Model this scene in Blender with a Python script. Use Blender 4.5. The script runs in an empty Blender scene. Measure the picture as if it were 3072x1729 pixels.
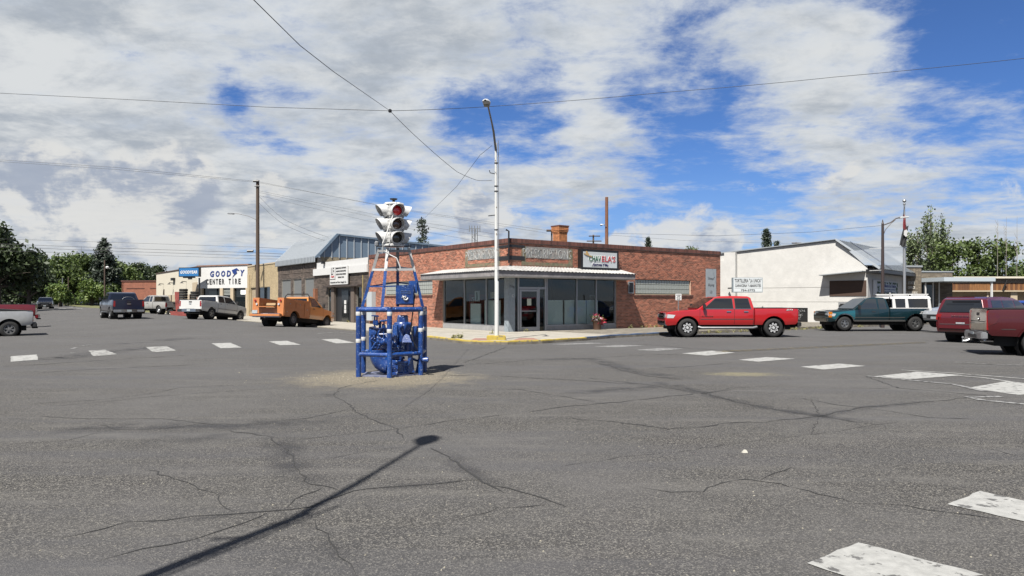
import bpy, bmesh, math, random
import numpy as np
from mathutils import Vector, Matrix
random.seed(7); np.random.seed(7)
R = math.radians
S = bpy.context.scene
COL = S.collection
# ------------------------------------------------------------------ camera, sun, sky
EYE = 1.65; FP = 2150.0; HY = 903.0
cam = bpy.data.objects.new('camera', bpy.data.cameras.new('camera')); COL.objects.link(cam)
cam.location = (0, 0, EYE); cam.rotation_euler = (R(90), 0, 0)
cam.data.sensor_width = 36; cam.data.lens = FP/3072*36; cam.data.shift_y = (HY-864.5)/3072
cam.data.clip_start = .1; cam.data.clip_end = 6000
S.camera = cam
S.view_settings.view_transform = 'Standard'; S.view_settings.look = 'None'
S.view_settings.gamma = 1; S.view_settings.exposure = 1.3; S.view_settings.use_curve_mapping = False
SAZ, SEL = 25, 57
sd = Vector((math.sin(R(SAZ))*math.cos(R(SEL)), math.cos(R(SAZ))*math.cos(R(SEL)), -math.sin(R(SEL))))
sun = bpy.data.objects.new('sun', bpy.data.lights.new('sun', 'SUN')); COL.objects.link(sun)
sun.data.energy = 5.0; sun.data.angle = R(.5); sun.data.color = (1, .955, .88)
sun.rotation_euler = sd.to_track_quat('-Z', 'Y').to_euler(); sun.location = (-10, -20, 30)

def build_world():
    w = bpy.data.worlds.new('World'); S.world = w; w.use_nodes = True
    nt = w.node_tree; N = nt.nodes; L = nt.links; N.clear()
    def n(t, **k):
        o = N.new(t)
        for a, b in k.items(): setattr(o, a, b)
        return o
    def m(op, a, b=None, c=None, clamp=False):
        o = n('ShaderNodeMath', operation=op); o.use_clamp = clamp
        for i, v in enumerate((a, b, c)):
            if v is None: continue
            if isinstance(v, (int, float)): o.inputs[i].default_value = v
            else: L.new(v, o.inputs[i])
        return o.outputs[0]
    def mr(v, a, b, c=0, d=1, sm=True):
        o = n('ShaderNodeMapRange'); o.interpolation_type = 'SMOOTHSTEP' if sm else 'LINEAR'; o.clamp = True
        L.new(v, o.inputs[0])
        for i, x in enumerate((a, b, c, d)): o.inputs[i+1].default_value = x
        return o.outputs[0]
    def mix(f, a, b):
        o = n('ShaderNodeMix', data_type='RGBA')
        if isinstance(f, (int, float)): o.inputs[0].default_value = f
        else: L.new(f, o.inputs[0])
        for v, i in ((a, 6), (b, 7)):
            if isinstance(v, tuple): o.inputs[i].default_value = (*v, 1)
            else: L.new(v, o.inputs[i])
        return o.outputs[2]
    sky = n('ShaderNodeTexSky', sky_type='NISHITA', sun_disc=False)
    sky.sun_elevation = R(SEL); sky.sun_rotation = R(180+SAZ); sky.altitude = 2300
    sky.air_density = 1.0; sky.dust_density = .4; sky.ozone_density = 2.5
    tc = n('ShaderNodeTexCoord'); d = tc.outputs['Generated']
    sx = n('ShaderNodeSeparateXYZ'); L.new(d, sx.inputs[0]); X, Y, Z = sx.outputs
    el = m('MAXIMUM', Z, 0.0)
    den = m('ADD', el, .17)
    pv = n('ShaderNodeCombineXYZ'); L.new(m('DIVIDE', X, den), pv.inputs[0]); L.new(m('DIVIDE', Y, den), pv.inputs[1])
    def noise(vec, sc, det=8, ro=.55, dist=0, off=(0, 0, 0), stretch=(1, 1, 1)):
        mp = n('ShaderNodeMapping'); mp.inputs[1].default_value = off; mp.inputs[3].default_value = stretch; L.new(vec, mp.inputs[0])
        o = n('ShaderNodeTexNoise'); L.new(mp.outputs[0], o.inputs['Vector'])
        o.inputs['Scale'].default_value = sc; o.inputs['Detail'].default_value = det
        o.inputs['Roughness'].default_value = ro; o.inputs['Distortion'].default_value = dist
        return o.outputs[0]
    P = pv.outputs[0]
    n1 = noise(P, .95, 9, .60, .35, (3.1, 1.7, .3), (1, 1.1, 1))
    n2 = noise(P, 3.9, 9, .66, .2, (7, 2, 0), (1, 1.2, 1))
    nw = noise(d, 7, 5, .6, .4)
    wob = m('MULTIPLY', m('SUBTRACT', nw, .5), .10)
    def spot(px, py, rad, soft=1.0):
        v = Vector(((px-1536)/FP, 1, (HY-py)/FP)).normalized()
        dt = n('ShaderNodeVectorMath', operation='DOT_PRODUCT'); L.new(d, dt.inputs[0]); dt.inputs[1].default_value = v
        a = m('ADD', m('ARCCOSINE', dt.outputs['Value']), wob)
        r = rad/FP
        return mr(a, r*.25, r*(1+.35*soft), 1, 0)
    cov = m('ADD', m('MULTIPLY', n1, .54), m('MULTIPLY', n2, .46))
    hole = None
    for px, py, rd, k in ((3020, 60, 380, .15), (2200, 130, 200, .06), (2080, 400, 210, .05), (1540, 345, 190, .12), (1560, 95, 60, .0), (1900, 300, 90, .07), (2330, 620, 200, .07), (1120, 610, 60, .06),
                          (1370, 320, 100, .08), (800, 355, 150, .10), (680, 290, 60, .08), (1190, 590, 110, .12), (2060, 560, 260, .10), (2950, 330, 170, .06)):
        s_ = m('MULTIPLY', spot(px, py, rd), k)
        hole = s_ if hole is None else m('ADD', hole, s_)
    cl = None
    for px, py, rd, k in ((700, 150, 800, .075), (1200, 60, 500, .06), (300, 520, 420, .07), (1750, 380, 260, .05), (2300, 450, 330, .05), (2650, 260, 260, .045), (2850, 480, 300, .06), (2450, 120, 160, .05), (2700, 60, 130, .05), (2960, 290, 120, .07), (2500, 200, 200, .04)):
        s_ = m('MULTIPLY', spot(px, py, rd, 1.5), k)
        cl = s_ if cl is None else m('ADD', cl, s_)
    cv = m('ADD', m('SUBTRACT', cov, hole), cl)
    mask = mr(cv, .405, .575)
    # light and shade inside the cloud sheet
    sh = noise(P, 2.0, 7, .6, .5, (1.2, 9, 4), (1, 1.2, 1))
    sh2 = noise(P, 8.5, 7, .66, .2, (2, 4, 1), (1, 1.2, 1))
    shade = m('ADD', m('MULTIPLY', sh, .65), m('MULTIPLY', sh2, .35))
    shade = mr(shade, .36, .60)
    ccol = mix(shade, (.275, .305, .345), (.475, .49, .50))
    thin = mr(cv, .44, .66)
    ccol = mix(thin, (.40, .44, .50), ccol)
    # heaped cloud low down
    cy = n('ShaderNodeCombineXYZ'); L.new(m('DIVIDE', X, Y), cy.inputs[0]); L.new(m('MULTIPLY', el, 1.7), cy.inputs[1])
    CU = cy.outputs[0]
    n3 = noise(CU, 6.5, 8, .58, .25, (4.4, 2.1, 0))
    n3b = noise(CU, 6.5, 8, .58, .25, (4.4, 2.1+.055, 0))
    band = m('MULTIPLY', mr(el, .02, .06), mr(el, .13, .20, 1, 0))
    cum = mr(m('ADD', n3, m('MULTIPLY', band, .10)), .64, .72)
    for px, py, rd in ((2030, 735, 120), (2160, 720, 110), (1430, 660, 110), (480, 610, 230), (150, 580, 170)):
        cum = m('MAXIMUM', cum, m('MULTIPLY', mr(m('ADD', spot(px, py, rd, .6), m('MULTIPLY', m('SUBTRACT', n3, .5), 1.8)), .45, .72), 1))
    cum = m('MULTIPLY', cum, mr(el, .20, .24, 1, 0))
    lit = mr(m('ADD', m('MULTIPLY', m('SUBTRACT', n3, n3b), 3.2), m('MULTIPLY', sh2, .7)), .10, .55)
    cucol = mix(lit, (.24, .275, .345), (.50, .50, .49))
    skyc = n('ShaderNodeVectorMath', operation='MULTIPLY'); L.new(sky.outputs[0], skyc.inputs[0]); skyc.inputs[1].default_value = (.040, .057, .083)
    hz = mr(el, .0, .22, 1, 0)
    sk = mix(m('MULTIPLY', hz, .55), skyc.outputs[0], (.20, .29, .43))
    c = mix(mask, sk, ccol)
    c = mix(m('MULTIPLY', cum, .85), c, cucol)
    lowh = mr(el, -.02, .07, .6, 0)
    c = mix(lowh, c, (.33, .37, .42))
    bg = n('ShaderNodeBackground'); L.new(c, bg.inputs[0]); bg.inputs[1].default_value = .60
    out = n('ShaderNodeOutputWorld'); L.new(bg.outputs[0], out.inputs[0])
build_world()

# ------------------------------------------------------------------ coordinates
U = Vector((-.588, .809, 0)); V = Vector((.809, .588, 0)); C0 = Vector((-.13, 35.1, 0))
class Frame:
    def __init__(s, o, u, v): s.o, s.u, s.v = Vector(o), Vector(u).normalized(), Vector(v).normalized()
    def pt(s, a, b, z=0): return s.o+s.u*a+s.v*b+Vector((0, 0, z))
    def inv(s, x, y):
        r = Vector((x, y, 0))-s.o
        return r.dot(s.u), r.dot(s.v)
F1 = Frame(C0, U, V)
def sm(a, b, x):
    t = min(1, max(0, (x-a)/(b-a))); return t*t*(3-2*t)
def gh(x, y):
    s, t = F1.inv(x, y)
    cr = sm(3.8, 8, -t)*(1-sm(13, 19, -t))
    h = sm(3, 13, s)*cr*.24 + sm(20, 36, s)*cr*.10
    h += min(.85, .0042*max(0, s-35))*sm(-120, -40, -abs(t+10)+0)
    return h
def G(px, py, z=0):
    y = (EYE-z)*FP/(py-HY); return Vector(((px-1536)/FP*y, y, z))
def GG(px, py):
    z = 0
    for _ in range(6):
        p = G(px, py, z); z = gh(p.x, p.y)
    p.z = z; return p
def at(px, Y, py=None):
    return Vector(((px-1536)/FP*Y, Y, 0 if py is None else EYE+(HY-py)/FP*Y))

# ------------------------------------------------------------------ materials
MATS = {}
def pm(name, col, rough=.6, metal=0, var=0, vscale=3, bump=0, bscale=40, coat=0, spec=.5, emis=None, col2=None, thresh=None, island=0, objrand=0, trans=0, dirt=0, stretch=None):
    if name in MATS: return MATS[name]
    col = tuple(.60*c for c in col); col2 = tuple(.60*c for c in col2) if col2 is not None else None
    m = bpy.data.materials.new(name); m.use_nodes = True; MATS[name] = m
    nt = m.node_tree; N, L = nt.nodes, nt.links; b = N['Principled BSDF']
    b.inputs['Base Color'].default_value = (*col, 1); b.inputs['Roughness'].default_value = rough
    b.inputs['Metallic'].default_value = metal; b.inputs['Coat Weight'].default_value = coat
    b.inputs['Coat Roughness'].default_value = .05
    b.inputs['Specular IOR Level'].default_value = spec
    if trans: b.inputs['Transmission Weight'].default_value = trans
    if emis: b.inputs['Emission Color'].default_value = (*emis[:3], 1); b.inputs['Emission Strength'].default_value = emis[3]
    geo = N.new('ShaderNodeNewGeometry'); vec = geo.outputs['Position']
    if stretch:
        mp = N.new('ShaderNodeMapping'); L.new(vec, mp.inputs[0]); mp.inputs[3].default_value = stretch; vec = mp.outputs[0]
    def noise(sc, det=4, ro=.6):
        o = N.new('ShaderNodeTexNoise'); L.new(vec, o.inputs['Vector']); o.inputs['Scale'].default_value = sc
        o.inputs['Detail'].default_value = det; o.inputs['Roughness'].default_value = ro; return o.outputs[0]
    cur = None
    def setc(c, f):
        nonlocal cur
        x = N.new('ShaderNodeMix'); x.data_type = 'RGBA'; L.new(f, x.inputs[0])
        if cur is None: x.inputs[6].default_value = (*col, 1)
        else: L.new(cur, x.inputs[6])
        x.inputs[7].default_value = (*c, 1); cur = x.outputs[2]
    def rng(v, a, b_, lo=0, hi=1):
        o = N.new('ShaderNodeMapRange'); L.new(v, o.inputs[0])
        for i, k in enumerate((a, b_, lo, hi)): o.inputs[i+1].default_value = k
        return o.outputs[0]
    if col2 is not None:
        if thresh is not None: setc(col2, rng(noise(vscale, 5, .65), thresh, thresh+.04))
        else: setc(col2, rng(noise(vscale), .35, .65))
    def mul(v, lo, hi, a=0, b_=1):
        nonlocal cur
        f = rng(v, a, b_, lo, hi)
        x = N.new('ShaderNodeVectorMath'); x.operation = 'SCALE'
        if cur is None: x.inputs[0].default_value = col
        else: L.new(cur, x.inputs[0])
        L.new(f, x.inputs[3]); cur = x.outputs[0]
    if var: mul(noise(vscale*1.7, 6, .65), 1-var, 1+var, .3, .7)
    if dirt: setc(tuple(.6*c+.04 for c in col), rng(noise(.6, 6, .7), .5, .75, 0, dirt))
    if island: mul(geo.outputs['Random Per Island'], 1-island, 1+island)
    if objrand:
        oi = N.new('ShaderNodeObjectInfo'); mul(oi.outputs['Random'], 1-objrand, 1+objrand)
    if cur is not None: L.new(cur, b.inputs['Base Color'])
    if bump:
        bp = N.new('ShaderNodeBump'); bp.inputs['Strength'].default_value = bump; bp.inputs['Distance'].default_value = .02
        L.new(noise(bscale, 4, .6), bp.inputs['Height']); L.new(bp.outputs[0], b.inputs['Normal'])
    return m

# ------------------------------------------------------------------ mesh builder, things
class Thing:
    def __init__(s, name, label, cat, loc, group=None, rot=(0, 0, 0), mesh=None, mat=None, local=False):
        s.loc = Vector(loc); s.local = local
        s.o = bpy.data.objects.new(name, mesh)
        COL.objects.link(s.o); s.o.location = loc; s.o.rotation_euler = rot
        s.o['label'] = label; s.o['category'] = cat
        if group: s.o['group'] = group
class MB:
    def __init__(s): s.v = []; s.f = []
    def quad(s, *p):
        i = len(s.v); s.v += [tuple(q) for q in p]; s.f.append(tuple(range(i, i+len(p)))); return s
    def hexa(s, p):   # 8 points: bottom 4 ccw, top 4 ccw
        i = len(s.v); s.v += [tuple(q) for q in p]
        for f in ((3, 2, 1, 0), (4, 5, 6, 7), (0, 1, 5, 4), (1, 2, 6, 5), (2, 3, 7, 6), (3, 0, 4, 7)):
            s.f.append(tuple(i+k for k in f))
        return s
    def box(s, x0, x1, y0, y1, z0, z1):
        if x0 > x1: x0, x1 = x1, x0
        if y0 > y1: y0, y1 = y1, y0
        if z0 > z1: z0, z1 = z1, z0
        return s.hexa([(x0, y0, z0), (x1, y0, z0), (x1, y1, z0), (x0, y1, z0), (x0, y0, z1), (x1, y0, z1), (x1, y1, z1), (x0, y1, z1)])
    def fbox(s, F, a0, a1, b0, b1, z0, z1, dz=None):
        if a0 > a1: a0, a1 = a1, a0
        if b0 > b1: b0, b1 = b1, b0
        c = [(a0, b0), (a1, b0), (a1, b1), (a0, b1)]
        if F.u.x*F.v.y-F.u.y*F.v.x < 0: c = [c[0], c[3], c[2], c[1]]
        return s.hexa([F.pt(a, b, z0) for a, b in c]+[F.pt(a, b, z1) for a, b in c])
    def prism(s, pts, d):     # planar polygon (world pts) pushed along vector d
        i = len(s.v); n = len(pts); d = Vector(d)
        s.v += [tuple(p) for p in pts]+[tuple(Vector(p)+d) for p in pts]
        s.f.append(tuple(range(i+n-1, i-1, -1))); s.f.append(tuple(range(i+n, i+2*n)))
        for k in range(n):
            j = (k+1) % n; s.f.append((i+k, i+j, i+n+j, i+n+k))
        return s
    def tube(s, pts, r, n=8, cap=True):
        pts = [Vector(p) for p in pts]
        if not isinstance(r, (list, tuple)): r = [r]*len(pts)
        base = len(s.v); up = None
        for k, p in enumerate(pts):
            d = (pts[min(k+1, len(pts)-1)]-pts[max(k-1, 0)]).normalized()
            if up is None: up = Vector((0, 0, 1)) if abs(d.z) < .9 else Vector((1, 0, 0))
            a = d.cross(up)
            if a.length < 1e-4: a = d.cross(Vector((0, 1, 0)))
            a.normalize(); b = d.cross(a).normalized(); up = -b if False else up
            for j in range(n):
                t = 2*math.pi*j/n; s.v.append(tuple(p+(a*math.cos(t)+b*math.sin(t))*r[k]))
        for k in range(len(pts)-1):
            for j in range(n):
                q = (j+1) % n; o = base+k*n
                s.f.append((o+j, o+q, o+n+q, o+n+j))
        if cap:
            s.f.append(tuple(base+j for j in range(n-1, -1, -1))); s.f.append(tuple(base+(len(pts)-1)*n+j for j in range(n)))
        return s
    def lathe(s, prof, c=(0, 0, 0), ax='z', n=16, cap=False):   # prof: (r, h)
        base = len(s.v); c = Vector(c)
        for r, h in prof:
            for j in range(n):
                t = 2*math.pi*j/n; a, b = r*math.cos(t), r*math.sin(t)
                q = {'z': (a, b, h), 'y': (b, h, a), 'x': (h, a, b)}[ax]
                s.v.append(tuple(c+Vector(q)))
        for k in range(len(prof)-1):
            for j in range(n):
                q = (j+1) % n; o = base+k*n
                s.f.append((o+j, o+q, o+n+q, o+n+j))
        if cap:
            s.f.append(tuple(base+j for j in range(n-1, -1, -1))); s.f.append(tuple(base+(len(prof)-1)*n+j for j in range(n)))
        return s
    def mesh(s, name, mat, off=(0, 0, 0), smooth=False, bevel=0, ang=40, normals=True):
        me = bpy.data.meshes.new(name); o = Vector(off)
        me.from_pydata([tuple(Vector(p)-o) for p in s.v] if o.length else s.v, [], s.f)
        if bevel or normals:
            bm = bmesh.new(); bm.from_mesh(me)
            if normals: bmesh.ops.recalc_face_normals(bm, faces=bm.faces)
            if bevel: bmesh.ops.bevel(bm, geom=bm.edges[:]+bm.verts[:], offset=bevel, segments=2, affect='EDGES', clamp_overlap=True)
            bm.to_mesh(me); bm.free()
        if smooth:
            me.polygons.foreach_set('use_smooth', [True]*len(me.polygons)); me.set_sharp_from_angle(angle=R(ang))
        if mat: me.materials.append(mat)
        return me
    def build(s, name, mat, T=None, parent=None, kind=None, **k):
        off = T.loc if (T is not None and not T.local) else Vector((0, 0, 0))
        o = bpy.data.objects.new(name, s.mesh(name, mat, off, **k)); COL.objects.link(o)
        if parent is not None: o.parent = parent
        elif T is not None: o.parent = T.o
        if kind: o['kind'] = kind
        return o
def single(name, mb, mat, label, cat, loc=None, group=None, **k):   # a thing that is one mesh
    loc = Vector(loc) if loc is not None else Vector(mb.v[0])
    me = mb.mesh(name, mat, loc, **k)
    return Thing(name, label, cat, loc, group, mesh=me)
def struct(name, mb, mat, parent=None, **k):
    return mb.build(name, mat, parent=parent, kind='structure', **k)

def text_mesh(body, w, h, off=0.0, shear=0, depth=.006, spacing=1):
    cu = bpy.data.curves.new('t', 'FONT'); cu.body = body; cu.size = 1; cu.offset = off; cu.shear = shear
    cu.extrude = depth; cu.resolution_u = 2; cu.space_character = spacing; cu.align_x = 'CENTER'
    o = bpy.data.objects.new('t', cu); COL.objects.link(o)
    dg = bpy.context.evaluated_depsgraph_get(); dg.update()
    me = bpy.data.meshes.new_from_object(o.evaluated_get(dg))
    bpy.data.objects.remove(o); bpy.data.curves.remove(cu)
    c = np.empty(len(me.vertices)*3); me.vertices.foreach_get('co', c); c = c.reshape(-1, 3)
    lo, hi = c.min(0), c.max(0)
    c[:, 0] = (c[:, 0]-(lo[0]+hi[0])/2)*(w/(hi[0]-lo[0])); c[:, 1] = (c[:, 1]-(lo[1]+hi[1])/2)*(h/(hi[1]-lo[1]))
    me.vertices.foreach_set('co', c.ravel()); me.materials.clear(); me.update()
    return me
def put_text(T, body, ctr, r, w, h, mat, name='lettering', up=(0, 0, 1), out=.004, parent=None, **k):
    r = Vector(r).normalized(); up = Vector(up).normalized(); nrm = r.cross(up)
    me = text_mesh(body, w, h, **k); me.name = name
    c = Vector(ctr)+nrm*out
    if not T.local: c = c-T.loc
    M = Matrix(((r.x, up.x, nrm.x, c.x), (r.y, up.y, nrm.y, c.y), (r.z, up.z, nrm.z, c.z), (0, 0, 0, 1)))
    me.transform(M); me.materials.append(mat)
    o = bpy.data.objects.new(name, me); COL.objects.link(o); o.parent = parent or T.o
    return o
# ------------------------------------------------------------------ ground
def asphalt():
    m = bpy.data.materials.new('asphalt'); m.use_nodes = True
    nt = m.node_tree; N, L = nt.nodes, nt.links; b = N['Principled BSDF']; b.inputs['Roughness'].default_value = .93
    b.inputs['Specular IOR Level'].default_value = .22
    g = N.new('ShaderNodeNewGeometry'); P = g.outputs['Position']
    def noise(sc, det=3, ro=.6, st=None, off=None):
        v = P
        if st:
            mp = N.new('ShaderNodeMapping'); L.new(P, mp.inputs[0]); mp.inputs[3].default_value = st
            if off: mp.inputs[2].default_value = off
            v = mp.outputs[0]
        o = N.new('ShaderNodeTexNoise'); L.new(v, o.inputs['Vector']); o.inputs['Scale'].default_value = sc
        o.inputs['Detail'].default_value = det; o.inputs['Roughness'].default_value = ro; return o.outputs[0]
    def rng(v, a, b_, lo=0, hi=1, s=False):
        o = N.new('ShaderNodeMapRange'); L.new(v, o.inputs[0])
        if s: o.interpolation_type = 'SMOOTHSTEP'
        for i, k in enumerate((a, b_, lo, hi)): o.inputs[i+1].default_value = k
        return o.outputs[0]
    def mt(op, a, b_):
        o = N.new('ShaderNodeMath'); o.operation = op
        for i, v in enumerate((a, b_)):
            if isinstance(v, (int, float)): o.inputs[i].default_value = v
            else: L.new(v, o.inputs[i])
        return o.outputs[0]
    def mix(f, a, c):
        x = N.new('ShaderNodeMix'); x.data_type = 'RGBA'
        if isinstance(f, (int, float)): x.inputs[0].default_value = f
        else: L.new(f, x.inputs[0])
        for v, i in ((a, 6), (c, 7)):
            if isinstance(v, tuple): x.inputs[i].default_value = (*v, 1)
            else: L.new(v, x.inputs[i])
        return x.outputs[2]
    vo = N.new('ShaderNodeTexVoronoi'); L.new(P, vo.inputs['Vector']); vo.inputs['Scale'].default_value = 105
    sep = N.new('ShaderNodeSeparateColor'); L.new(vo.outputs['Color'], sep.inputs[0])
    stone = rng(sep.outputs[0], .55, 1, 0, 1)
    fine = noise(120, 3, .7)
    base = mix(stone, (.027, .026, .025), (.175, .166, .150))
    pale = mt('MULTIPLY', rng(sep.outputs[1], .965, .975), rng(noise(30, 2), .4, .6))
    base = mix(pale, base, (0.3010, 0.2809, 0.2307))
    base = mix(rng(fine, .3, .7, .55, 0), base, (0.0261, 0.0251, 0.0251))
    # broad wear, polished wheel tracks and faint scuffs
    base = mix(rng(noise(.22, 6, .65), .42, .62, 0, .6), base, (0.0722, 0.0702, 0.0692))
    tr = noise(1.0, 5, .62, (.09, .9, 1), (0, 0, R(20)))
    base = mix(rng(tr, .48, .72, 0, .75), base, (0.0532, 0.0532, 0.0572))
    tr2 = noise(1.0, 6, .62, (.5, 2.2, 1), (0, 0, R(-24)))
    base = mix(rng(tr2, .52, .72, 0, .5), base, (0.0942, 0.0903, 0.0842))
    sx = N.new('ShaderNodeSeparateXYZ'); L.new(P, sx.inputs[0])
    # far surface looks evener and paler as grains melt together
    far = rng(sx.outputs[1], 9, 26, 0, .45)
    base = mix(far, base, (0.066, 0.065, 0.066))
    # loose tan gravel shed round the engine stand
    dx = mt('MULTIPLY', mt('SUBTRACT', sx.outputs[0], PUMP[0]-.15), .40); dy = mt('MULTIPLY', mt('SUBTRACT', sx.outputs[1], PUMP[1]-.65), .42)
    dd = mt('ADD', mt('POWER', mt('ADD', mt('MULTIPLY', dx, dx), mt('MULTIPLY', dy, dy)), .5), mt('MULTIPLY', mt('SUBTRACT', noise(2.2, 6, .72), .5), 1.1))
    gm = mt('MULTIPLY', rng(dd, .40, 1.0, 1, 0, True), rng(noise(30, 5, .75), .38, .56, .0, 1))
    base = mix(gm, base, mix(rng(sep.outputs[2], 0, 1), (.075, .064, .045), (.23, .20, .145)))
    dx = mt('MULTIPLY', mt('SUBTRACT', sx.outputs[0], G(2225, 1123).x), .55); dy = mt('SUBTRACT', sx.outputs[1], G(2225, 1123).y)
    d2 = mt('ADD', mt('POWER', mt('ADD', mt('MULTIPLY', dx, dx), mt('MULTIPLY', dy, dy)), .5), mt('MULTIPLY', mt('SUBTRACT', noise(3.5, 6, .72), .5), 1.0))
    g2 = mt('MULTIPLY', rng(d2, .1, .62, 1, 0, True), rng(noise(40, 4, .7), .42, .6))
    base = mix(g2, base, (.18, .16, .09))
    L.new(base, b.inputs['Base Color'])
    bp = N.new('ShaderNodeBump'); bp.inputs['Strength'].default_value = .55; bp.inputs['Distance'].default_value = .012
    L.new(mt('ADD', vo.outputs['Distance'], mt('MULTIPLY', fine, .6)), bp.inputs['Height']); L.new(bp.outputs[0], b.inputs['Normal'])
    return m
PUMP = (-2.62, 16.05)
xs = sorted(set([-3000, -1500, -800, -400, -260]+list(np.arange(-200, 130, 2.5))+[160, 260, 400, 800, 1500, 3000]))
ys = sorted(set([-3000, -1500, -600, -200, -100]+list(np.arange(-60, 260, 2.5))+[300, 400, 600, 1000, 1800, 4000]))
g = MB(); nx = len(xs)
g.v = [(float(x), float(y), gh(x, y)) for y in ys for x in xs]
g.f = [(j*nx+i, j*nx+i+1, (j+1)*nx+i+1, (j+1)*nx+i) for j in range(len(ys)-1) for i in range(nx-1)]
struct('road', g, asphalt(), normals=False, smooth=True)

def sheet(poly, dz, F=None, n=1):      # flat polygon laid on the road; poly of world xy Vectors
    mb = MB(); mb.quad(*[(p.x, p.y, gh(p.x, p.y)+dz) for p in poly]); return mb
WHITE = pm('road_paint', (.34, .34, .325), .8, var=.2, vscale=6, col2=(.10, .098, .095), bump=.2, bscale=60, thresh=.57)
WHITE3 = pm('road_paint_patchy', (.34, .34, .325), .85, var=.25, vscale=5, col2=(.11, .108, .10), thresh=.50)
WHITE2 = pm('road_paint_worn', (.25, .25, .245), .85, var=.2, vscale=9, col2=(.085, .083, .08), thresh=.50)
YEL = pm('yellow_paint_worn', (.20, .16, .06), .85, var=.3, vscale=5, col2=(.07, .066, .062), thresh=.47)
def z_(fx, fy, ox, oy): return lambda a, b: (ox+a/fx, oy+b/fy)
z4 = z_(4.6, 4.6, 0, 860); z5 = z_(2.105, 2.105, 2100, 1040); zd = z_(.8386, .8386, 0, 0); z7 = z_(3.22, 3.22, 1400, 940)
stripes = [([z4(150, 965), z4(148, 1040), z4(524, 1012), z4(512, 940)], WHITE), ([z4(1224, 888), z4(1288, 962), z4(1620, 938), z4(1448, 875)], WHITE3),
 ([z4(2008, 838), z4(2115, 908), z4(2435, 888), z4(2300, 825)], WHITE3), ([zd(532, 864.5), zd(556, 877), zd(608, 875), zd(580, 863)], WHITE),
 ([zd(676, 859.5), zd(704, 869), zd(757, 868), zd(722, 858)], WHITE), ([zd(808, 854.5), zd(846, 864.5), zd(892, 863), zd(848, 853)], WHITE),
 ([z7(800, 301), z7(960, 306), z7(1370, 292), z7(1200, 287)], WHITE2), ([z7(1225, 324), z7(1440, 331), z7(1720, 315), z7(1480, 308)], WHITE2),
 ([z7(1625, 357), z7(1840, 366), z7(2095, 345), z7(1870, 338)], WHITE2), ([zd(1715, 890), zd(1778, 895.5), zd(1850, 888), zd(1790, 883)], WHITE),
 ([z5(240, 85), z5(370, 97), z5(600, 78), z5(420, 68)], WHITE), ([z5(635, 129), z5(780, 147), z5(1045, 124), z5(880, 109)], WHITE),
 ([z5(1105, 190), z5(1330, 208), z5(1660, 182), z5(1370, 160)], WHITE), ([z5(1695, 262), z5(2010, 308), z5(2400, 272), z5(1940, 220)], WHITE),
 ([z5(1563, 1000), z5(2150, 1132), z5(2400, 1060), z5(1775, 917)], WHITE), ([z5(680, 1375), z5(1180, 1540), z5(1800, 1450), z5(1000, 1240)], WHITE)]
for k, (q, m) in enumerate(stripes):
    P = [GG(*p) for p in q]
    # ragged outline
    pts = []
    for i in range(4):
        a, b = P[i], P[(i+1) % 4]; nseg = max(2, int((b-a).length/.12))
        for j in range(nseg):
            p = a.lerp(b, j/nseg); e = .012
            pts.append(p+Vector((random.uniform(-e, e), random.uniform(-e, e), 0)))
    struct('crosswalk_stripe', sheet(pts, .006), m)
def ribbon(pts, w, dz, jit=0, sub=1, taper=True):
    P = []
    for a, b in zip(pts[:-1], pts[1:]):
        n = max(1, int((b-a).length/sub))
        P += [a.lerp(b, i/n) for i in range(n)]
    P.append(pts[-1])
    if jit: P = [p+Vector((random.uniform(-jit, jit), random.uniform(-jit, jit), 0)) for p in P]
    mb = MB(); n = len(P); prev = None
    for i, p in enumerate(P):
        d = (P[min(i+1, n-1)]-P[max(0, i-1)]).normalized(); q = Vector((-d.y, d.x, 0))
        k = w*(random.uniform(.25, 1.6) if jit else 1)
        if taper and (i == 0 or i == n-1): k *= .2
        a, b = p+q*k/2, p-q*k/2
        mb.v += [(a.x, a.y, gh(a.x, a.y)+dz), (b.x, b.y, gh(b.x, b.y)+dz)]
        if i: mb.f.append((2*i-2, 2*i-1, 2*i+1, 2*i))
    return mb
z6 = z_(2.0842, 2.0842, 300, 1140)
CR = pm('crack_dark', (.020, .0195, .019), .9)
CR2 = pm('crack_sealer', (.030, .030, .031), .9, var=.35, vscale=4)
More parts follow.
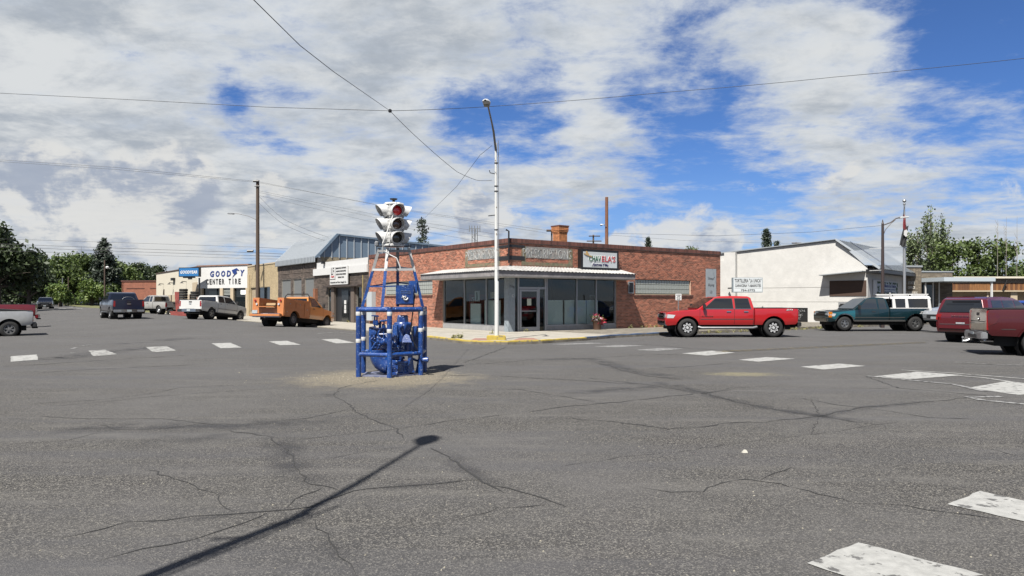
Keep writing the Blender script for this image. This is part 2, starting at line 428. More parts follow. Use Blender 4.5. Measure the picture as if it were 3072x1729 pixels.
cr = [([z6(-280, 1000), z6(0, 935), z6(180, 895), z6(380, 885), z6(600, 858), z6(820, 835), z6(1030, 832), z6(1200, 808), z6(1340, 790), z6(1560, 700), z6(1800, 675), z6(2100, 655), z6(2380, 622)], .03),
 ([z6(0, 1122), z6(260, 1060), z6(560, 1000), z6(760, 945), z6(900, 905), z6(1030, 832)], .022), ([z6(1175, 805), z6(1220, 750), z6(1380, 675)], .02),
 ([z6(1500, 690), z6(1330, 650), z6(1240, 590), z6(1210, 545), z6(1200, 470), z6(1110, 400), z6(1050, 350), z6(800, 320)], .03),
 ([z6(2060, 430), z6(2180, 480), z6(2300, 570), z6(2400, 640), z6(2530, 710)], .035), ([z6(1890, 370), z6(1860, 310), z6(1720, 260), z6(1600, 200), z6(1540, 140), z6(1460, 100), z6(1500, 50), z6(1750, 0)], .03),
 ([z6(-300, 165), z6(0, 140), z6(400, 100), z6(800, 70), z6(1100, 55)], .025), ([z6(-420, 150), z6(0, 125), z6(300, 90), z6(500, 50), z6(900, 30), z6(1300, 15)], .022),
 ([z6(-400, 230), z6(0, 245), z6(400, 243), z6(700, 280), z6(950, 275), z6(1300, 240), z6(1540, 190)], .025), ([z6(0, 275), z6(90, 315), z6(400, 305), z6(640, 275)], .02),
 ([z6(1200, 380), z6(1500, 345), z6(1850, 310), z6(2200, 255), z6(2576, 215)], .022),
 ([z5(-900, 450), z5(-500, 480), z5(-200, 520), z5(0, 510), z5(220, 478), z5(400, 480), z5(700, 445), z5(900, 410), z5(1050, 382), z5(1300, 362), z5(1560, 338), z5(1700, 322)], .04),
 ([z5(-700, 200), z5(-300, 245), z5(0, 295), z5(200, 345), z5(450, 395), z5(740, 440), z5(1000, 480), z5(1200, 500)], .035),
 ([z5(0, 300), z5(200, 262), z5(420, 250), z5(800, 262), z5(1250, 266)], .02), ([z5(1040, 185), z5(1250, 262), z5(1560, 290), z5(1890, 320)], .05),
 ([z5(-420, 880), z5(-200, 920), z5(0, 915), z5(150, 860), z5(300, 838), z5(500, 870), z5(760, 935), z5(1000, 990), z5(1300, 1008), z5(1560, 1050), z5(1900, 1090)], .022),
 ([z5(380, 848), z5(460, 800), z5(580, 765)], .018), ([z5(600, 320), z5(850, 365), z5(1200, 410), z5(1450, 450), z5(1700, 455)], .03),
 ([z7(-260, 600), z7(0, 605), z7(400, 612), z7(760, 635), z7(1150, 652), z7(1500, 680), z7(1750, 690)], .05), ([z7(1230, 475), z7(1380, 510), z7(1500, 555), z7(1750, 610), z7(2100, 640)], .07),
 ([z7(600, 960), z7(900, 910), z7(1250, 880), z7(1600, 845), z7(2000, 800), z7(2400, 760), z7(2576, 740)], .05), ([z7(0, 500), z7(420, 470), z7(760, 435), z7(1200, 435), z7(1700, 405), z7(2100, 395)], .05),
 ([z7(-30, 480), z7(150, 415), z7(380, 330)], .06), ([z7(1640, 300), z7(1900, 315), z7(2200, 345), z7(2576, 360)], .10), ([z7(2100, 720), z7(2400, 800), z7(2576, 850)], .05),
 ([z4(0, 1110), z4(400, 1085), z4(900, 1055), z4(1400, 1020), z4(2000, 985), z4(2576, 950)], .07), ([z4(500, 1190), z4(1200, 1150), z4(2000, 1110), z4(2700, 1080)], .05)]
cr += [([z6(300, 560), z6(520, 640), z6(700, 700), z6(820, 835)], .018), ([z6(1600, 1228), z6(1500, 1100), z6(1440, 1000), z6(1330, 890)], .02), ([z6(2400, 640), z6(2700, 720), z6(2900, 800)], .03), ([z6(0, 330), z6(-200, 380), z6(-500, 400)], .025),
 ([z5(-900, 760), z5(-500, 700), z5(-100, 660), z5(300, 600), z5(800, 545), z5(1300, 470)], .012), ([z5(700, 330), z5(760, 440), z5(700, 560)], .014), ([z7(100, 760), z7(500, 735), z7(900, 800), z7(1300, 870)], .03), ([z7(1700, 540), z7(2100, 520), z7(2576, 480)], .04), ([z4(1000, 700), z4(1800, 650), z4(2500, 640)], .05),
 ([z6(1400, 500), z6(1700, 440), z6(1900, 420)], .014), ([z6(2200, 880), z6(2500, 800), z6(2900, 780)], .014), ([z5(1500, 600), z5(1800, 640), z5(2046, 700)], .012)]
for pl, w in cr:
    P = [GG(*p) for p in pl]
    struct('road_crack', ribbon(P, w*.6, .004, jit=.022+w*.3, sub=.13), CR, normals=False)
# soft-edged sealer smears along the main cracks (alpha fades with noise)
def smear_mat():
    m = bpy.data.materials.new('sealer_smear'); m.use_nodes = True; nt = m.node_tree; N, L = nt.nodes, nt.links
    b = N['Principled BSDF']; b.inputs['Base Color'].default_value = (.024, .024, .027, 1); b.inputs['Roughness'].default_value = .85
    at_ = N.new('ShaderNodeAttribute'); at_.attribute_name = 'fade'
    gm = N.new('ShaderNodeNewGeometry'); no = N.new('ShaderNodeTexNoise'); L.new(gm.outputs['Position'], no.inputs['Vector']); no.inputs['Scale'].default_value = 2.4; no.inputs['Detail'].default_value = 5
    mr = N.new('ShaderNodeMapRange'); L.new(no.outputs[0], mr.inputs[0]); mr.inputs[1].default_value = .35; mr.inputs[2].default_value = .65
    mu = N.new('ShaderNodeMath'); mu.operation = 'MULTIPLY'; L.new(mr.outputs[0], mu.inputs[0]); L.new(at_.outputs['Fac'], mu.inputs[1])
    L.new(mu.outputs[0], b.inputs['Alpha']); return m
SMEAR = smear_mat()
def smear(pts, w, k=.6):
    P = []
    for a, b in zip(pts[:-1], pts[1:]):
        n = max(1, int((b-a).length/.25)); P += [a.lerp(b, i/n) for i in range(n)]
    P.append(pts[-1]); mb = MB(); n = len(P); fd = []
    for i, p in enumerate(P):
        d = (P[min(i+1, n-1)]-P[max(0, i-1)]).normalized(); q = Vector((-d.y, d.x, 0)); e = min(1, i/3, (n-1-i)/3)
        for c, f in ((-1, 0), (0, 1), (1, 0)):
            r = p+q*c*w/2; mb.v.append((r.x, r.y, gh(r.x, r.y)+.0025)); fd.append(f*k*e)
        if i:
            o = 3*i; mb.f += [(o-3, o-2, o+1, o), (o-2, o-1, o+2, o+1)]
    ob = struct('sealer_smear', mb, SMEAR, normals=False)
    a = ob.data.attributes.new('fade', 'FLOAT', 'POINT'); a.data.foreach_set('value', fd)
for pl, w in (([z6(1050, 330), z6(1150, 420), z6(1200, 560), z6(1330, 640), z6(1480, 690)], .55), ([z6(2050, 420), z6(2200, 490), z6(2360, 600), z6(2520, 700)], .4), ([z6(1500, 705), z6(1900, 668), z6(2380, 622)], .3),
              ([z6(1300, 90), z6(1640, 100)], .7), ([z6(0, 420), z6(300, 400), z6(900, 330)], .9), ([z6(0, 935), z6(400, 885), z6(1000, 832), z6(1350, 785)], .2), ([z5(-300, 215), z5(0, 290), z5(300, 365), z5(740, 440), z5(1100, 490)], .5),
              ([z5(-900, 300), z5(-500, 270), z5(-100, 240)], .8), ([z5(600, 470), z5(1050, 385), z5(1500, 345)], .35), ([z7(600, 450), z7(1200, 440), z7(1600, 560), z7(2200, 650)], .8), ([z6(1300, 870), z6(1420, 980), z6(1500, 1200)], .3), ([z4(1500, 800), z4(2300, 740), z4(2700, 700)], 1.5),
              ([z4(300, 1010), z4(900, 990), z4(1500, 900), z4(2400, 820)], 1.6), ([z6(-500, 340), z6(0, 300), z6(800, 290), z6(1700, 240)], .8)):
    smear([GG(*p) for p in pl], w)
# painted lines
for pl, w, m in (([z5(1270, 150), z5(1600, 170), z5(2046, 205), z5(2500, 250)], .10, WHITE), ([z5(1640, 186), z5(1800, 200), z5(1950, 222)], .10, WHITE), ([z5(1060, 188), z5(1330, 215), z5(1600, 240), z5(1800, 285)], .12, WHITE2),
                 ([z5(1610, 100), z5(1800, 112), z5(2100, 122), z5(2600, 138)], .09, WHITE2), ([z5(1900, 318), z5(1700, 322), z5(1780, 340), z5(2046, 366), z5(2500, 400)], .16, WHITE2), ([zd(1800, 885), zd(2060, 873), zd(2330, 861)], .10, YEL), ([zd(1800, 887), zd(2060, 875.5), zd(2330, 863)], .10, YEL),
                 ([zd(1660, 852), zd(1900, 848), zd(2100, 845), zd(2290, 843)], .10, WHITE2), ([z4(990, 862), z4(1060, 842)], .12, WHITE2), ([z4(1120, 820), z4(1250, 806)], .12, WHITE2), ([z4(960, 924), z4(1010, 918)], .12, WHITE2),
                 ([(952, 1002), (1010, 997), (1105, 1005)], .09, WHITE2)):
    struct('painted_line', ribbon([GG(*p) for p in pl], w, .0085, sub=.5, taper=False), m, normals=False)
for x0, x1, y in ((178, 198, 925.6), (228, 246, 925.8), (206, 218, 921.5)):
    struct('crosswalk_stripe', sheet([GG(x0, y), GG(x0+3, y+1.6), GG(x1+3, y+1.6), GG(x1, y)], .01), WHITE2)
# loose debris
dm = MB()
for i in range(420):
    if i < 260:
        a = random.uniform(0, 6.28); r = random.gauss(0, 1); p = Vector((PUMP[0]-.2+math.cos(a)*abs(r)*1.7, PUMP[1]-.5+math.sin(a)*abs(r)*.7, 0)); q = random.uniform(.006, .018)
    else:
        p = G(random.uniform(100, 3000), random.uniform(1060, 1720)); q = random.uniform(.004, .011)
    z = gh(p.x, p.y); n0 = len(dm.v)
    for k in range(4):
        t = k*1.57+random.random(); dm.v.append((p.x+math.cos(t)*q, p.y+math.sin(t)*q, z))
    dm.v.append((p.x+q*.2, p.y, z+q*.9)); dm.f += [(n0+k, n0+(k+1) % 4, n0+4) for k in range(4)]
struct('loose_gravel', dm, pm('pebble', (.26, .24, .19), .9, island=.5), normals=True)['kind'] = 'stuff'
pb = MB(); p = G(2234, 1358); pb.hexa([(p.x-.03, p.y-.02, 0), (p.x+.03, p.y-.02, 0), (p.x+.02, p.y+.02, 0), (p.x-.03, p.y+.02, 0), (p.x-.015, p.y-.01, .03), (p.x+.02, p.y-.01, .025), (p.x+.01, p.y+.01, .03), (p.x-.01, p.y+.01, .028)])
single('pebble', pb, pm('pale_stone', (.5, .48, .42), .8), 'small pale stone lying alone on the open asphalt right of the lamp shadow', 'stone', p)

# ------------------------------------------------------------------ pavement and kerbs
CONC = pm('concrete', (.36, .335, .285), .9, var=.16, vscale=1.3, bump=.15, dirt=.35)
CONC2 = pm('concrete_old', (.24, .215, .175), .92, var=.25, vscale=2.2, bump=.3, col2=(.13, .115, .09))
KY = pm('yellow_kerb', (.50, .37, .06), .8, var=.15, col2=(.24, .2, .12), vscale=5, thresh=.55)
KB = pm('blue_kerb', (.055, .10, .19), .8, var=.3, col2=(.16, .15, .13), vscale=5, thresh=.56)
kerb_st = [(110, -4.7), (60, -4.7), (30, -4.7), (5, -4.9), (-1.4, -5.4), (-3.4, -5.6), (-5.0, -5.85), (-5.9, -5.6), (-6.55, -4.8), (-6.75, -3.3), (-6.2, -.5), (-5.3, 2), (-4.85, 6), (-4.8, 14), (-4.8, 24), (-5.2, 36), (-5.2, 70)]
def side_z(p): return gh(p.x, p.y)*.3*0+.0042*max(0, F1.inv(p.x, p.y)[0]-35)
SLABS = []
def slab_area(name, poly, mat, F, cs, z=.13, par=None):
    bm = bmesh.new(); vs = [bm.verts.new(F.pt(a, b, 0)) for a, b in poly]; bm.faces.new(vs)
    A = [a for a, b in poly]; B = [b for a, b in poly]
    for k in range(int(min(A)/cs)-1, int(min(max(A), 60)/cs)+1):
        bmesh.ops.bisect_plane(bm, geom=bm.verts[:]+bm.edges[:]+bm.faces[:], plane_co=F.pt(k*cs, 0), plane_no=F.u)
    for k in range(int(min(B)/cs)-1, int(min(max(B), 45)/cs)+1):
        bmesh.ops.bisect_plane(bm, geom=bm.verts[:]+bm.edges[:]+bm.faces[:], plane_co=F.pt(0, k*cs+.3), plane_no=F.v)
    bm.normal_update()
    for f in bm.faces:
        c = f.calc_center_median(); n = len(f.verts); P = [v.co.copy() for v in f.verts]
        if f.normal.z < 0: P.reverse()
        Q = [p+(c-p).normalized()*.014 if (c-p).length > .05 else p for p in P]
        SLABS.append((c.length, [Vector((q.x, q.y, z+side_z(q))) for q in Q], mat))
    bm.free()
slab_area('pavement', [(a, b+(.15 if i < 7 else 0)) if i < 7 else (a+.15, b) for i, (a, b) in enumerate(kerb_st) if b < 2.1]+[(0, 2), (0, -.0), (110, 0)], CONC, F1, 1.52)
slab_area('pavement', [(-5.15, 2.0), (-4.7, 6), (-4.65, 14), (-4.65, 24), (-5.05, 36), (-5.05, 70), (12, 70), (12, 16.3), (0, 16.3), (0, 2.0)], CONC2, F1, 1.52)
def slabs_out(par):
    SLABS.sort(key=lambda k: k[0]); rest = {}
    for i, (d, q, mt) in enumerate(SLABS):
        e = random.uniform(-.003, .003); q = [v+Vector((0, 0, e)) for v in q]
        if i < 290:
            mb = MB(); mb.prism([v-Vector((0, 0, .05)) for v in q], (0, 0, .05)); c = sum(q, Vector())/len(q)
            o = bpy.data.objects.new('paving_slab', mb.mesh('paving_slab', mt, c)); COL.objects.link(o); o.location = c; o.parent = par
        else: rest.setdefault(mt.name, (mt, MB()))[1].prism([v-Vector((0, 0, .05)) for v in q], (0, 0, .05))
    for mt, mb in rest.values(): mb.build('paving', mt, parent=par, kind='stuff')
base = MB(); base.prism([F1.pt(a, b, -.2) for a, b in kerb_st]+[F1.pt(12, 70, -.2), F1.pt(110, 0, -.2)], (0, 0, .29))
slabs_out(struct('pavement', base, CONC2))
def kerb(i0, i1, mat, sub=1.5, name='kerb'):
    P = []
    for a, b in zip(kerb_st[i0:i1], kerb_st[i0+1:i1+1]):
        A, B = F1.pt(*a), F1.pt(*b); n = max(1, int((B-A).length/sub)); P += [A.lerp(B, i/n) for i in range(n)]
    P.append(F1.pt(*kerb_st[i1])); mb = MB()
    for i, p in enumerate(P):
        d = (P[min(i+1, len(P)-1)]-P[max(0, i-1)]).normalized(); q = Vector((-d.y, d.x, 0)); z = side_z(p)
        j = random.uniform(-.012, .012) if mat is not CONC else 0
        for a, b in ((0, -.2), (.01, .135+j), (.16, .145+j), (.17, -.2)):
            r = p+q*a*1.0; mb.v.append((r.x, r.y, z+b))
        if i:
            o = 4*i
            for k in range(3): mb.f.append((o-4+k, o-3+k, o+1+k, o+k))
        if i in (0, len(P)-1): mb.f.append(tuple(4*i+k for k in range(4)))
    return struct(name, mb, mat)
kerb(0, 4, CONC); kerb(4, 6, KY, .4, 'yellow_kerb'); kerb(6, 9, KY, .3, 'yellow_kerb'); kerb(9, 10, KY, .4, 'yellow_kerb'); kerb(10, 12, KB, .4, 'blue_kerb'); kerb(12, 16, CONC2, .5)
# ramps' red pads
PAD = pm('tactile_red', (.30, .16, .125), .85, bump=.3, bscale=60)
for q in (((1412, 1021), (1474, 1021), (1456, 1015), (1425, 1015)), ((1538, 1021), (1618, 1020), (1600, 1014), (1560, 1014))):
    P = [G(x, y, .138) for x, y in q]; mb = MB(); mb.quad(*P); struct('tactile_pad', mb, PAD)
# raised lamp plinth is in the lamp; far verge and lots
GR = pm('dry_grass', (.17, .15, .06), .95, col2=(.08, .10, .03), vscale=2.2, bump=.6, bscale=25)
DIRT = pm('dirt', (.24, .20, .14), .95, col2=(.15, .13, .09), vscale=.8)
def lot(name, poly, m, dz=.03):
    mb = MB(); mb.prism([(p.x, p.y, gh(p.x, p.y)-.2) for p in poly], (0, 0, .2+dz)); return struct(name, mb, m)
lot('grass_verge', [F1.pt(62, -5.5), F1.pt(62, 8), F1.pt(160, 8), F1.pt(170, -9), F1.pt(110, -9), F1.pt(80, -7)], GR)
lot('dirt_lot', [F1.pt(170, -60), F1.pt(170, 60), F1.pt(500, 60), F1.pt(500, -200)], GR, .02)
lot('dirt_lot', [F1.pt(12, 17), F1.pt(12, 120), F1.pt(400, 120), F1.pt(400, 30), F1.pt(60, 30), F1.pt(60, 17)], DIRT)
# ------------------------------------------------------------------ shared materials
BR_L = pm('brick_red', (.37, .135, .080), .85, island=.45, objrand=.0, var=.25, vscale=.7)
BR_O = pm('brick_red_single', (.37, .135, .080), .85, objrand=.5, var=.25, vscale=.7)
MORT = pm('mortar', (.62, .42, .31), .95, var=.15)
BR_D = pm('brick_brown', (.115, .088, .072), .85, island=.45, var=.2)
MORT_D = pm('mortar_grey', (.33, .30, .26), .95, var=.15)
BR_T = pm('brick_tan', (.48, .38, .23), .85, island=.10, var=.1)
MORT_T = pm('mortar_tan', (.36, .29, .18), .95)
BR_G = pm('brick_grey_brown', (.20, .165, .12), .85, island=.3, var=.2)
MORT_G = pm('mortar_brown', (.13, .11, .09), .95)
SOLD = pm('brick_dark_cap', (.13, .05, .038), .85, island=.45)
WHT = pm('white_paint', (.68, .68, .67), .6, var=.06)
WSTUC = pm('white_stucco', (.62, .61, .585), .92, var=.07, vscale=1.1, bump=.5, bscale=18, dirt=.4)
TANP = pm('tan_paint', (.50, .41, .29), .85, var=.06, vscale=1, dirt=.15)
TAN2 = pm('deep_tan_paint', (.40, .27, .15), .85, var=.06, vscale=1)
CREAM = pm('cream_paint', (.66, .61, .50), .85, var=.05, dirt=.12)
GLASS = pm('window_glass', (.012, .016, .018), .03, spec=.7)
ALU = pm('aluminium_frame', (.50, .51, .52), .4, metal=.6)
GREYF = pm('grey_fascia', (.20, .195, .20), .7, var=.2, vscale=2, col2=(.29, .27, .27))
DARK = pm('dark_metal', (.018, .018, .02), .5)
BLACK = pm('black_paint', (.010, .010, .011), .45)
STEEL = pm('galvanised_steel', (.42, .43, .44), .42, metal=.75, var=.12)
METR = pm('metal_roofing', (.46, .50, .54), .5, metal=.15, var=.05)
METB = pm('metal_siding_blue_grey', (.19, .26, .34), .5, metal=.2, var=.06)
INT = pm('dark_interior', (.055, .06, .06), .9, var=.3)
INTW = pm('interior_board', (1.3, 1.35, 1.3), .8)
WOOD = pm('old_pole_wood', (.085, .058, .042), .9, var=.3, stretch=(6, 6, .6), vscale=3)
WOOD2 = pm('red_pole_wood', (.20, .085, .045), .9, var=.3, stretch=(6, 6, .6), vscale=3)
BROWN = pm('brown_board', (.06, .030, .018), .75, var=.2)
TXTK = pm('black_letter', (.015, .015, .018), .6)
TXTB = pm('blue_letter', (.012, .04, .20), .5)
TXTW = pm('white_letter', (.75, .75, .75), .6)
GLB = pm('glass_block', (.36, .38, .35), .15, var=.2, vscale=9, spec=.8)
def thinglass(name, tint=(.8, .85, .85), a=.35):
    m = bpy.data.materials.new(name); m.use_nodes = True; nt = m.node_tree; N, L = nt.nodes, nt.links; N.clear()
    o = N.new('ShaderNodeOutputMaterial'); t = N.new('ShaderNodeBsdfTransparent'); g = N.new('ShaderNodeBsdfGlossy'); g.inputs['Roughness'].default_value = .01
    t.inputs[0].default_value = (*[a*c for c in tint], 1); lw = N.new('ShaderNodeLayerWeight'); lw.inputs[0].default_value = .5
    p = N.new('ShaderNodeMath'); p.operation = 'POWER'; L.new(lw.outputs['Facing'], p.inputs[0]); p.inputs[1].default_value = 5
    q = N.new('ShaderNodeMath'); q.operation = 'MULTIPLY_ADD'; L.new(p.outputs[0], q.inputs[0]); q.inputs[1].default_value = .94; q.inputs[2].default_value = .05
    mx = N.new('ShaderNodeMixShader'); L.new(q.outputs[0], mx.inputs[0]); L.new(t.outputs[0], mx.inputs[1]); L.new(g.outputs[0], mx.inputs[2]); L.new(mx.outputs[0], o.inputs[0])
    return m
SHOPG = thinglass('shop_glass', a=.92)

def brick_wall(T, F, a0, a1, b, z0, z1, mat, mort, holes=(), bl=.22, bh=.0785, face=-1, along='u', thick=.25, gap=.020, proud=.007, singles=0, near=None, wname='wall', soldier=None, bond=.5, gapv=None, jitter=0):
    """masonry wall: a solid mortar backing with openings, every brick its own box proud of it"""
    gapv = gap if gapv is None else gapv
    def P(a, d, z):   # d = distance out of the wall face
        return F.pt(a, b+face*d, z) if along == 'u' else F.pt(b+face*d, a, z)
    cutsa = sorted({a0, a1}|{h[0] for h in holes}|{h[1] for h in holes}); cutsz = sorted({z0, z1}|{h[2] for h in holes}|{h[3] for h in holes})
    w = MB()
    for x0, x1 in zip(cutsa[:-1], cutsa[1:]):
        run = None
        for y0, y1 in zip(cutsz[:-1], cutsz[1:]):
            mx, mz = (x0+x1)/2, (y0+y1)/2
            inside = any(h[0] < mx < h[1] and h[2] < mz < h[3] for h in holes)
            if not inside:
                if run and abs(run[1]-y0) < 1e-6: run[1] = y1
                else:
                    if run: w.hexa([P(x0, 0, run[0]), P(x1, 0, run[0]), P(x1, -thick, run[0]), P(x0, -thick, run[0]), P(x0, 0, run[1]), P(x1, 0, run[1]), P(x1, -thick, run[1]), P(x0, -thick, run[1])])
                    run = [y0, y1]
        if run: w.hexa([P(x0, 0, run[0]), P(x1, 0, run[0]), P(x1, -thick, run[0]), P(x0, -thick, run[0]), P(x0, 0, run[1]), P(x1, 0, run[1]), P(x1, -thick, run[1]), P(x0, -thick, run[1])])
    wo = w.build(wname, mort, T)
    bricks = []
    nr = int((z1-z0)/bh+.01); sold_rows = set()
    for r in range(nr):
        za, zb = z0+r*bh+gap/2, z0+(r+1)*bh-gap/2; off = (r % 2)*bl*bond
        x = a0-off
        while x < a1:
            xa, xb = max(a0, x)+gapv/2, min(a1, x+bl)-gapv/2; x += bl
            if xb-xa < .03: continue
            segs = [(xa, xb)]
            for h in holes:
                if za < h[3]-.005 and zb > h[2]+.005:
                    ns = []
                    for p, q in segs:
                        if q <= h[0] or p >= h[1]: ns.append((p, q)); continue
                        if p < h[0]-.02: ns.append((p, h[0]))
                        if q > h[1]+.02: ns.append((h[1], q))
                    segs = ns
            bricks += [(p, q, za, zb) for p, q in segs if q-p > .025]
    if near is not None and singles:
        bricks.sort(key=lambda k: (P((k[0]+k[1])/2, 0, (k[2]+k[3])/2)-near).length)
    def brk(mb, q, pd):
        p0 = [P(q[0], 0, q[2]), P(q[1], 0, q[2]), P(q[1], 0, q[3]), P(q[0], 0, q[3])]
        p1 = [P(q[0], pd, q[2]), P(q[1], pd, q[2]), P(q[1], pd, q[3]), P(q[0], pd, q[3])]
        i = len(mb.v); mb.v += [tuple(v) for v in p0+p1]
        mb.f += [(i+4, i+5, i+6, i+7), (i, i+1, i+5, i+4), (i+1, i+2, i+6, i+5), (i+2, i+3, i+7, i+6), (i+3, i, i+4, i+7)]
    shared = None
    for q in bricks[:singles]:
        full = abs((q[1]-q[0])-(bl-gapv)) < 1e-4
        c = P((q[0]+q[1])/2, 0, (q[2]+q[3])/2)
        if full and shared is None or not full:
            mb = MB(); brk(mb, q, proud); me = mb.mesh('brick', BR_O if mat is BR_L else mat, c, normals=False); fix_out(me, P(0, 1, 0)-P(0, 0, 0))
            if full: shared = me
        else: me = shared
        o = bpy.data.objects.new('brick', me); COL.objects.link(o); o.parent = T.o; o.location = c-T.loc
    mb = MB()
    for q in bricks[singles:]: brk(mb, q, proud+random.uniform(-.003, .004)+random.uniform(0, jitter))
    if mb.v:
        o = mb.build('brickwork', mat, T, parent=wo, kind='stuff', normals=False); fix_out(o.data, P(0, 1, 0)-P(0, 0, 0))
    return wo
def fix_out(me, n):
    p = me.polygons[0].normal
    if p.dot(n) < 0: me.flip_normals()

# ------------------------------------------------------------------ corner shop
T = Thing('corner_shop', 'red brick corner shop with white corrugated canopy and big dark display windows', 'building', C0)
ZB = .11; HT = 4.62; WS, WT = 16.1, 16.2
sx0 = 6.42   # storefront ends on left wall
rx1 = 7.26   # storefront ends on right wall
nearc = Vector((-.1, 34, 3.9))
brick_wall(T, F1, 0, WS, 0, ZB, HT, BR_L, MORT, holes=[(0, sx0, ZB, 2.84), (7.55, 13.75, 2.02, 2.84)], along='u', singles=150, near=nearc)
brick_wall(T, F1, 0, WT, 0, ZB, HT, BR_L, MORT, holes=[(0, rx1, ZB, 2.84), (8.70, 13.40, 2.02, 2.86)], along='v', singles=150, near=nearc)
# rear and party walls, roof
m = MB(); m.fbox(F1, WS-.25, WS, .25, WT, 0, HT-.05); m.fbox(F1, .25, WS-.25, WT-.25, WT, 0, HT-.05); m.build('rear_wall', MORT, T)
MB().fbox(F1, .25, WS-.25, .25, WT-.25, HT-.62, HT-.5).build('roof', pm('roof_felt', (.12, .12, .12), .9), T)
# soldier course cap: bricks on end, with a dark drip line below
cap = MB(); drip = MB()
for k in range(int(WS/.078)): cap.fbox(F1, k*.078+.006, (k+1)*.078-.006, -.05, .27, HT-.10, HT+.10)
for k in range(int(WT/.078)): cap.fbox(F1, -.05, .27, k*.078+.006+(.28 if k < 4 else 0)*0, (k+1)*.078-.006, HT-.10+.002, HT+.102)
o = cap.build('coping_brick', SOLD, T, normals=False); o['kind'] = 'stuff'
drip.fbox(F1, -.045, WS, -.045, .26, HT-.14, HT-.102); drip.fbox(F1, -.047, .26, .27, WT, HT-.14, HT-.101); drip.fbox(F1, -.04, WS, -.04, .24, HT-.1, HT+.09); drip.fbox(F1, -.042, .24, .25, WT, HT-.1, HT+.088)
drip.build('coping_mortar', pm('cap_mortar', (.07, .045, .04), .9), T)
# painted ghost signs: green-grey paint on the bricks, white lettering
GP = pm('faded_green_paint', (.135, .155, .095), .9, var=.3, vscale=4, col2=(.26, .17, .11))
GP2 = pm('faded_grey_paint', (.20, .22, .225), .9, var=.25, vscale=4, col2=(.30, .27, .25))
for al, x0, x1, rr in (('u', .76, 4.02, -U), ('v', .73, 4.06, V)):
    face = lambda a, d, z: F1.pt(a, -d, z) if al == 'u' else F1.pt(-d, a, z)
    zt, zb_ = 4.36, 3.42
    def pan(a0, a1, z0, z1, d, mt, nm):
        mb = MB(); mb.hexa([face(a0, 0, z0), face(a1, 0, z0), face(a1, d, z0), face(a0, d, z0), face(a0, 0, z1), face(a1, 0, z1), face(a1, d, z1), face(a0, d, z1)])
        mb.build(nm, mt, T)
    w = x1-x0; e = w*.08
    pan(x0, x0+e, zb_, zt, .020, GP, 'painted_sign_panel'); pan(x1-e, x1, zb_, zt, .020, GP, 'painted_sign_panel')
    pan(x0+e, x1-e, zb_, zb_+.17, .020, GP, 'painted_sign_panel'); pan(x0+e, x1-e, zb_+.37, zt, .020, GP2, 'painted_sign_panel')
    c = face((x0+x1)/2, .022, (zb_+.40+zt-.10)/2)
    put_text(T, 'PRESCRIPTIONS', c, rr, w*.95, .46, pm('faded_white_letter', (.47, .48, .47), .8, var=.2, col2=(.27, .25, .22), thresh=.51, vscale=6), off=-.012)
# storefront glazing, frames, interior
fr = MB(); sill = MB()
zs, zt = .42, 2.80
lm = [0.05, 2.11, 4.23, sx0-.06]      # mullions on left wall
rm = [2.42, 4.43, 5.81, rx1-.05]         # on right wall, after the door
for a in lm: fr.fbox(F1, a-.035, a+.035, .05, .16, .2, zt+.04)
for b in [.35]+rm: fr.fbox(F1, .05, .16, b-.035, b+.035, .2, zt+.04)
for z0, z1 in ((zt, zt+.06), (.36, .42)): fr.fbox(F1, .09, sx0, .06, .15, z0, z1)
fr.fbox(F1, .06, .15, .30, rx1, zt, zt+.06); fr.fbox(F1, .06, .15, 2.36, rx1, .36, .42)
fr.build('window_frame', ALU, T)
for a0, a1 in zip(lm[:-1], lm[1:]): MB().fbox(F1, a0+.035, a1-.035, .10, .106, .42, zt).build('display_window', SHOPG, T)
for b0, b1 in zip(rm[:-1], rm[1:]): MB().fbox(F1, .10, .106, b0+.035, b1-.035, .42, zt).build('display_window', SHOPG, T)
MB().fbox(F1, .10, .106, .385, .54, .42, zt).build('display_window', SHOPG, T)
sill.fbox(F1, .2, sx0, .03, .22, .0, .36); sill.fbox(F1, .03, .22, 2.36, rx1, .0, .36)
sill.build('window_sill', pm('painted_sill', (.33, .33, .33), .8, var=.15), T)
MB().fbox(F1, -.03, .32, -.08, .33, .05, 2.86).build('corner_pillar', pm('blue_grey_panel', (.30, .345, .375), .6, var=.15, vscale=5), T)
[put_text(T, c_, F1.pt(-.035, .02+.11*i_, 2.38-.03*i_), V, .06, .11, TXTK) for i_, c_ in enumerate('295')]
put_text(T, 'C', F1.pt(-.035, .18, 1.9), V, .08, .14, TXTW)
# glazed door with transom and sidelight
df = MB(); d0, d1 = .72, 2.70
for b in (.59, 2.31): df.fbox(F1, .04, .17, b-.05, b+.05, .12, 2.84)
df.fbox(F1, .04, .17, .64, 2.26, 2.24, 2.34); df.fbox(F1, .04, .17, .64, 2.26, 2.78, 2.84)
df.fbox(F1, .04, .17, 1.84, 1.93, .12, 2.24)
dfo = df.build('door_frame', ALU, T)
dr = MB(); dr.fbox(F1, .02, .08, .65, .76, .14, 2.22); dr.fbox(F1, .02, .08, 1.72, 1.83, .14, 2.22); dr.fbox(F1, .02, .08, .76, 1.72, 2.12, 2.22); dr.fbox(F1, .02, .08, .76, 1.72, .14, .34); dr.fbox(F1, .025, .075, .76, 1.72, 1.12, 1.16)
dro = dr.build('door', ALU, T)
MB().fbox(F1, .045, .05, .76, 1.72, .34, 2.12).build('door_glass', SHOPG, T, parent=dro)
MB().fbox(F1, -.03, .02, 1.70, 1.74, 1.05, 1.35).build('handle', STEEL, T, parent=dro)
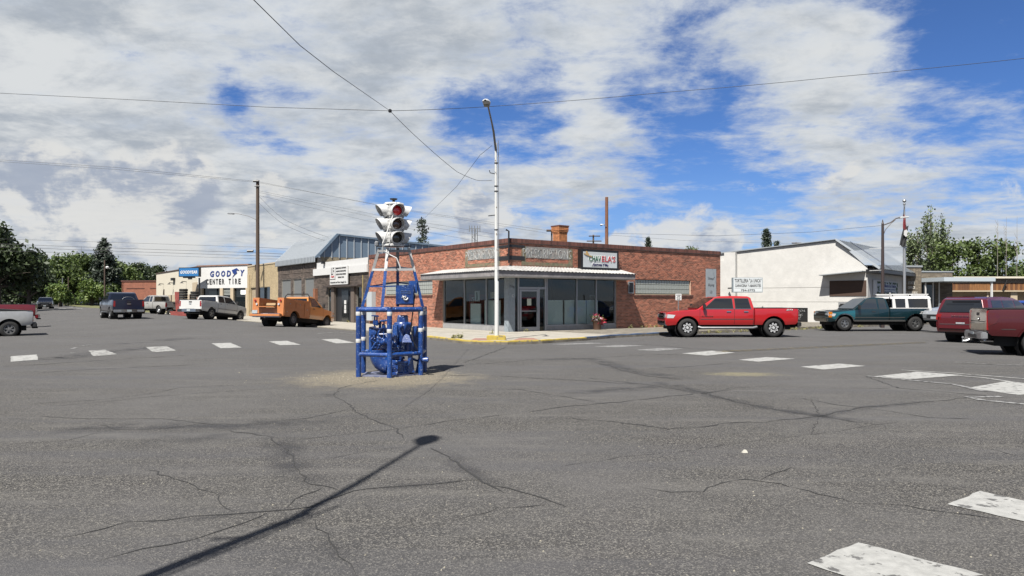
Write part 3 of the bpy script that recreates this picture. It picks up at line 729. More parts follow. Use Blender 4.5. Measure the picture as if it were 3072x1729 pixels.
MB().fbox(F1, .036, .042, 1.12, 1.38, 1.42, 1.76).build('notice', pm('paper', (.62, .66, .55), .8), T, parent=dro)
MB().fbox(F1, .10, .106, .64, 2.26, 2.34, 2.78).build('transom_window', SHOPG, T)
MB().fbox(F1, .10, .106, 1.93, 2.26, .16, 2.24).build('side_window', SHOPG, T)
MB().fbox(F1, -.02, .3, .5, 2.4, .06, .13).build('door_step', CONC2, T)
# interior behind the glass
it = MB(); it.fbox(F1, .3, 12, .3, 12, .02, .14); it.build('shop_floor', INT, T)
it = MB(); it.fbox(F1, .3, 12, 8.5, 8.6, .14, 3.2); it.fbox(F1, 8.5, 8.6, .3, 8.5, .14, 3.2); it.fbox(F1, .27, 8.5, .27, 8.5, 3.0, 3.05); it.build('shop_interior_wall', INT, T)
bd = MB()
for a0, a1 in ((.3, .8), (1.15, 2.55), (2.95, 3.9)): bd.fbox(F1, a0, a1, .25, .3, .42, 1.68 if a0 < 2.8 else 1.5)
for b0, b1 in ((2.5, 3.62), (3.76, 4.40), (4.48, 5.25), (5.3, 6.1)): bd.fbox(F1, .25, .3, b0, b1, .42, 1.68)
bd.build('display_board', INTW, T)
MB().fbox(F1, 2.98, 3.45, .22, .24, 1.62, 2.18).build('poster', pm('poster_white', (.55, .58, .56), .8), T)
MB().tube([F1.pt(3.22, .215, 1.7), F1.pt(3.20, .213, 1.9), F1.pt(3.24, .215, 2.1)], .05, 5).build('poster_print', pm('leaf_print', (.03, .08, .02), .8), T)
MB().fbox(F1, 1.45, 1.95, .2, .22, 1.78, 2.1).build('notice', pm('manila', (.50, .40, .25), .8), T)
CC = pm('drink_red', (.20, .012, .018), .4)
vm = MB(); vm.fbox(F1, 4.05, 4.75, .7, 1.5, .15, 2.0); vm.build('drinks_cooler', CC, T)
for zz, tt in ((1.2, 'COCA-COLA'),): put_text(T, tt, F1.pt(4.35, .69, zz), (0, 0, 1), 1.3, .22, TXTW, up=U, out=.012, shear=.3)
ts = MB(); ts.tube([F1.pt(.9, 6.1, .3), F1.pt(.9, 6.1, 1.5)], .02, 5)
for a, b in (((5.95, 1.95), (6.35, 1.95)), ((6.35, 1.95), (6.35, 1.55)), ((6.35, 1.55), (5.95, 1.55)), ((5.95, 1.55), (5.95, 1.95))): ts.tube([F1.pt(.7, a[0], a[1]), F1.pt(.7, b[0], b[1])], .018, 5)
ts.build('display_stand', WHT, T)
# glass-block strip windows
def blocks(al, x0, x1, z0, z1, nc, nr, d=.06):
    pt = (lambda a, dd, z: F1.pt(a, dd, z)) if al == 'u' else (lambda a, dd, z: F1.pt(dd, a, z))
    bk = MB(); q = [(x0, z0), (x1, z0), (x1, z1), (x0, z1)]
    bk.hexa([pt(a, d+.12, z) for a, z in q]+[pt(a, .25, z) for a, z in q]); bko = bk.build('window_grid', DARK, T)
    w, h = (x1-x0)/nc, (z1-z0)/nr; me = None
    for i in range(nc):
        for j in range(nr):
            c = pt(x0+(i+.5)*w, d, z0+(j+.5)*h)
            if me is None:
                mb = MB(); g_ = .012 if j > 0 or True else 0
                a0, a1, b0, b1 = x0+i*w+g_, x0+(i+1)*w-g_, z0+j*h+g_, z0+(j+1)*h-g_
                mb.hexa([pt(a0, d, b0), pt(a1, d, b0), pt(a1, d+.12, b0), pt(a0, d+.12, b0), pt(a0, d, b1), pt(a1, d, b1), pt(a1, d+.12, b1), pt(a0, d+.12, b1)])
                me = mb.mesh('glass_block', GLB, c)
            o = bpy.data.objects.new('glass_block', me); COL.objects.link(o); o.parent = T.o; o.location = c-T.loc
blocks('v', 8.74, 13.36, 2.06, 2.84, 21, 3); blocks('u', 7.59, 13.71, 2.06, 2.82, 24, 3)
sl = MB()
for k in range(66):
    sl.fbox(F1, -.05, .1, 8.55+k*.0765, 8.55+k*.0765+.066, 1.90, 1.99)
for k in range(82): sl.fbox(F1, 7.52+k*.0765, 7.52+k*.0765+.066, -.05, .1, 1.90, 1.99)
sl.build('sill_brick', SOLD, T, normals=False)['kind'] = 'stuff'
s2 = MB(); s2.fbox(F1, -.04, .06, 8.68, 13.42, 1.99, 2.03); s2.fbox(F1, 7.53, 13.77, -.04, .06, 1.99, 2.03); s2.build('sill_ledge', TANP, T)
MB().fbox(F1, -.07, .0, 8.12, 8.52, 2.06, 2.72).build('wall_cabinet', ALU, T); 
MB().fbox(F1, -.08, -.071, 8.17, 8.47, 2.12, 2.66).build('cabinet_window', BLACK, T)
# efflorescence
ef = MB(); pts = [(7.9, .2), (8.6, .13), (9.6, .16), (10.4, .35), (10.2, .8), (9.6, 1.1), (9.3, 1.5), (9.1, 1.2), (8.7, .9), (8.2, .7)]
# canopy
pL, pR = 1.30, .95
A_ = F1.pt(6.25, 0); 
oc = F1.pt(-pR, -pL); lf = F1.pt(6.1, -pL); rt = F1.pt(-pR, 7.35)
fz0, fz1 = 2.82, 3.08
fa = MB()
fa.fbox(F1, -pR, 6.6, -pL, -pL+.05, fz0, fz1); fa.fbox(F1, -pR, -pR+.05, -pL+.05, 7.75, fz0, fz1)
fa.fbox(F1, 6.55, 6.6, -pL+.05, 0, fz0, fz1); fa.fbox(F1, -pR+.05, 0, 7.70, 7.75, fz0, fz1)
fa.build('canopy_fascia', GREYF, T)
MB().fbox(F1, -pR+.05, 0.0, -pL+.05, 7.70, fz0-.03, fz0+.02).build('canopy_soffit', WHT, T)
MB().fbox(F1, 0.0, 6.55, -pL+.05, 0, fz0-.028, fz0+.018).build('canopy_soffit', WHT, T)
rr = MB(); zi = 3.36
def corr(n, e0, e1, i0, i1):   # corrugated strip between eave line e0-e1 and inner line i0-i1
    pr = []
    for k in range(n+1):
        t = k/n; up = .02 if (k % 4) in (1, 2) else 0
        pr.append((e0.lerp(e1, t)+Vector((0, 0, up)), i0.lerp(i1, t)+Vector((0, 0, up))))
    for a, b in zip(pr[:-1], pr[1:]): rr.quad(a[0], b[0], b[1], a[1])
e = .06
corr(156, F1.pt(-pR-e, -pL-e, fz1+.01), F1.pt(-pR-e, 7.82, fz1+.01), F1.pt(-.02, -.02, zi), F1.pt(-.02, 7.55, zi))
corr(140, F1.pt(-pR-e, -pL-e, fz1+.01), F1.pt(6.68, -pL-e, fz1+.01), F1.pt(-.02, -.02, zi), F1.pt(6.4, -.02, zi))
rr.quad(F1.pt(-pR-e, 7.82, fz1+.01), F1.pt(-.02, 7.55, zi), F1.pt(-.02, 7.82, fz1+.01)); rr.quad(F1.pt(6.68, -pL-e, fz1+.01), F1.pt(6.4, -.02, zi), F1.pt(6.68, -.02, fz1+.01))
rr.build('canopy_roof', pm('white_sheet_metal', (.62, .62, .60), .45, metal=.15, var=.08, col2=(.45, .44, .42), vscale=2), T, normals=False)
# chimney
ch = Thing('chimney', 'tall brick chimney with a flared top behind the corner shop parapet', 'chimney', at(1680, 40, 903))
fc = Frame((ch.loc.x, ch.loc.y, 0), U, V); cw = .29; zc0, zc1 = 4.0, 5.42
cb = MB(); cb.fbox(fc, -cw+.02, cw-.02, -cw+.02, cw-.02, zc0, zc1+.3); cb.build('flue', pm('chimney_mortar', (.5, .3, .16), .9), ch)
k = MB(); brc = pm('brick_orange', (.48, .19, .075), .85, island=.25)
for r in range(int((zc1+.42-zc0)/.078)):
    z = zc0+r*.078; f = cw+(.0 if z < zc1-.08 else min(.06, (z-zc1+.08)*.3))
    for i in range(4):
        o_ = (r % 2)*.1; w = 2*f/4
        k.fbox(fc, -f, -f+.1, -f+i*w+.006, -f+(i+1)*w-.006, z, z+.066); k.fbox(fc, -f+i*w+.006, -f+(i+1)*w-.006, -f-.003, -f+.1, z+.0005, z+.0665)
k.build('brickwork', brc, ch, normals=False)['kind'] = 'stuff'
MB().fbox(fc, -cw-.08, cw+.08, -cw-.08, cw+.08, zc1+.36, zc1+.42).build('cap', SOLD, ch)
# corner bracket mast on the shop
bm_ = MB(); bm_.tube([F1.pt(-.12, -.12, 3.5), F1.pt(-.12, -.12, 5.05), F1.pt(-.02, -.22, 5.12)], .045, 6); bm_.tube([F1.pt(-.12, -.12, 3.95), F1.pt(.2, .0, 3.95)], .03, 5)
single('sign_bracket', bm_, BLACK, 'black pipe bracket standing up the corner of the brick shop', 'bracket', F1.pt(-.12, -.12, 3.5))
for z0, z1 in ((4.28, 4.40), (3.66, 3.86)):
    MB().fbox(F1, -.03, .95, -.035, 0, z0, z1).build('sign_batten', DARK, T); MB().fbox(F1, -.035, 0, -.03, .92, z0+.002, z1+.002).build('sign_batten', DARK, T)
# CHAVELA'S sign
b0, b1 = 4.42, 7.12
sg = Thing('shop_sign', 'black framed lightbox sign above the canopy with green and red lettering and a straw hat', 'sign', F1.pt(-.1, 5.8, 3.1))
MB().fbox(F1, -.30, -.02, b0, b1, 3.30, 4.36).build('frame', BLACK, sg)
MB().fbox(F1, -.312, -.301, b0+.13, b1-.13, 3.42, 4.24).build('sign_face', pm('sign_grey_white', (.58, .62, .64), .5), sg)
cz = 3.92; Vn = V
SG = pm('sign_green', (.01, .12, .055), .6); SR = pm('sign_red', (.5, .03, .04), .6); SW = pm('sign_white', (.8, .8, .8), .6); SN = pm('sign_navy', (.02, .02, .10), .6)
for tx, bb, w, mt in (('CHAV', 5.36, .86, SG), ('ELA\'S', 6.36, 1.0, SR)):
    put_text(sg, tx, F1.pt(-.3125, bb, cz-.03), V, w+.06, .385, SW, off=.045, name='letter_outline')
    put_text(sg, tx, F1.pt(-.322, bb, cz-.03), V, w, .32, mt, off=.012)
put_text(sg, 'Abarrotes Y Mas', F1.pt(-.3125, 5.75, 3.58), V, 1.24, .21, SW, off=.05, name='letter_outline'); put_text(sg, 'Abarrotes Y Mas', F1.pt(-.322, 5.75, 3.58), V, 1.16, .15, SN, off=.03)
ht = MB(); ht.lathe([(.0, .30), (.07, .28), (.10, .2), (.13, .08), (.30, .03), (.34, .07), (.30, .0), (0, .0)], (0, 0, 0), 'z', 12)
hv = [Vector(v) for v in ht.v]; ht.v = [tuple(F1.pt(-.33-.05*p.y, 4.88+p.x*math.cos(.4)+p.z*math.sin(.4)*-1, cz+.10+p.z*math.cos(.4)*.9+p.x*-.25)) for p in hv]
ht.build('hat', pm('straw', (.55, .36, .14), .8), sg)
# white painted panel board and financing sticker
pl_ = Thing('painted_board', 'tall pale grey board with faded handwriting at the far end of the brick shop', 'board', F1.pt(-.05, 14.8, .9))
MB().fbox(F1, -.05, -.02, 14.75, 15.75, .6, 3.62).build('board', pm('pale_grey_board', (.36, .40, .43), .7, var=.06), pl_, bevel=.02)
for tx, z, w in (('"Always"', 3.02, .62), ('Buying', 2.62, .55), ('Us', 2.22, .2)):
    put_text(pl_, tx, F1.pt(-.052, 15.25, z), V, w, .20, pm('faint_ink', (.10, .11, .12), .8), off=-.02, shear=.2)
st_ = MB().fbox(F1, -.056, -.051, 14.85, 15.65, 1.42, 1.82).build('sticker', SW, pl_)
MB().fbox(F1, -.060, -.057, 14.89, 15.12, 1.46, 1.78).build('logo', pm('teal_logo', (.02, .12, .10), .6), pl_)
for tx, z in (('Lease', 1.74), ('Financing', 1.62), ('Payments', 1.50)): put_text(pl_, tx, F1.pt(-.058, 15.38, z), V, .40, .07, SR, off=.01)

# ------------------------------------------------------------------ dark brick supply shop with metal mansard
def face_text(T, body, a, z, w, h, mt, d=.02, F=F1, **k): return put_text(T, body, F.pt(a, -d, z), -F.u, w, h, mt, **k)
S2 = Thing('supply_shop', 'dark brown brick shop with striped metal mansard and long blue grey metal upper wall', 'building', F1.pt(16.1, 0))
s1, s2, s3 = 16.12, 25.5, 34.9
brick_wall(S2, F1, s1, s2, 0, 0, 4.45, BR_D, MORT_D, holes=[(18.9, 21.9, 0, 2.62), (17.3, 18.1, .75, 2.6), (22.5, 23.3, .75, 2.6)], bl=.40, bh=.092, gap=.026, gapv=.012, proud=.03)
brick_wall(S2, F1, s2, s3, 0, 0, 5.02, BR_D, MORT_D, holes=[(26.2, 28.3, 1.1, 3.45), (29.0, 31.0, 1.1, 3.45), (31.6, 34.0, 1.1, 3.45)], bl=.40, bh=.092, gap=.02, gapv=.012, proud=.025, thick=.3)
for a0, a1 in ((26.2, 28.3), (29.0, 31.0), (31.6, 34.0)):
    mb = MB(); n = int((a1-a0)/.16)
    for k in range(n): 
        a = a0+(a1-a0)*k/n; mb.fbox(F1, a, a+(a1-a0)/n*.55, .06, .12, 1.1, 3.45); mb.fbox(F1, a+(a1-a0)/n*.55, a+(a1-a0)/n, .09, .12, 1.1, 3.45)
    mb.build('ribbed_panel', pm('grey_ribbed_sheet', (.26, .27, .27), .5, metal=.2), S2)
for a0, a1 in ((26.0, 28.4), (28.8, 31.2), (31.5, 34.2)):
    mb = MB(); mb.fbox(F1, a0, a1, -.05, 0, 3.95, 4.02); mb.fbox(F1, a0, a1, -.05, 0, 4.72, 4.79); mb.fbox(F1, a0, a0+.08, -.05, 0, 4.02, 4.72); mb.fbox(F1, a1-.08, a1, -.05, 0, 4.02, 4.72); mb.build('brick_panel_frame', BR_D, S2)
# mansard sheets
mm = MB()
e0, e1 = F1.pt(s2-.15, -.25, 5.06), F1.pt(s3+.1, -.25, 5.06); t0, t1 = F1.pt(s2-.15, 1.55, 6.85), F1.pt(s3+.1, 1.55, 6.85); n = 29
ribs = MB()
for k in range(n):
    a, b = k/n, (k+1)/n; mm.quad(e0.lerp(e1, a), e0.lerp(e1, b), t0.lerp(t1, b), t0.lerp(t1, a))
    mm.quad(e0.lerp(e1, a), e0.lerp(e1, b), e0.lerp(e1, b)-Vector((0, 0, .42)), e0.lerp(e1, a)-Vector((0, 0, .42)))
    nn = Vector((0, 0, .05))+(-V)*.05
    for q0, q1 in ((e0.lerp(e1, a), t0.lerp(t1, a)), (e0.lerp(e1, a)-Vector((0, 0, .42)), e0.lerp(e1, a))):
        w = U*.14; ribs.hexa([q0, q0+w, q0+w+nn, q0+nn, q1, q1+w, q1+w+nn, q1+nn])
mm.build('mansard_roof', pm('grey_blue_sheet', (.09, .105, .125), .5, metal=.3), S2, normals=False); rb = ribs.build('roof_rib', METR, S2); rb['kind'] = 'stuff'
MB().prism([F1.pt(s2-.2, -.3, 5.03), F1.pt(s2-.2, 1.5, 6.95), F1.pt(s2-.2, 1.75, 6.95), F1.pt(s2-.2, 0, 5.03)], U*.14).build('edge_trim', METB, S2)
# side wall of blue-grey sheets, roof falls to the back
tb = 26
prof = lambda t: 6.9-(t-1.55)*.052
sw = MB(); base_z = lambda t: 5.15-min(t, 4.3)*.05
sw.prism([F1.pt(s2, .1, 5.1), F1.pt(s2, 1.55, 6.82), F1.pt(s2, tb, prof(tb)-.05), F1.pt(s2, tb, 4.6), F1.pt(s2, 4.3, 4.6), F1.pt(s2, 4.3, 5.05)], U*.12).build('metal_wall', METB, S2)
rbs = MB(); t = .5
while t < tb:
    zt_ = (5.1+(t-.1)/1.45*1.72) if t < 1.5 else prof(t)-.06
    MB().fbox(F1, s2-.05, s2, t, t+.07, 5.02 if t < 4.3 else 4.62, zt_).build('siding_rib', METR, S2); t += .62
MB().prism([F1.pt(s2-.12, 1.45, 6.83), F1.pt(s2-.12, 1.55, 6.97), F1.pt(s2-.12, tb, prof(tb)+.09), F1.pt(s2-.12, tb, prof(tb)-.06)], U*.2).build('roof_trim', METB, S2)
rf = MB(); rf.quad(F1.pt(s2, 1.55, 6.9), F1.pt(s3, 1.55, 6.9), F1.pt(s3, tb, prof(tb)), F1.pt(s2, tb, prof(tb))); rf.build('roof', METR, S2, normals=False)
lw = MB(); lw.fbox(F1, s2, s2+.2, .3, tb, 3.0, 4.6); lw.fbox(F1, s2, s2+.2, .3, 4.3, 4.6, 5.1); lw.fbox(F1, s3-.2, s3, .3, tb, 0, 5.0); lw.build('side_wall', pm('tan_block', (.30, .25, .17), .95, var=.35, vscale=3), S2)
bw = MB(); bw.fbox(F1, s1, s2, .25, tb, 4.0, 4.1); bw.fbox(F1, s1, s3, tb-.2, tb, 0, 4.0); bw.build('low_roof', pm('roof_felt', (.12, .12, .12), .9), S2)
MB().fbox(F1, s1+.02, s2-.02, -.075, -.045, 4.12, 4.58).build('fascia_board', WHT, S2)
MB().fbox(F1, s1+.02, s2+.55, -.16, -.03, 3.60, 4.12).build('fascia_board', WHT, S2)
MB().fbox(F1, 18.85, 21.95, .05, .2, 0, 2.62).build('door_frame', DARK, S2)
dd = MB().fbox(F1, 19.55, 20.75, 0, .05, .1, 2.4).build('door', pm('door_dark_glass', (.02, .022, .024), .1), S2)
for a, z, w, h in ((20.1, 1.55, .35, .28), (20.1, 1.2, .3, .3), (20.1, .9, .35, .25)): MB().fbox(F1, a-w/2, a+w/2, -.012, 0, z-h/2, z+h/2).build('notice', WHT, S2, parent=dd)
for a in (17.3, 22.5): MB().fbox(F1, a, a+.8, .06, .1, .75, 2.6).build('window', GLASS, S2)
for a in (18.55, 22.15): MB().fbox(F1, a-.28, a+.28, -.14, 0, 0, 2.7).build('brick_pier', BR_D, S2)
MB().fbox(F1, 17.2, 23.5, -.35, 0, 2.66, 2.78).build('door_hood', pm('dark_wood', (.05, .035, .03), .8), S2)
MB().tube([F1.pt(17.0, -.05, .2), F1.pt(17.0, -.05, 3.4)], .035, 6).build('conduit', pm('yellow_pipe', (.35, .28, .12), .7), S2)
MB().fbox(F1, 26.0-.62, 26.0-.2, -.25, 0, 1.7, 2.6).build('meter_box', pm('rust_box', (.25, .10, .05), .8, var=.3), S2)
MB().fbox(F1, 23.7, 24.0, -.3, -.05, 4.45, 4.62).build('flood_lamp', BLACK, S2)
MB().fbox(F1, 15.05, 15.85, -.3, -.012, .35, 2.25).build('utility_cabinet', pm('cabinet_grey', (.48, .52, .54), .6), T)
MB().fbox(F1, 16.0, 16.3, -.25, 0, .8, 1.5).build('meter_box', pm('rust_box', (.25, .10, .05), .8, var=.3), S2)
lg = Thing('supply_sign', 'white printed banner with large initials hung over the dark brick shop door', 'sign', F1.pt(20.8, -.2, 3.5))
MB().fbox(F1, 19.15, 22.4, -.24, -.18, 2.83, 4.14).build('banner', WHT, lg)
face_text(lg, 'LF', 21.85, 3.82, .52, .52, TXTK, .245, off=.0); face_text(lg, 'Supply', 21.85, 3.42, .62, .2, SR, .245)
MB().fbox(F1, 21.35, 21.4, -.25, -.24, 3.2, 4.1).build('rule_line', TXTK, lg); MB().fbox(F1, 21.4, 22.35, -.25, -.24, 3.2, 3.24).build('rule_line', TXTK, lg)
for tx, z, w in (('BEARINGS, SEALS, COMPONENTS', 4.0, 1.85), ('HARDWARE, WELDING SUPPLIES', 3.78, 1.75), ('ELECTRIC MOTORS, FASTENERS', 3.56, 1.75), ('HYDRAULIC, TOOLS', 3.34, 1.1), ('Industrial and Farm Supply Co', 2.98, 2.9)):
    face_text(lg, tx, 20.3 if w < 2 else 20.8, z, w, .12 if w < 2 else .17, TXTK, .245)

# ------------------------------------------------------------------ tan brick shop
S3 = Thing('tan_brick_shop', 'low tan brick shop between the dark brick shop and the white tyre centre', 'building', F1.pt(35, 0))
s4 = 44.3
brick_wall(S3, F1, s3+.02, s4, 0, 0, 5.0, BR_T, MORT_T, holes=[(37.2, 43.2, .6, 2.92)], bl=.40, bh=.10, gap=.012, thick=.3)
MB().fbox(F1, s3+.02, s4, -.05, .35, 5.0, 5.12).build('coping', TANP, S3)
x = MB(); x.fbox(F1, s4-.25, s4, .3, 18, 0, 4.9); x.fbox(F1, s3+.02, s4-.25, 17.8, 18, 0, 4.9); x.fbox(F1, s3+.02, s4, .3, 18, 4.55, 4.65); x.build('rear_wall', TANP, S3)
MB().fbox(F1, 41.4, 43.2, .12, .2, .6, 2.92).build('boarded_panel', pm('stone_board', (.36, .29, .2), .9, var=.3), S3)
for a0, a1 in ((37.2, 39.2), (39.25, 41.35)): MB().fbox(F1, a0, a1, .15, .2, .6, 2.92).build('window', GLASS, S3)
MB().fbox(F1, 39.19, 39.27, .1, .2, .6, 2.92).build('mullion', DARK, S3)
MB().fbox(F1, 37.4, 38.6, .6, 1.2, .6, 1.6).build('shelf_unit', INTW, S3)
MB().fbox(F1, s4-.9, s4-.3, -.12, 0, 0, 4.2).build('pilaster', BR_T, S3)

# ------------------------------------------------------------------ tyre centre
A0 = Vector((-32.9, 75, 0)); B0 = Vector((-26.15, 71.35, 0))
FG = Frame(A0, (A0-B0), Vector((3.65, 6.75, 0)))      # u runs left, v runs back
FG = Frame(B0, (A0-B0), Vector((3.65, 6.75, 0))); LG = (A0-B0).length
gz = gh(*B0.xy)
S4 = Thing('tyre_centre', 'white fronted tyre shop with blue and black wall lettering and cream side wall', 'building', B0)
m = MB(); m.fbox(FG, 0, LG, 0, .3, 2.95, 5.18+gz); m.build('front_wall', WHT, S4)
MB().fbox(FG, -.0, LG+.05, -.08, .35, 5.18+gz, 5.30+gz).build('coping', pm('rusty_trim', (.25, .14, .10), .8, var=.3), S4)
for a, w in ((LG-.35, .7), (LG-3.6, .45), (LG-5.15, .45), (.3, .5)): MB().fbox(FG, a-w/2, a+w/2, 0, .3, -.2, 2.95).build('pier', TANP, S4)
MB().fbox(FG, 0, LG, .2, .26, .0, 2.95).build('shop_window', GLASS, S4)
mb = MB()
for k in range(5): mb.fbox(FG, LG-4.95, LG-3.8, .12, .19, 2.25+k*.14, 2.33+k*.14)
mb.build('glass_block_strip', GLB, S4)
MB().fbox(FG, 1.6, 2.1, .15, .19, .5, .95).build('notice', pm('teal_notice', (.15, .35, .38), .7), S4)
MB().fbox(FG, .3, 1.4, .15, .19, 2.3, 2.75).build('notice', INTW, S4)
fgt = lambda b, a, z, w, h, mt, **k: put_text(S4, b, FG.pt(a, -.02, z), -FG.u, w, h, mt, **k)
[fgt(c_, LG-2.25-.83*i_, 4.42, .62, .62, TXTB, off=.04, shear=.12) for i_, c_ in enumerate('GOOD')]; fgt('Y', LG-6.72, 4.45, .62, .62, TXTB, off=.04, shear=.2); [fgt(c_, LG-1.55-.475*i_, 3.62, .33 if c_ != 'I' else .1, .56, TXTK, off=.03) for i_, c_ in enumerate('CENTER TIRE') if c_ != ' ']
wf = MB(); wf.prism([FG.pt(a, -.03, z) for a, z in ((LG-5.2, 3.95), (LG-5.6, 4.4), (LG-5.35, 4.45), (LG-5.2, 4.75), (LG-5.9, 4.95), (LG-6.3, 4.7), (LG-5.85, 4.75), (LG-5.95, 4.45), (LG-5.65, 4.3))], FG.v*-.02); wf.build('winged_foot', TXTB, S4)
A1 = A0+Vector((-.588, .809, 0))*23.2
FGs = Frame(A0, U, V)
m = MB(); m.fbox(FGs, 0, 23.2, 0, .3, 2.35, 5.15); m.build('side_wall', CREAM, S4); MB().fbox(FGs, 0, 23.2, -.003, .3, -.2, 2.35).build('side_wall', TANP, S4)
MB().fbox(FGs, -.05, 23.3, -.06, .35, 5.15, 5.27).build('coping', BROWN, S4)
MB().fbox(FGs, 0, 2.2, -.06, 0, -.2, 3.6).build('pier', TANP, S4)
for a in (3.2, 6.4, 13.2, 16.5, 20.0): MB().fbox(FGs, a, a+.55, -.02, .1, .7, 2.35).build('window', BROWN, S4)
MB().fbox(FGs, 17.7, 18.3, -.02, .1, .2, 3.1).build('door', BROWN, S4)
for a in (5.2, 12.2, 18.2): 
    mb = MB(); mb.tube([FGs.pt(a, 0, 3.75), FGs.pt(a, -.5, 3.8), FGs.pt(a, -.5, 3.7)], .04, 5); mb.lathe([(.02, 0), (.22, -.16)], FGs.pt(a, -.5, 3.75), 'z', 8); mb.build('wall_lamp', DARK, S4)
MB().fbox(FGs, 11.2, 12.4, -.3, 0, 4.05, 4.35).build('wall_sign', BLACK, S4)
x = MB(); x.fbox(FGs, 23.0, 23.2, .3, 16, -.2, 5.1); x.fbox(FGs, .0, 23.2, .3, 16, 4.6, 4.7); x.build('rear_wall', CREAM, S4)
# blue post sign
P0 = at(598, 73.5); z0 = gh(P0.x, P0.y)
gs = Thing('tyre_post_sign', 'blue rectangular sign with white italic lettering on a black post by the tyre shop', 'sign', (P0.x, P0.y, z0))
FS = Frame((P0.x, P0.y, 0), (1, -.25, 0), (.25, 1, 0))
MB().tube([(P0.x, P0.y, z0), (P0.x, P0.y, 4.0)], .09, 8).build('post', BLACK, gs)
MB().fbox(FS, -2.35, .10, -.15, .15, 4.12, 5.08).build('cabinet', BLACK, gs)
MB().fbox(FS, -2.27, .02, -.165, -.15, 4.19, 5.01).build('sign_face', pm('sign_blue', (.03, .17, .42), .4), gs)
put_text(gs, 'GOODYEAR', FS.pt(-1.12, -.17, 4.6), FS.u, 2.05, .32, TXTW, off=.03, shear=.15)
mb = MB(); mb.fbox(FS, -1.9, -.5, -.08, .08, 4.0, 4.12); mb.fbox(FS, -1.3, -.9, -.08, .08, 3.85, 4.0); mb.build('bracket', DARK, gs)
MB().fbox(FS, -.35, .05, -.16, -.1, 4.05, 4.12).build('sign_tail', WHT, gs)

# ------------------------------------------------------------------ far red brick building
P0 = at(365, 108); FB = Frame((P0.x, P0.y, 0), (1, -.12, 0), (.12, 1, 0)); gz = gh(P0.x, P0.y)
S5 = Thing('far_brick_building', 'low red brick building beyond the tyre shop in front of the trees', 'building', (P0.x, P0.y, gz))
FBv = Frame(FB.o, FB.u, FB.v)
BR_F = pm('brick_far', (.27, .10, .06), .85, var=.25, vscale=2)
m = MB(); m.fbox(FB, 0, 14, 0, 12, gz-.3, 4.55); m.build('wall', BR_F, S5)
m = MB(); m.prism([FB.pt(0, 0, gz-.3), FB.pt(-1.9, 6, gz-.3), FB.pt(-1.9, 6, 4.55), FB.pt(0, 0, 4.55)], FB.u*.3); m.build('wall', BR_F, S5)
mb = MB(); mb.fbox(FB, -.05, 14.1, -.1, 12.1, 4.55, 4.7); mb.build('coping', SOLD, S5)
for a in (.8, 4.6, 8.0): MB().fbox(FB, a, a+2.9, -.06, 0, 3.5, 3.58).build('brick_band', SOLD, S5)
MB().fbox(FB, 6.5, 9.2, -.05, 0, .9, 2.3).build('window', GLASS, S5); MB().fbox(FB, 6.35, 9.35, -.07, -.051, 2.3, 2.42).build('lintel', WHT, S5)

# ------------------------------------------------------------------ white stucco tortilla shop (right)
K0 = Vector((24.15, 48.7, 0)); FW = Frame(K0, (-.755, .656, 0), (.656, .755, 0))   # u: away left along the long wall, v: into the building
FWf = FW
S6 = Thing('white_stucco_shop', 'long white stucco building with steep metal mansard front and projecting grocery sign', 'building', K0)
LW = 17; TOP = lambda a: 5.83 if a < 2.0 else 5.83-(a-2.0)*.066
# long wall: polygon with the front gable slope
ridge_a = 2.0
wl = MB(); wl.prism([FW.pt(0, 0, 0), FW.pt(LW, 0, 0), FW.pt(LW, 0, TOP(LW)), FW.pt(ridge_a, 0, 5.83), FW.pt(0, 0, 3.85)], FW.v*.3); wl.build('wall', WSTUC, S6)
mb = MB(); mb.prism([FW.pt(LW, -.05, TOP(LW)), FW.pt(ridge_a, -.05, 5.83), FW.pt(ridge_a, -.05, 5.97), FW.pt(LW, -.05, TOP(LW)+.14)], FW.v*.4); mb.build('roof_edge', pm('grey_trim', (.28, .30, .32), .6), S6)
MB().fbox(FW, 9.2, 10.1, -.35, 0, 0, TOP(10)+.05).build('pilaster', WSTUC, S6)
MB().fbox(FW, 10.1, LW, -.30, 0.0, 0, TOP(LW)-.1).build('wall', WSTUC, S6)
jl = pm('joint_line', (.25, .24, .22), .9)
for z in (1.57, 2.6): MB().fbox(FW, .1, 9.5, -.008, 0, z, z+.02).build('control_joint', jl, S6)
LF_ = 10.8
mb = MB(); mb.fbox(FW, -.3, 0, 0, LF_, 0, 3.85) if False else mb.hexa([FW.pt(0, .3, 0), FW.pt(0, LF_, 0), FW.pt(.3, LF_, 0), FW.pt(.3, .3, 0), FW.pt(0, .3, 3.85), FW.pt(0, LF_, 3.85), FW.pt(.3, LF_, 3.85), FW.pt(.3, .3, 3.85)])
mb.build('front_wall', WSTUC, S6)
mr_ = MB(); E0, E1 = FW.pt(-.75, -.15, 3.82), FW.pt(-.75, LF_, 3.82); R0, R1 = FW.pt(ridge_a, -.15, 5.93), FW.pt(ridge_a, LF_, 5.93); n = 44
for k in range(n):
    a, b = k/n, (k+1)/n; up = Vector((0, 0, .04 if k % 2 else 0))
    mr_.quad(E0.lerp(E1, a)+up, E0.lerp(E1, b)+up, R0.lerp(R1, b)+up, R0.lerp(R1, a)+up)
mr_.build('mansard_roof', pm('grey_ribbed_roof', (.33, .36, .37), .45, metal=.3, var=.07), S6, normals=False)
MB().prism([FW.pt(-.8, -.2, 3.78), FW.pt(-.8, LF_, 3.78), FW.pt(-.8, LF_, 3.55), FW.pt(-.8, -.2, 3.55)], FW.u*.85).build('eave', BLACK, S6)
MB().prism([FW.pt(-.8, -.22, 3.75), FW.pt(ridge_a, -.22, 5.86), FW.pt(ridge_a, -.22, 6.0), FW.pt(-.85, -.22, 3.9)], FW.v*.1).build('verge_trim', METR, S6)
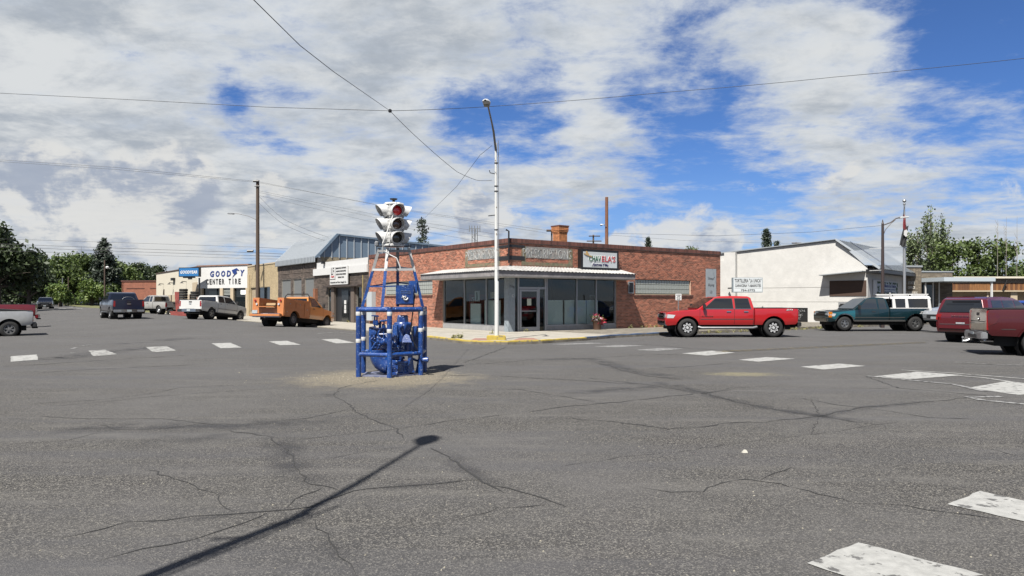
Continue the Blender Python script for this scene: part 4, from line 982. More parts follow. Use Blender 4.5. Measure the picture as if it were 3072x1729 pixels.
mb = MB(); q = [E0.lerp(E1, .31)+Vector((0, 0, .09)), E0.lerp(E1, .34)+Vector((0, 0, .09)), R0.lerp(R1, .31)+Vector((0, 0, .09)), R0.lerp(R1, .28)+Vector((0, 0, .09))]; mb.quad(*q); mb.build('roof_flashing', STEEL, S6, normals=False)
MB().quad(R0, R1, FW.pt(LW, LF_, TOP(LW)), FW.pt(LW, -.1, TOP(LW))).build('roof', METR, S6, normals=False)
# small shelf roof + openings on the long wall near the corner
MB().prism([FW.pt(.1, 0, 3.62), FW.pt(2.9, 0, 3.40), FW.pt(2.9, -.9, 3.40), FW.pt(.1, -.9, 3.62)], (0, 0, .06)).build('ledge_roof', pm('grey_trim', (.28, .30, .32), .6), S6)
MB().fbox(FW, .05, 2.45, -.04, 0, 1.98, 3.05).build('boarded_opening', BROWN, S6)
dw = MB().fbox(FW, .8, 1.75, -.03, 0, .1, 1.45).build('door', BLACK, S6); MB().fbox(FW, .68, 1.87, -.02, 0, .1, 1.57).build('door_frame', ALU, S6)
mb = MB(); mb.lathe([(0, 0), (.16, 0), (.16, .01), (0, .01)], (0, 0, 0), 'y', 16); mb.v = [tuple(FW.pt(1.27+v[0], -.05, 1.2+v[2])) for v in mb.v]; mb.build('neon_sign', pm('sign_orange_red', (.5, .05, .02), .5), S6)
wd = MB().fbox(FW, 3.95, 5.75, -.05, 0, .15, 1.15).build('window', BLACK, S6)
for tx, z, w in (('Burritos', .98, 1.45), ('Come Get', .68, 1.1), ('Them!', .42, .8)):
    put_text(S6, tx, FW.pt(4.85, -.055, z), -FW.u, w, .22, TXTW, off=-.03, shear=.1)
for a, z0, z1, w, mt in ((9.05, .93, 1.35, .95, None), (7.2, .55, 1.0, .65, 1)):
    mb = MB().fbox(FW, a-w/2, a+w/2, -.06, 0, z0, z1).build('window' if mt is None else 'wall_vent', BROWN if mt is None else STEEL, S6)
    if mt is None: MB().fbox(FW, a-w/2+.1, a+w/2-.1, -.07, -.06, z0+.1, z1-.1).build('pane', GLASS, S6, parent=mb)
# front wall sign (in shade) and notices
FRo = lambda b, d, z: FW.pt(-d, b, z)
fsn = Thing('front_shop_sign', 'white fronted bakery style sign with a dark leafy border under the metal mansard', 'sign', FW.pt(-.05, 4, 2.8))
MB().prism([FRo(1.2, .02, 2.05), FRo(8.0, .02, 2.05), FRo(8.0, .02, 3.1), FRo(1.2, .02, 3.1)], FW.u*-.06).build('frame', WHT, fsn)
MB().prism([FRo(2.1, .085, 2.12), FRo(7.9, .085, 2.12), FRo(7.9, .085, 3.03), FRo(2.1, .085, 3.03)], FW.u*-.008).build('sign_face', pm('sign_pale_blue', (.45, .52, .6), .6), fsn)
lv = MB(); 
for k in range(150):
    e = random.random()
    if e < .35: b, z = random.uniform(2.15, 7.85), 3.0-random.random()*.12
    elif e < .65: b, z = random.uniform(2.15, 7.85), 2.15+random.random()*.1
    elif e < .83: b, z = random.uniform(2.15, 2.7), random.uniform(2.15, 3.0)
    else: b, z = random.uniform(7.35, 7.85), random.uniform(2.15, 3.0)
    a = random.random()*3; r = .1
    lv.quad(*[FRo(b+math.cos(a+i*1.57)*r*(2 if i % 2 else .8), .097, z+math.sin(a+i*1.57)*.05) for i in range(4)])
lv.build('leaf_border', pm('leaf_print', (.03, .08, .02), .8), fsn, normals=False)['kind'] = 'stuff'
rdir = FW.v
put_text(fsn, 'Tortilleria La Unica', FRo(5.1, .095, 2.74), rdir, 4.3, .24, TXTB, off=.02, shear=.2); put_text(fsn, 'Corn, Flour Tortillas and More', FRo(5.1, .095, 2.47), rdir, 3.8, .10, TXTB); put_text(fsn, '(719) 754-3772', FRo(4.8, .095, 2.3), rdir, 2.6, .14, TXTB)
MB().prism([FRo(3.6, .02, 1.15), FRo(5.1, .02, 1.15), FRo(5.1, .02, 1.92), FRo(3.6, .02, 1.92)], FW.u*-.04).build('notice_board', WHT, S6)
MB().prism([FRo(1.5, .02, .2), FRo(7.6, .02, .2), FRo(7.6, .02, 1.3), FRo(1.5, .02, 1.3)], FW.u*-.015).build('window', BLACK, S6)
# projecting blade sign
gsn = Thing('grocery_sign', 'white projecting box sign with hand lettered black words above the red pickup cab', 'sign', at(2242, 52, 850))
FQ = Frame((at(2242, 52).x, 52, 0), (1, .02, 0), (-.02, 1, 0)); k_ = 52/FP
X0, X1 = (2197-2242)*k_, (2286-2242)*k_; Zt, Zb = EYE+(HY-833.5)*k_, EYE+(HY-878)*k_
MB().fbox(FQ, X0, X1, -.15, .2, Zb, Zt).build('cabinet', pm('sign_edge_grey', (.3, .36, .4), .6), gsn)
MB().fbox(FQ, X0+.04, X1-.05, -.165, -.15, Zb+.05, Zt-.04).build('sign_face', pm('sign_white_blue', (.66, .70, .72), .6), gsn)
xc = (X0+X1)/2; hh = Zt-Zb
for tx, f, w, h in (('TORTILLERIA "LA UNICA"', .80, 1.95, .27), ('CARNICERIA Y ABARROTES', .46, 1.88, .19), ('754-3772', .15, 1.02, .135)): put_text(gsn, tx, FQ.pt(xc, -.167, Zb+hh*f), FQ.u, w, h, TXTK, off=.012)
for f in (.61, .29): MB().fbox(FQ, X0+.1, X1-.12, -.168, -.1651, Zb+hh*f-.006, Zb+hh*f+.006).build('rule_line', TXTK, gsn)
mb = MB(); mb.fbox(FQ, X0+.5, X0+.62, .2, 2.6, Zb+.3, Zb+.4); mb.fbox(FQ, X1-.6, X1-.48, .2, 1.6, Zb+.3, Zb+.4); mb.build('bracket', DARK, gsn)

# ------------------------------------------------------------------ state office
P0 = at(2722, 56); FO = Frame((P0.x, P0.y, 0), (1, .1, 0), (-.1, 1, 0)); ko = 56/FP
S7 = Thing('state_office', 'square olive brown brick office with raised metal letters and a flat white porch', 'building', (P0.x, P0.y, 0))
brick_wall(S7, FO, -3.5, 1.18, 0, 0, 4.28, BR_G, MORT_G, bl=.22, bh=.0785*1.3, gap=.02, gapv=.035, bond=.0, thick=.3)
m = MB(); m.fbox(FO, -3.5, 1.18, .3, 9, 0, 4.25); m.build('side_wall', BR_G, S7)
MB().fbox(FO, -3.55, 1.24, -.06, 9.05, 4.28, 4.42).build('coping', pm('grey_trim', (.28, .30, .32), .6), S7)
brick_wall(S7, FO, 1.18, 5.3, 2.0, 0, 3.98, BR_G, MORT_G, bl=.4, bh=.1, gap=.02, thick=.3)
MB().fbox(FO, 1.18, 5.35, 2.3, 9, 0, 3.95).build('side_wall', BR_G, S7); MB().fbox(FO, 1.2, 5.4, 1.95, 9, 3.98, 4.08).build('coping', pm('grey_trim', (.28, .30, .32), .6), S7)
MB().fbox(FO, 1.5, 3.7, 1.9, 1.99, 0, 2.95).build('glass_wall', GLASS, S7)
for a in (1.7, 2.6, 3.6): MB().fbox(FO, a-.04, a+.04, 1.84, 1.9, 0, 2.95).build('mullion', DARK, S7)
for tx, z, w in (('STATE', 3.05, .55), ('OFFICE', 2.68, .60), ('COLORADO BLDG', 2.27, 1.0)): put_text(S7, tx, FO.pt(.30, -.03, z), FO.u, w, .22, pm('letter_metal', (.62, .60, .55), .5), off=.02, out=.03)
pc = MB(); pc.fbox(FO, 1.2, 5.35, -2.5, 1.9, 3.12, 3.42); pc.build('porch_roof', pm('pale_blue_fascia', (.50, .56, .60), .6), S7)
for a in (1.33, 1.95, 2.45): MB().fbox(FO, a-.04, a+.04, -.3, -.22, 0, 3.12).build('porch_post', WHT, S7)
mb = MB(); mb.fbox(FO, 5.1, 5.22, -2.4, -2.28, 0, 3.12); mb.build('porch_post', WHT, S7)

# ------------------------------------------------------------------ long tan building, right
P0 = at(2852, 62); FT = Frame((P0.x, P0.y, 0), (1, -.05, 0), (.05, 1, 0)); 
S8 = Thing('tan_office_block', 'long low tan building with a timber clad fascia band behind the maroon van', 'building', (P0.x, P0.y, 0))
MB().fbox(FT, -1.4, 20, 1.6, 12, 0, 2.75).build('wall', TANP, S8)
MB().fbox(FT, .1, 20, -.3, 12, 3.58, 3.74).build('roof', CREAM, S8)
MB().fbox(FT, .2, 20, 0, 12, 3.18, 3.58).build('fascia', pm('brown_grey_fascia', (.17, .14, .11), .8), S8)
TB = [pm('timber_warm', (.26, .115, .035), .7, var=.3, stretch=(1, 1, .2), vscale=5), pm('timber_dark', (.15, .06, .02), .7, var=.3, stretch=(1, 1, .2), vscale=5)]
a = -1.6; sh = {}
for i in range(90):
    w = .2
    key = i % 2 if random.random() < .8 else (i+1) % 2
    if key not in sh: mb = MB(); mb.fbox(FT, 0, w-.012, 0, .04, 0, .62); sh[key] = mb.mesh('plank', TB[key], FT.o)
    o = bpy.data.objects.new('plank', sh[key]); COL.objects.link(o); o.parent = S8.o; o.location = FT.u*a+FT.v*(.0+random.uniform(-.006, .006))+Vector((0, 0, 2.56)); a += w
MB().fbox(FT, -1.7, 20, .05, .3, 2.56, 3.18).build('fascia_back', BROWN, S8)
MB().fbox(FT, -1.7, 20, -.1, 1.6, 2.44, 2.55).build('eave_board', TANP, S8)
for a, w in ((-1.45, .25), (3.1, .14), (5.1, .55)): MB().fbox(FT, a, a+w, .1, .3, 0, 2.44).build('post', TANP, S8)
MB().fbox(FT, 1.9, 4.5, 1.5, 1.59, .9, 2.0).build('window', GLASS, S8); MB().fbox(FT, 8.9, 9.6, 1.5, 1.59, 1.2, 2.0).build('window', GLASS, S8)
MB().tube([FT.pt(4.2, -.25, 2.5), FT.pt(4.5, -.35, 3.45)], .06, 6).build('flood_lamp', BLACK, S8)
# ------------------------------------------------------------------ vehicles
TYRE = pm('tyre_rubber', (.012, .012, .0125), .85, bump=.3, bscale=60); RIMS = pm('rim_silver', (.50, .51, .52), .3, metal=.85); RIMB = pm('rim_black', (.012, .012, .012), .3)
CHR = pm('chrome', (.62, .63, .64), .12, metal=1); TINT = pm('tinted_glass', (.008, .009, .011), .03, spec=.9); GLV = pm('car_glass', (.028, .034, .038), .03, spec=.9)
LRED = pm('tail_lamp', (.28, .008, .010), .12, coat=.6); LWH = pm('headlamp', (.50, .52, .54), .1, coat=.7); LSMK = pm('smoked_lamp', (.075, .005, .006), .12, coat=.6); LAMB = pm('amber_lamp', (.5, .16, .01), .2); UND = pm('underbody', (.010, .010, .010), .9)
PLATE = pm('number_plate', (.52, .54, .55), .5, col2=(.25, .32, .35), vscale=25); PLAS = pm('black_plastic', (.018, .018, .019), .55)
def paint(name, col, metal=.15, rough=.32, coat=1, **k): return pm(name, col, rough, metal=metal, coat=coat, **k)
def seg_cuts(prof):
    zs = [.42+.12*i for i in range(14)]; return zs
class Car:
    """pickup / van / car shell: side outline pushed across the width, cut into bands and warped to a rounded section"""
    def __init__(s, name, label, cat, loc, yaw, L, W, H, wb, fo, belt, sill, col, rw=.39, pitch=0, group=None, tumble=.20, scale=(1, 1, 1), nose=.16, tail=.05):
        s.L, s.W, s.H, s.wb, s.belt, s.sill, s.rw, s.tumble, s.nose, s.tail = L, W, H, wb, belt, sill, rw, tumble, nose, tail
        s.T = Thing(name, label, cat, loc, group, rot=(0, pitch, yaw), local=True); s.T.o.scale = scale
        s.xf = L/2-fo; s.xr = s.xf-wb; s.col = col; s.x0, s.x1 = -L/2, L/2
    def hw(s, x, z):
        k = 1.0
        if z > s.belt: t = (z-s.belt)/(s.H-s.belt); k -= s.tumble*(t*.85+.15*t*t)
        k -= .035*max(0, (s.sill+.22-z)/.22)**1.5
        k -= .022*((z-(s.sill+s.belt)/2)/(.5*(s.belt-s.sill)))**2 if z <= s.belt else .022
        dn = max(0, (x-(s.x1-.75))/.75); k -= s.nose*dn*dn
        dt = max(0, ((s.x0+.35)-x)/.35); k -= s.tail*dt*dt
        return k*s.W/2
    def cutwarp(s, bm, off=0, full=True):
        for z in [s.sill+.1, s.sill+.22, s.sill+.4, s.sill+.55, s.belt-.12, s.belt-.001, s.belt+.15, s.belt+.32]:
            bmesh.ops.bisect_plane(bm, geom=bm.verts[:]+bm.edges[:]+bm.faces[:], plane_co=(0, 0, z), plane_no=(0, 0, 1))
        for x in [s.x1-.15, s.x1-.3, s.x1-.5, s.x1-.75, s.x0+.12, s.x0+.35]:
            bmesh.ops.bisect_plane(bm, geom=bm.verts[:]+bm.edges[:]+bm.faces[:], plane_co=(x, 0, 0), plane_no=(1, 0, 0))
        for v in bm.verts:
            f = v.co.y/(s.W/2); sg = 1 if v.co.y > 0 else -1
            v.co.y = f*s.hw(v.co.x, v.co.z)+off*sg
    def finish(s, bm, name, mat, parent=None, smooth=True, ang=32):
        bmesh.ops.recalc_face_normals(bm, faces=bm.faces)
        me = bpy.data.meshes.new(name); bm.to_mesh(me); bm.free(); me.materials.append(mat)
        if smooth:
            me.polygons.foreach_set('use_smooth', [True]*len(me.polygons)); me.set_sharp_from_angle(angle=R(ang))
        o = bpy.data.objects.new(name, me); COL.objects.link(o); o.parent = parent or s.T.o; return o
    def arch(s, xc, r, z0, n=10):    # points along the arch from rear (low x) to front, above z0
        a0 = math.asin(max(-1, min(1, (z0-s.rw)/r)))
        return [(xc-r*math.cos(a0+(math.pi-2*a0)*k/n), s.rw+r*math.sin(a0+(math.pi-2*a0)*k/n)) for k in range(n+1)]
    def shell(s, prof, name='body', mat=None, bev=.035, crossround=True):
        bm = bmesh.new(); vs = [bm.verts.new((x, s.W/2, z)) for x, z in prof]; f = bm.faces.new(vs)
        r = bmesh.ops.extrude_face_region(bm, geom=[f]); nv = [v for v in r['geom'] if isinstance(v, bmesh.types.BMVert)]
        for v in nv: v.co.y = -s.W/2
        top = [e for e in bm.edges if abs(e.verts[0].co.y-e.verts[1].co.y) < 1e-5 and (e.verts[0].co.z+e.verts[1].co.z)/2 > s.sill+.15 and not s.in_arch(e)]
        bmesh.ops.bevel(bm, geom=top, offset=bev, segments=3, affect='EDGES', clamp_overlap=True)
        s.cutwarp(bm); return s.finish(bm, name, mat or s.col)
    def in_arch(s, e):
        m = (e.verts[0].co+e.verts[1].co)/2
        return any(math.hypot(m.x-xc, m.z-s.rw) < s.rw+.16 for xc in (s.xf, s.xr))
    def panel(s, poly, name, mat, thick=.08, mirror=True):     # a thick side panel (bed side)
        r_ = []
        for sg in ((1, -1) if mirror else (1,)):
            bm = bmesh.new(); vs = [bm.verts.new((x, sg*s.W/2, z)) for x, z in poly]; f = bm.faces.new(vs)
            r = bmesh.ops.extrude_face_region(bm, geom=[f]); nv = [v for v in r['geom'] if isinstance(v, bmesh.types.BMVert)]
            for v in nv: v.co.y = sg*(s.W/2-thick)
            bmesh.ops.bevel(bm, geom=[e for e in bm.edges if abs(abs(e.verts[0].co.y)-s.W/2) < 1e-5 and abs(abs(e.verts[1].co.y)-s.W/2) < 1e-5 and min(v.co.z for v in e.verts) > s.belt-.1], offset=.025, segments=2, affect='EDGES', clamp_overlap=True)
            s.cutwarp(bm); r_.append(s.finish(bm, name, mat))
        return r_
    def patch(s, poly, name, mat, off=.004, sides=(1, -1), parent=None):
        out = []
        for sg in sides:
            bm = bmesh.new(); bm.faces.new([bm.verts.new((x, sg*s.W/2, z)) for x, z in poly]); s.cutwarp(bm, off)
            me_ok = s.finish(bm, name, mat, parent, smooth=True)
            p = me_ok.data.polygons[0]
            if p.normal.y*sg < 0: me_ok.data.flip_normals()
            out.append(me_ok)
        return out
    def seams(s, lines, name='door_seam', w=.014, mat=None):
        for sg in (1, -1):
            bm = bmesh.new()
            for a, b in lines:
                d = Vector((b[0]-a[0], b[1]-a[1])).normalized(); n = Vector((-d.y, d.x))*w/2
                bm.faces.new([bm.verts.new((p[0]+q*n.x, sg*s.W/2, p[1]+q*n.y)) for p, q in ((a, 1), (b, 1), (b, -1), (a, -1))])
            s.cutwarp(bm, .003); o = s.finish(bm, name, mat or UND, smooth=False)
    def cross(s, x0, z0, x1, z1, ins0, ins1, name, mat, off=.01):       # glass across the car between two heights
        d = Vector((x1-x0, 0, z1-z0)).normalized(); n = Vector((-d.z, 0, d.x)); 
        if (n.x > 0) != (x0 > 0 and x1 < x0 or x0 > x1): pass
        if n.z < 0: n = -n
        y0, y1 = s.hw(x0, z0)-ins0, s.hw(x1, z1)-ins1
        mb = MB(); p = [Vector((x0, -y0, z0)), Vector((x0, y0, z0)), Vector((x1, y1, z1)), Vector((x1, -y1, z1))]
        mb.hexa([q-n*.02 for q in p]+[q+n*off for q in p]); return mb.build(name, mat, s.T)
    def rearglass(s, x, z0, z1, ins0, ins1, xt=None, mat=None, name='rear_window', off=.012):
        xt = x if xt is None else xt; y0, y1 = s.hw(x+.3, z0)-ins0, s.hw(x+.3, z1)-ins1
        p = [Vector((x, -y0, z0)), Vector((x, y0, z0)), Vector((xt, y1, z1)), Vector((xt, -y1, z1))]; mb = MB()
        mb.hexa([q+Vector((.02, 0, 0)) for q in p]+[q-Vector((off, 0, 0)) for q in p]); return mb.build(name, mat or TINT, s.T)
    def box(s, name, mat, x0, x1, y0, y1, z0, z1, bevel=.015, parent=None, both=False):
        o = MB().box(x0, x1, y0, y1, z0, z1).build(name, mat, s.T, parent=parent, bevel=bevel, smooth=bevel > 0)
        if both: MB().box(x0, x1, -y1, -y0, z0, z1).build(name, mat, s.T, parent=parent, bevel=bevel, smooth=bevel > 0)
        return o
    def wheels(s, style='spoke', rim=None, rr=.24, tw=.27, n=6, back=None, track=None):
        R_ = s.rw; y = (track or s.W/2-.03)
        prof = [(rr-.01, -tw/2+.03), (rr+.02, -tw/2), (R_-.05, -tw/2), (R_-.012, -tw/2+.025), (R_, -tw/2+.06), (R_, 0), (R_, tw/2-.06), (R_-.012, tw/2-.025), (R_-.05, tw/2), (rr+.02, tw/2), (rr-.01, tw/2-.03)]
        for xc in (s.xf, s.xr):
            for sg in (1, -1):
                c = (xc, sg*(y-tw/2), R_)
                wh = MB().lathe(prof, c, 'y', 28).build('wheel', TYRE, s.T, smooth=True)
                ro = tw/2-.02
                r = MB(); r.lathe([(rr, sg*(ro)), (rr-.02, sg*(ro)), (rr-.035, sg*(ro-.05)), (rr-.04, sg*(ro-.12)), (0, sg*(ro-.13))], c, 'y', 24); r.build('rim_barrel', back or RIMB, parent=wh, smooth=True)
                k = MB()
                if style == 'steel': k.lathe([(rr-.005, sg*(ro+.005)), (rr-.03, sg*(ro+.005)), (rr-.06, sg*(ro-.05)), (.10, sg*(ro-.03)), (.075, sg*(ro+.01)), (0, sg*(ro+.012))], c, 'y', 20)
                else:
                    if style != 'star': k.lathe([(rr+.004, sg*(ro-.01)), (rr, sg*(ro+.006)), (rr-.022, sg*(ro+.006)), (rr-.026, sg*(ro-.02))], c, 'y', 24)
                    k.lathe([(.075, sg*(ro-.06)), (.06, sg*(ro+.0)), (0, sg*(ro+.004))], c, 'y', 12)
                    for j in range(n):
                        a = 2*math.pi*j/n+.2; ca, sa = math.cos(a), math.sin(a)
                        if style == 'star':
                            for q in (-.24, .24):
                                a1 = a+q*1.4; w = .017
                                p0 = Vector((.105*math.cos(a), 0, .105*math.sin(a))); p1 = Vector(((rr-.05)*math.cos(a1), 0, (rr-.05)*math.sin(a1)))
                                d = (p1-p0).normalized(); nn = Vector((-d.z, 0, d.x))*w
                                b = Vector(c); o_ = Vector((0, sg*(ro-.005), 0)); i_ = Vector((0, sg*(ro-.04), 0))
                                k.hexa([b+p0-nn+i_, b+p0+nn+i_, b+p1+nn+i_, b+p1-nn+i_, b+p0-nn+o_, b+p0+nn+o_, b+p1+nn+o_, b+p1-nn+o_])
                        else:
                            w0, w1 = (.03, .042) if style == 'spoke' else (.02, .03); tw_ = .25 if style == 'swirl' else 0
                            p0 = Vector((.05*ca, 0, .05*sa)); p1 = Vector(((rr-.015)*math.cos(a+tw_), 0, (rr-.015)*math.sin(a+tw_))); nn = Vector((-sa, 0, ca)); b = Vector(c)
                            o0 = Vector((0, sg*(ro-.01), 0)); o1 = Vector((0, sg*(ro-.015), 0)); i_ = Vector((0, sg*(ro-.06), 0))
                            k.hexa([b+p0-nn*w0+i_, b+p0+nn*w0+i_, b+p1+nn*w1+i_, b+p1-nn*w1+i_, b+p0-nn*w0+o0, b+p0+nn*w0+o0, b+p1+nn*w1+o1, b+p1-nn*w1+o1])
                k.build('rim', rim or RIMS, parent=wh, smooth=True)
                # dark arch liner
                lr = s.rw+.115
                MB().lathe([(lr-.012, sg*(s.W/2-.10)), (lr-.012, sg*(s.W/2-.5)), (0, sg*(s.W/2-.5))], (xc, 0, s.rw+.01), 'y', 20).build('wheel_well', UND, s.T)
        MB().box(s.x0+.25, s.x1-.25, -s.W/2+.32, s.W/2-.32, s.rw-.08, s.sill+.25).build('underbody', UND, s.T)
        for xc in (s.xf, s.xr): MB().tube([(xc, -s.W/2+.1, s.rw), (xc, s.W/2-.1, s.rw)], .06, 8).build('axle', UND, s.T)
        if True: MB().lathe([(0, -.14), (.13, -.12), (.16, 0), (.13, .12), (0, .14)], (s.xr, 0, s.rw), 'x', 10).build('differential', UND, s.T)
    def text(s, body, ctr, r, w, h, mat, **k): return put_text(s.T, body, ctr, r, w, h, mat, name='badge', **k)
    def mirrors(s, x, z, mat=None, w=.17, h=.22):
        for sg in (1, -1):
            y = s.hw(x, z)*sg
            m = MB().box(x-.06, x+.06, y+sg*.06, y+sg*(.06+w), z-.02, z+h).build('mirror', mat or PLAS, s.T, bevel=.03, smooth=True)

def pickup(name, label, loc, yaw, col, L=5.9, W=2.03, H=1.88, wb=3.65, fo=.96, cab='crew', rw=.40, belt=1.30, sill=.52, rail=1.33, hood=(1.14, 1.25), wheel=dict(), pitch=0, scale=(1, 1, 1),
           chrome=True, glass=None, bumper=None, seams=True, bedlen=None, bed=True, tumble=.20, tl='flat', handles=None, boxy=0, group=None, rearw=True, grille=True, flare=False, nose=.16):
    s = Car(name, label, 'pickup truck', loc, yaw, L, W, H, wb, fo, belt, sill, col, rw, pitch, group, tumble, scale, nose=nose)
    x0, x1 = s.x0, s.x1; ar = rw+.11
    bedl = bedlen or {'crew': 1.80, 'ext': 2.0, 'reg': 2.3}[cab]
    xb = x0+bedl+.02           # back of cab
    xc = s.xf-.45              # cowl
    xw = xc-.80+boxy*.15             # windscreen top
    fa = s.arch(s.xf, ar, sill)
    prof = [(xb, sill)]+fa+[(x1-.10, sill-.04), (x1-.02, sill+.02), (x1, .78), (x1-.03, hood[0]-.10), (x1-.13, hood[0])]
    prof += [(x1-.5, hood[0]+.06), (xc+.12, hood[1]), (xc, hood[1]+.025), ((xc+xw)/2, (hood[1]+H-.045)/2+.012), (xw, H-.07), (xw-.22, H-.015), ((xw+xb)/2, H), (xb+.25, H-.02), (xb+.11, H-.09), (xb, belt+.04)]
    s.shell(prof)
    g = glass or TINT
    # side windows
    lz, uz = belt+.045, H-.125
    xm = xb+.9 if cab == 'crew' else (xb+.62 if cab == 'ext' else None)
    fx = lambda z: xc-.10+(xw-xc)*(z-hood[1])/(H-hood[1])-.10
    xd = (xm+.06) if xm else xb+.22
    fw = [(xd, lz), (fx(lz)-.02, lz), (fx(uz), uz), (xd+.02, uz)]
    wins = [fw]
    if cab == 'crew': wins.append([(xb+.16, lz), (xm-.06, lz), (xm-.05, uz), (xb+.25, uz)])
    if cab == 'ext': wins.append([(xb+.17, lz), (xm-.09, lz), (xm-.08, uz), (xb+.24, uz)])
    for w in wins:
        e = .022; cx = sum(p[0] for p in w)/4; cz = sum(p[1] for p in w)/4
        s.patch([(p[0]+(e if p[0] > cx else -e), p[1]+(e if p[1] > cz else -e)) for p in w], 'window_trim', PLAS, .0025); s.patch(w, 'window', g, .005)
    if chrome: s.patch([(xb+.12, lz-.045), (fx(lz), lz-.045), (fx(lz), lz-.022), (xb+.12, lz-.022)], 'chrome_trim', CHR, .006)
    s.cross(xc-.03, hood[1]+.06, xw+.03, H-.095, .07, .07, 'windscreen', GLV if g is not TINT else TINT, off=.02)
    if rearw: s.rearglass(xb+.015, belt+.09, H-.15, .16, .13, xb+.09)
    if seams:
        L_ = [((xc+.02-.1, sill+.02), (xc-.10, lz-.05)), ((xb+.05, sill+.02), (xb+.05, belt))]
        if cab != 'reg': L_.append(((xd-.06, sill+.02), (xd-.06, lz-.03)))
        s.seams(L_)
    for hx in ([xd+.10]+([xb+.28] if cab == 'crew' else [])):
        s.patch([(hx, belt-.13), (hx+.2, belt-.13), (hx+.2, belt-.085), (hx, belt-.085)], 'door_handle', handles or (CHR if chrome else PLAS), .03)
    s.mirrors(fx(lz)+.02, belt+.02)
    # bed
    if bed:
        ra = s.arch(s.xr, ar, sill)
        s.panel([(x0+.03, sill+.10)]+[(x0+.03, sill+.10)][:0]+[(x0+.12, sill+.02)]+ra+[(xb-.03, sill), (xb-.03, rail), (x0+.02, rail), (x0+.0, rail-.05)], 'bed_side', col)
        s.box('tailgate', col, x0, x0+.07, -W/2+.10, W/2-.10, sill+.12, rail-.005, .02)
        s.box('bed_floor', UND, x0+.07, xb-.03, -W/2+.08, W/2-.08, sill+.2, sill+.26, 0)
        s.box('bed_front', col, xb-.10, xb-.035, -W/2+.09, W/2-.09, sill+.26, rail-.02, 0)
        for sg in (1, -1): MB().box(x0+.0, xb-.04, sg*(s.W/2-.14), sg*(s.W/2-.045), rail+.0005, rail+.022).build('rail_cap', PLAS, s.T)
        MB().box(x0+.0, x0+.09, -W/2+.12, W/2-.12, rail-.004, rail+.02).build('tailgate_cap', PLAS, s.T)
        s.box('tailgate_handle', PLAS, x0-.018, x0, -.13, .13, rail-.20, rail-.11, .01)
    tz0, tz1 = (rail-.50, rail-.06) if tl != 'tall' else (rail-.62, rail-.03)
    if tl:
        for sg in (1, -1):
            yy = W/2*(1-s.tail)-.03
            MB().box(x0-.012, x0+.07, sg*(yy-.13), sg*(yy+.018), tz0, tz1).build('tail_lamp', LRED, s.T, bevel=.02, smooth=True)
            if tl == 'tall': s.patch([(x0+.02, tz0+.12), (x0+.22, tz0+.22), (x0+.30, tz0+.36), (x0+.28, tz1-.10), (x0+.02, tz1-.06)], 'tail_lamp_side', LSMK, .008, sides=(sg,))
    bp = bumper or CHR
    s.box('rear_bumper', bp, x0-.16, x0+.02, -W/2+.06, W/2-.06, sill-.09, sill+.12, .03)
    s.box('step_pad', PLAS, x0-.15, x0-.02, -.42, .42, sill+.122, sill+.135, 0)
    s.box('number_plate', PLATE, x0-.175, x0-.162, -.15, .15, sill-.04, sill+.10, 0)
    s.box('hitch', UND, x0-.24, x0, -.05, .05, sill-.17, sill-.09, .01)
    # nose
    MB().box(x1-.13, x1+.012, -W/2*.80, W/2*.80, sill-.05, sill+.20).build('front_bumper', bp, s.T, bevel=.04, smooth=True)
    if grille:
        MB().box(x1-.10, x1+.012, -W/2*.55, W/2*.55, sill+.26, hood[0]-.10).build('grille', PLAS, s.T, bevel=.02); 
        for z in (sill+.34, sill+.50): MB().box(x1-.08, x1+.02, -W/2*.54, W/2*.54, z, z+.035).build('grille_bar', CHR, s.T)
    for sg in (1, -1):
        MB().box(x1-.30, x1-.012, sg*W/2*.57, sg*(W/2*(1-s.nose)-.005), hood[0]-.27, hood[0]-.09).build('headlamp', LWH, s.T, bevel=.02, smooth=True)
        s.patch([(x1-.34, hood[0]-.27), (x1-.06, hood[0]-.27), (x1-.09, hood[0]-.10), (x1-.42, hood[0]-.13)], 'headlamp_side', LWH, .006, sides=(sg,))
    s.wheels(**wheel)
    if flare:
        for xx in (s.xf, s.xr):
            o_ = s.arch(xx, ar+.05, sill); i_ = s.arch(xx, ar+.003, sill)
            s.patch(o_+i_[::-1], 'wheel_arch_trim', flare, .02)
    s.xb, s.xc, s.xw, s.lz, s.rail = xb, xc, xw, lz, rail
    return s
def yaw_of(hx, hy): return math.atan2(hy, hx)

# red crew-cab pickup, right
RED = paint('red_car_paint', (.42, .008, .011), .0, .30)
Yr = 33.2; p = at(2047+.5*(2298-2047), Yr); zr = (EYE-(1009-HY)/FP*Yr)
s = pickup('red_pickup', 'bright red lifted crew cab pickup with black star wheels parked beside the brick shop', (p.x-.03, Yr, zr+.0), math.pi+R(.7), RED, L=5.98, W=2.02, H=1.86, wb=3.89, fo=.98, cab='crew', rw=.425, belt=1.26, sill=.56, rail=1.30, hood=(1.13, 1.24),
           wheel=dict(style='star', rr=.27, n=8, tw=.30, rim=pm('rim_bright', (.75, .76, .77), .3, metal=.4)), bedlen=1.98)
s.T.o.location.x = at((2047+2298)/2, Yr).x-(s.L/2-.98-3.89/2)*-1*0
s.T.o.location.x = at((2047+2298)/2, Yr).x+((s.xf+s.xr)/2)
s.patch([(s.xb+.06, sl_ := .80), (s.xc-.12, .80), (s.xc-.12, .83), (s.xb+.06, .83)], 'body_moulding', CHR, .008)
for sg in (1, -1): MB().tube([(s.xb-.1, sg*1.03, .47), (s.xb+.1, sg*1.07, .43), (s.xc-.15, sg*1.07, .43), (s.xc-.0, sg*1.03, .47)], .05, 8).build('side_step', STEEL, s.T, smooth=True)
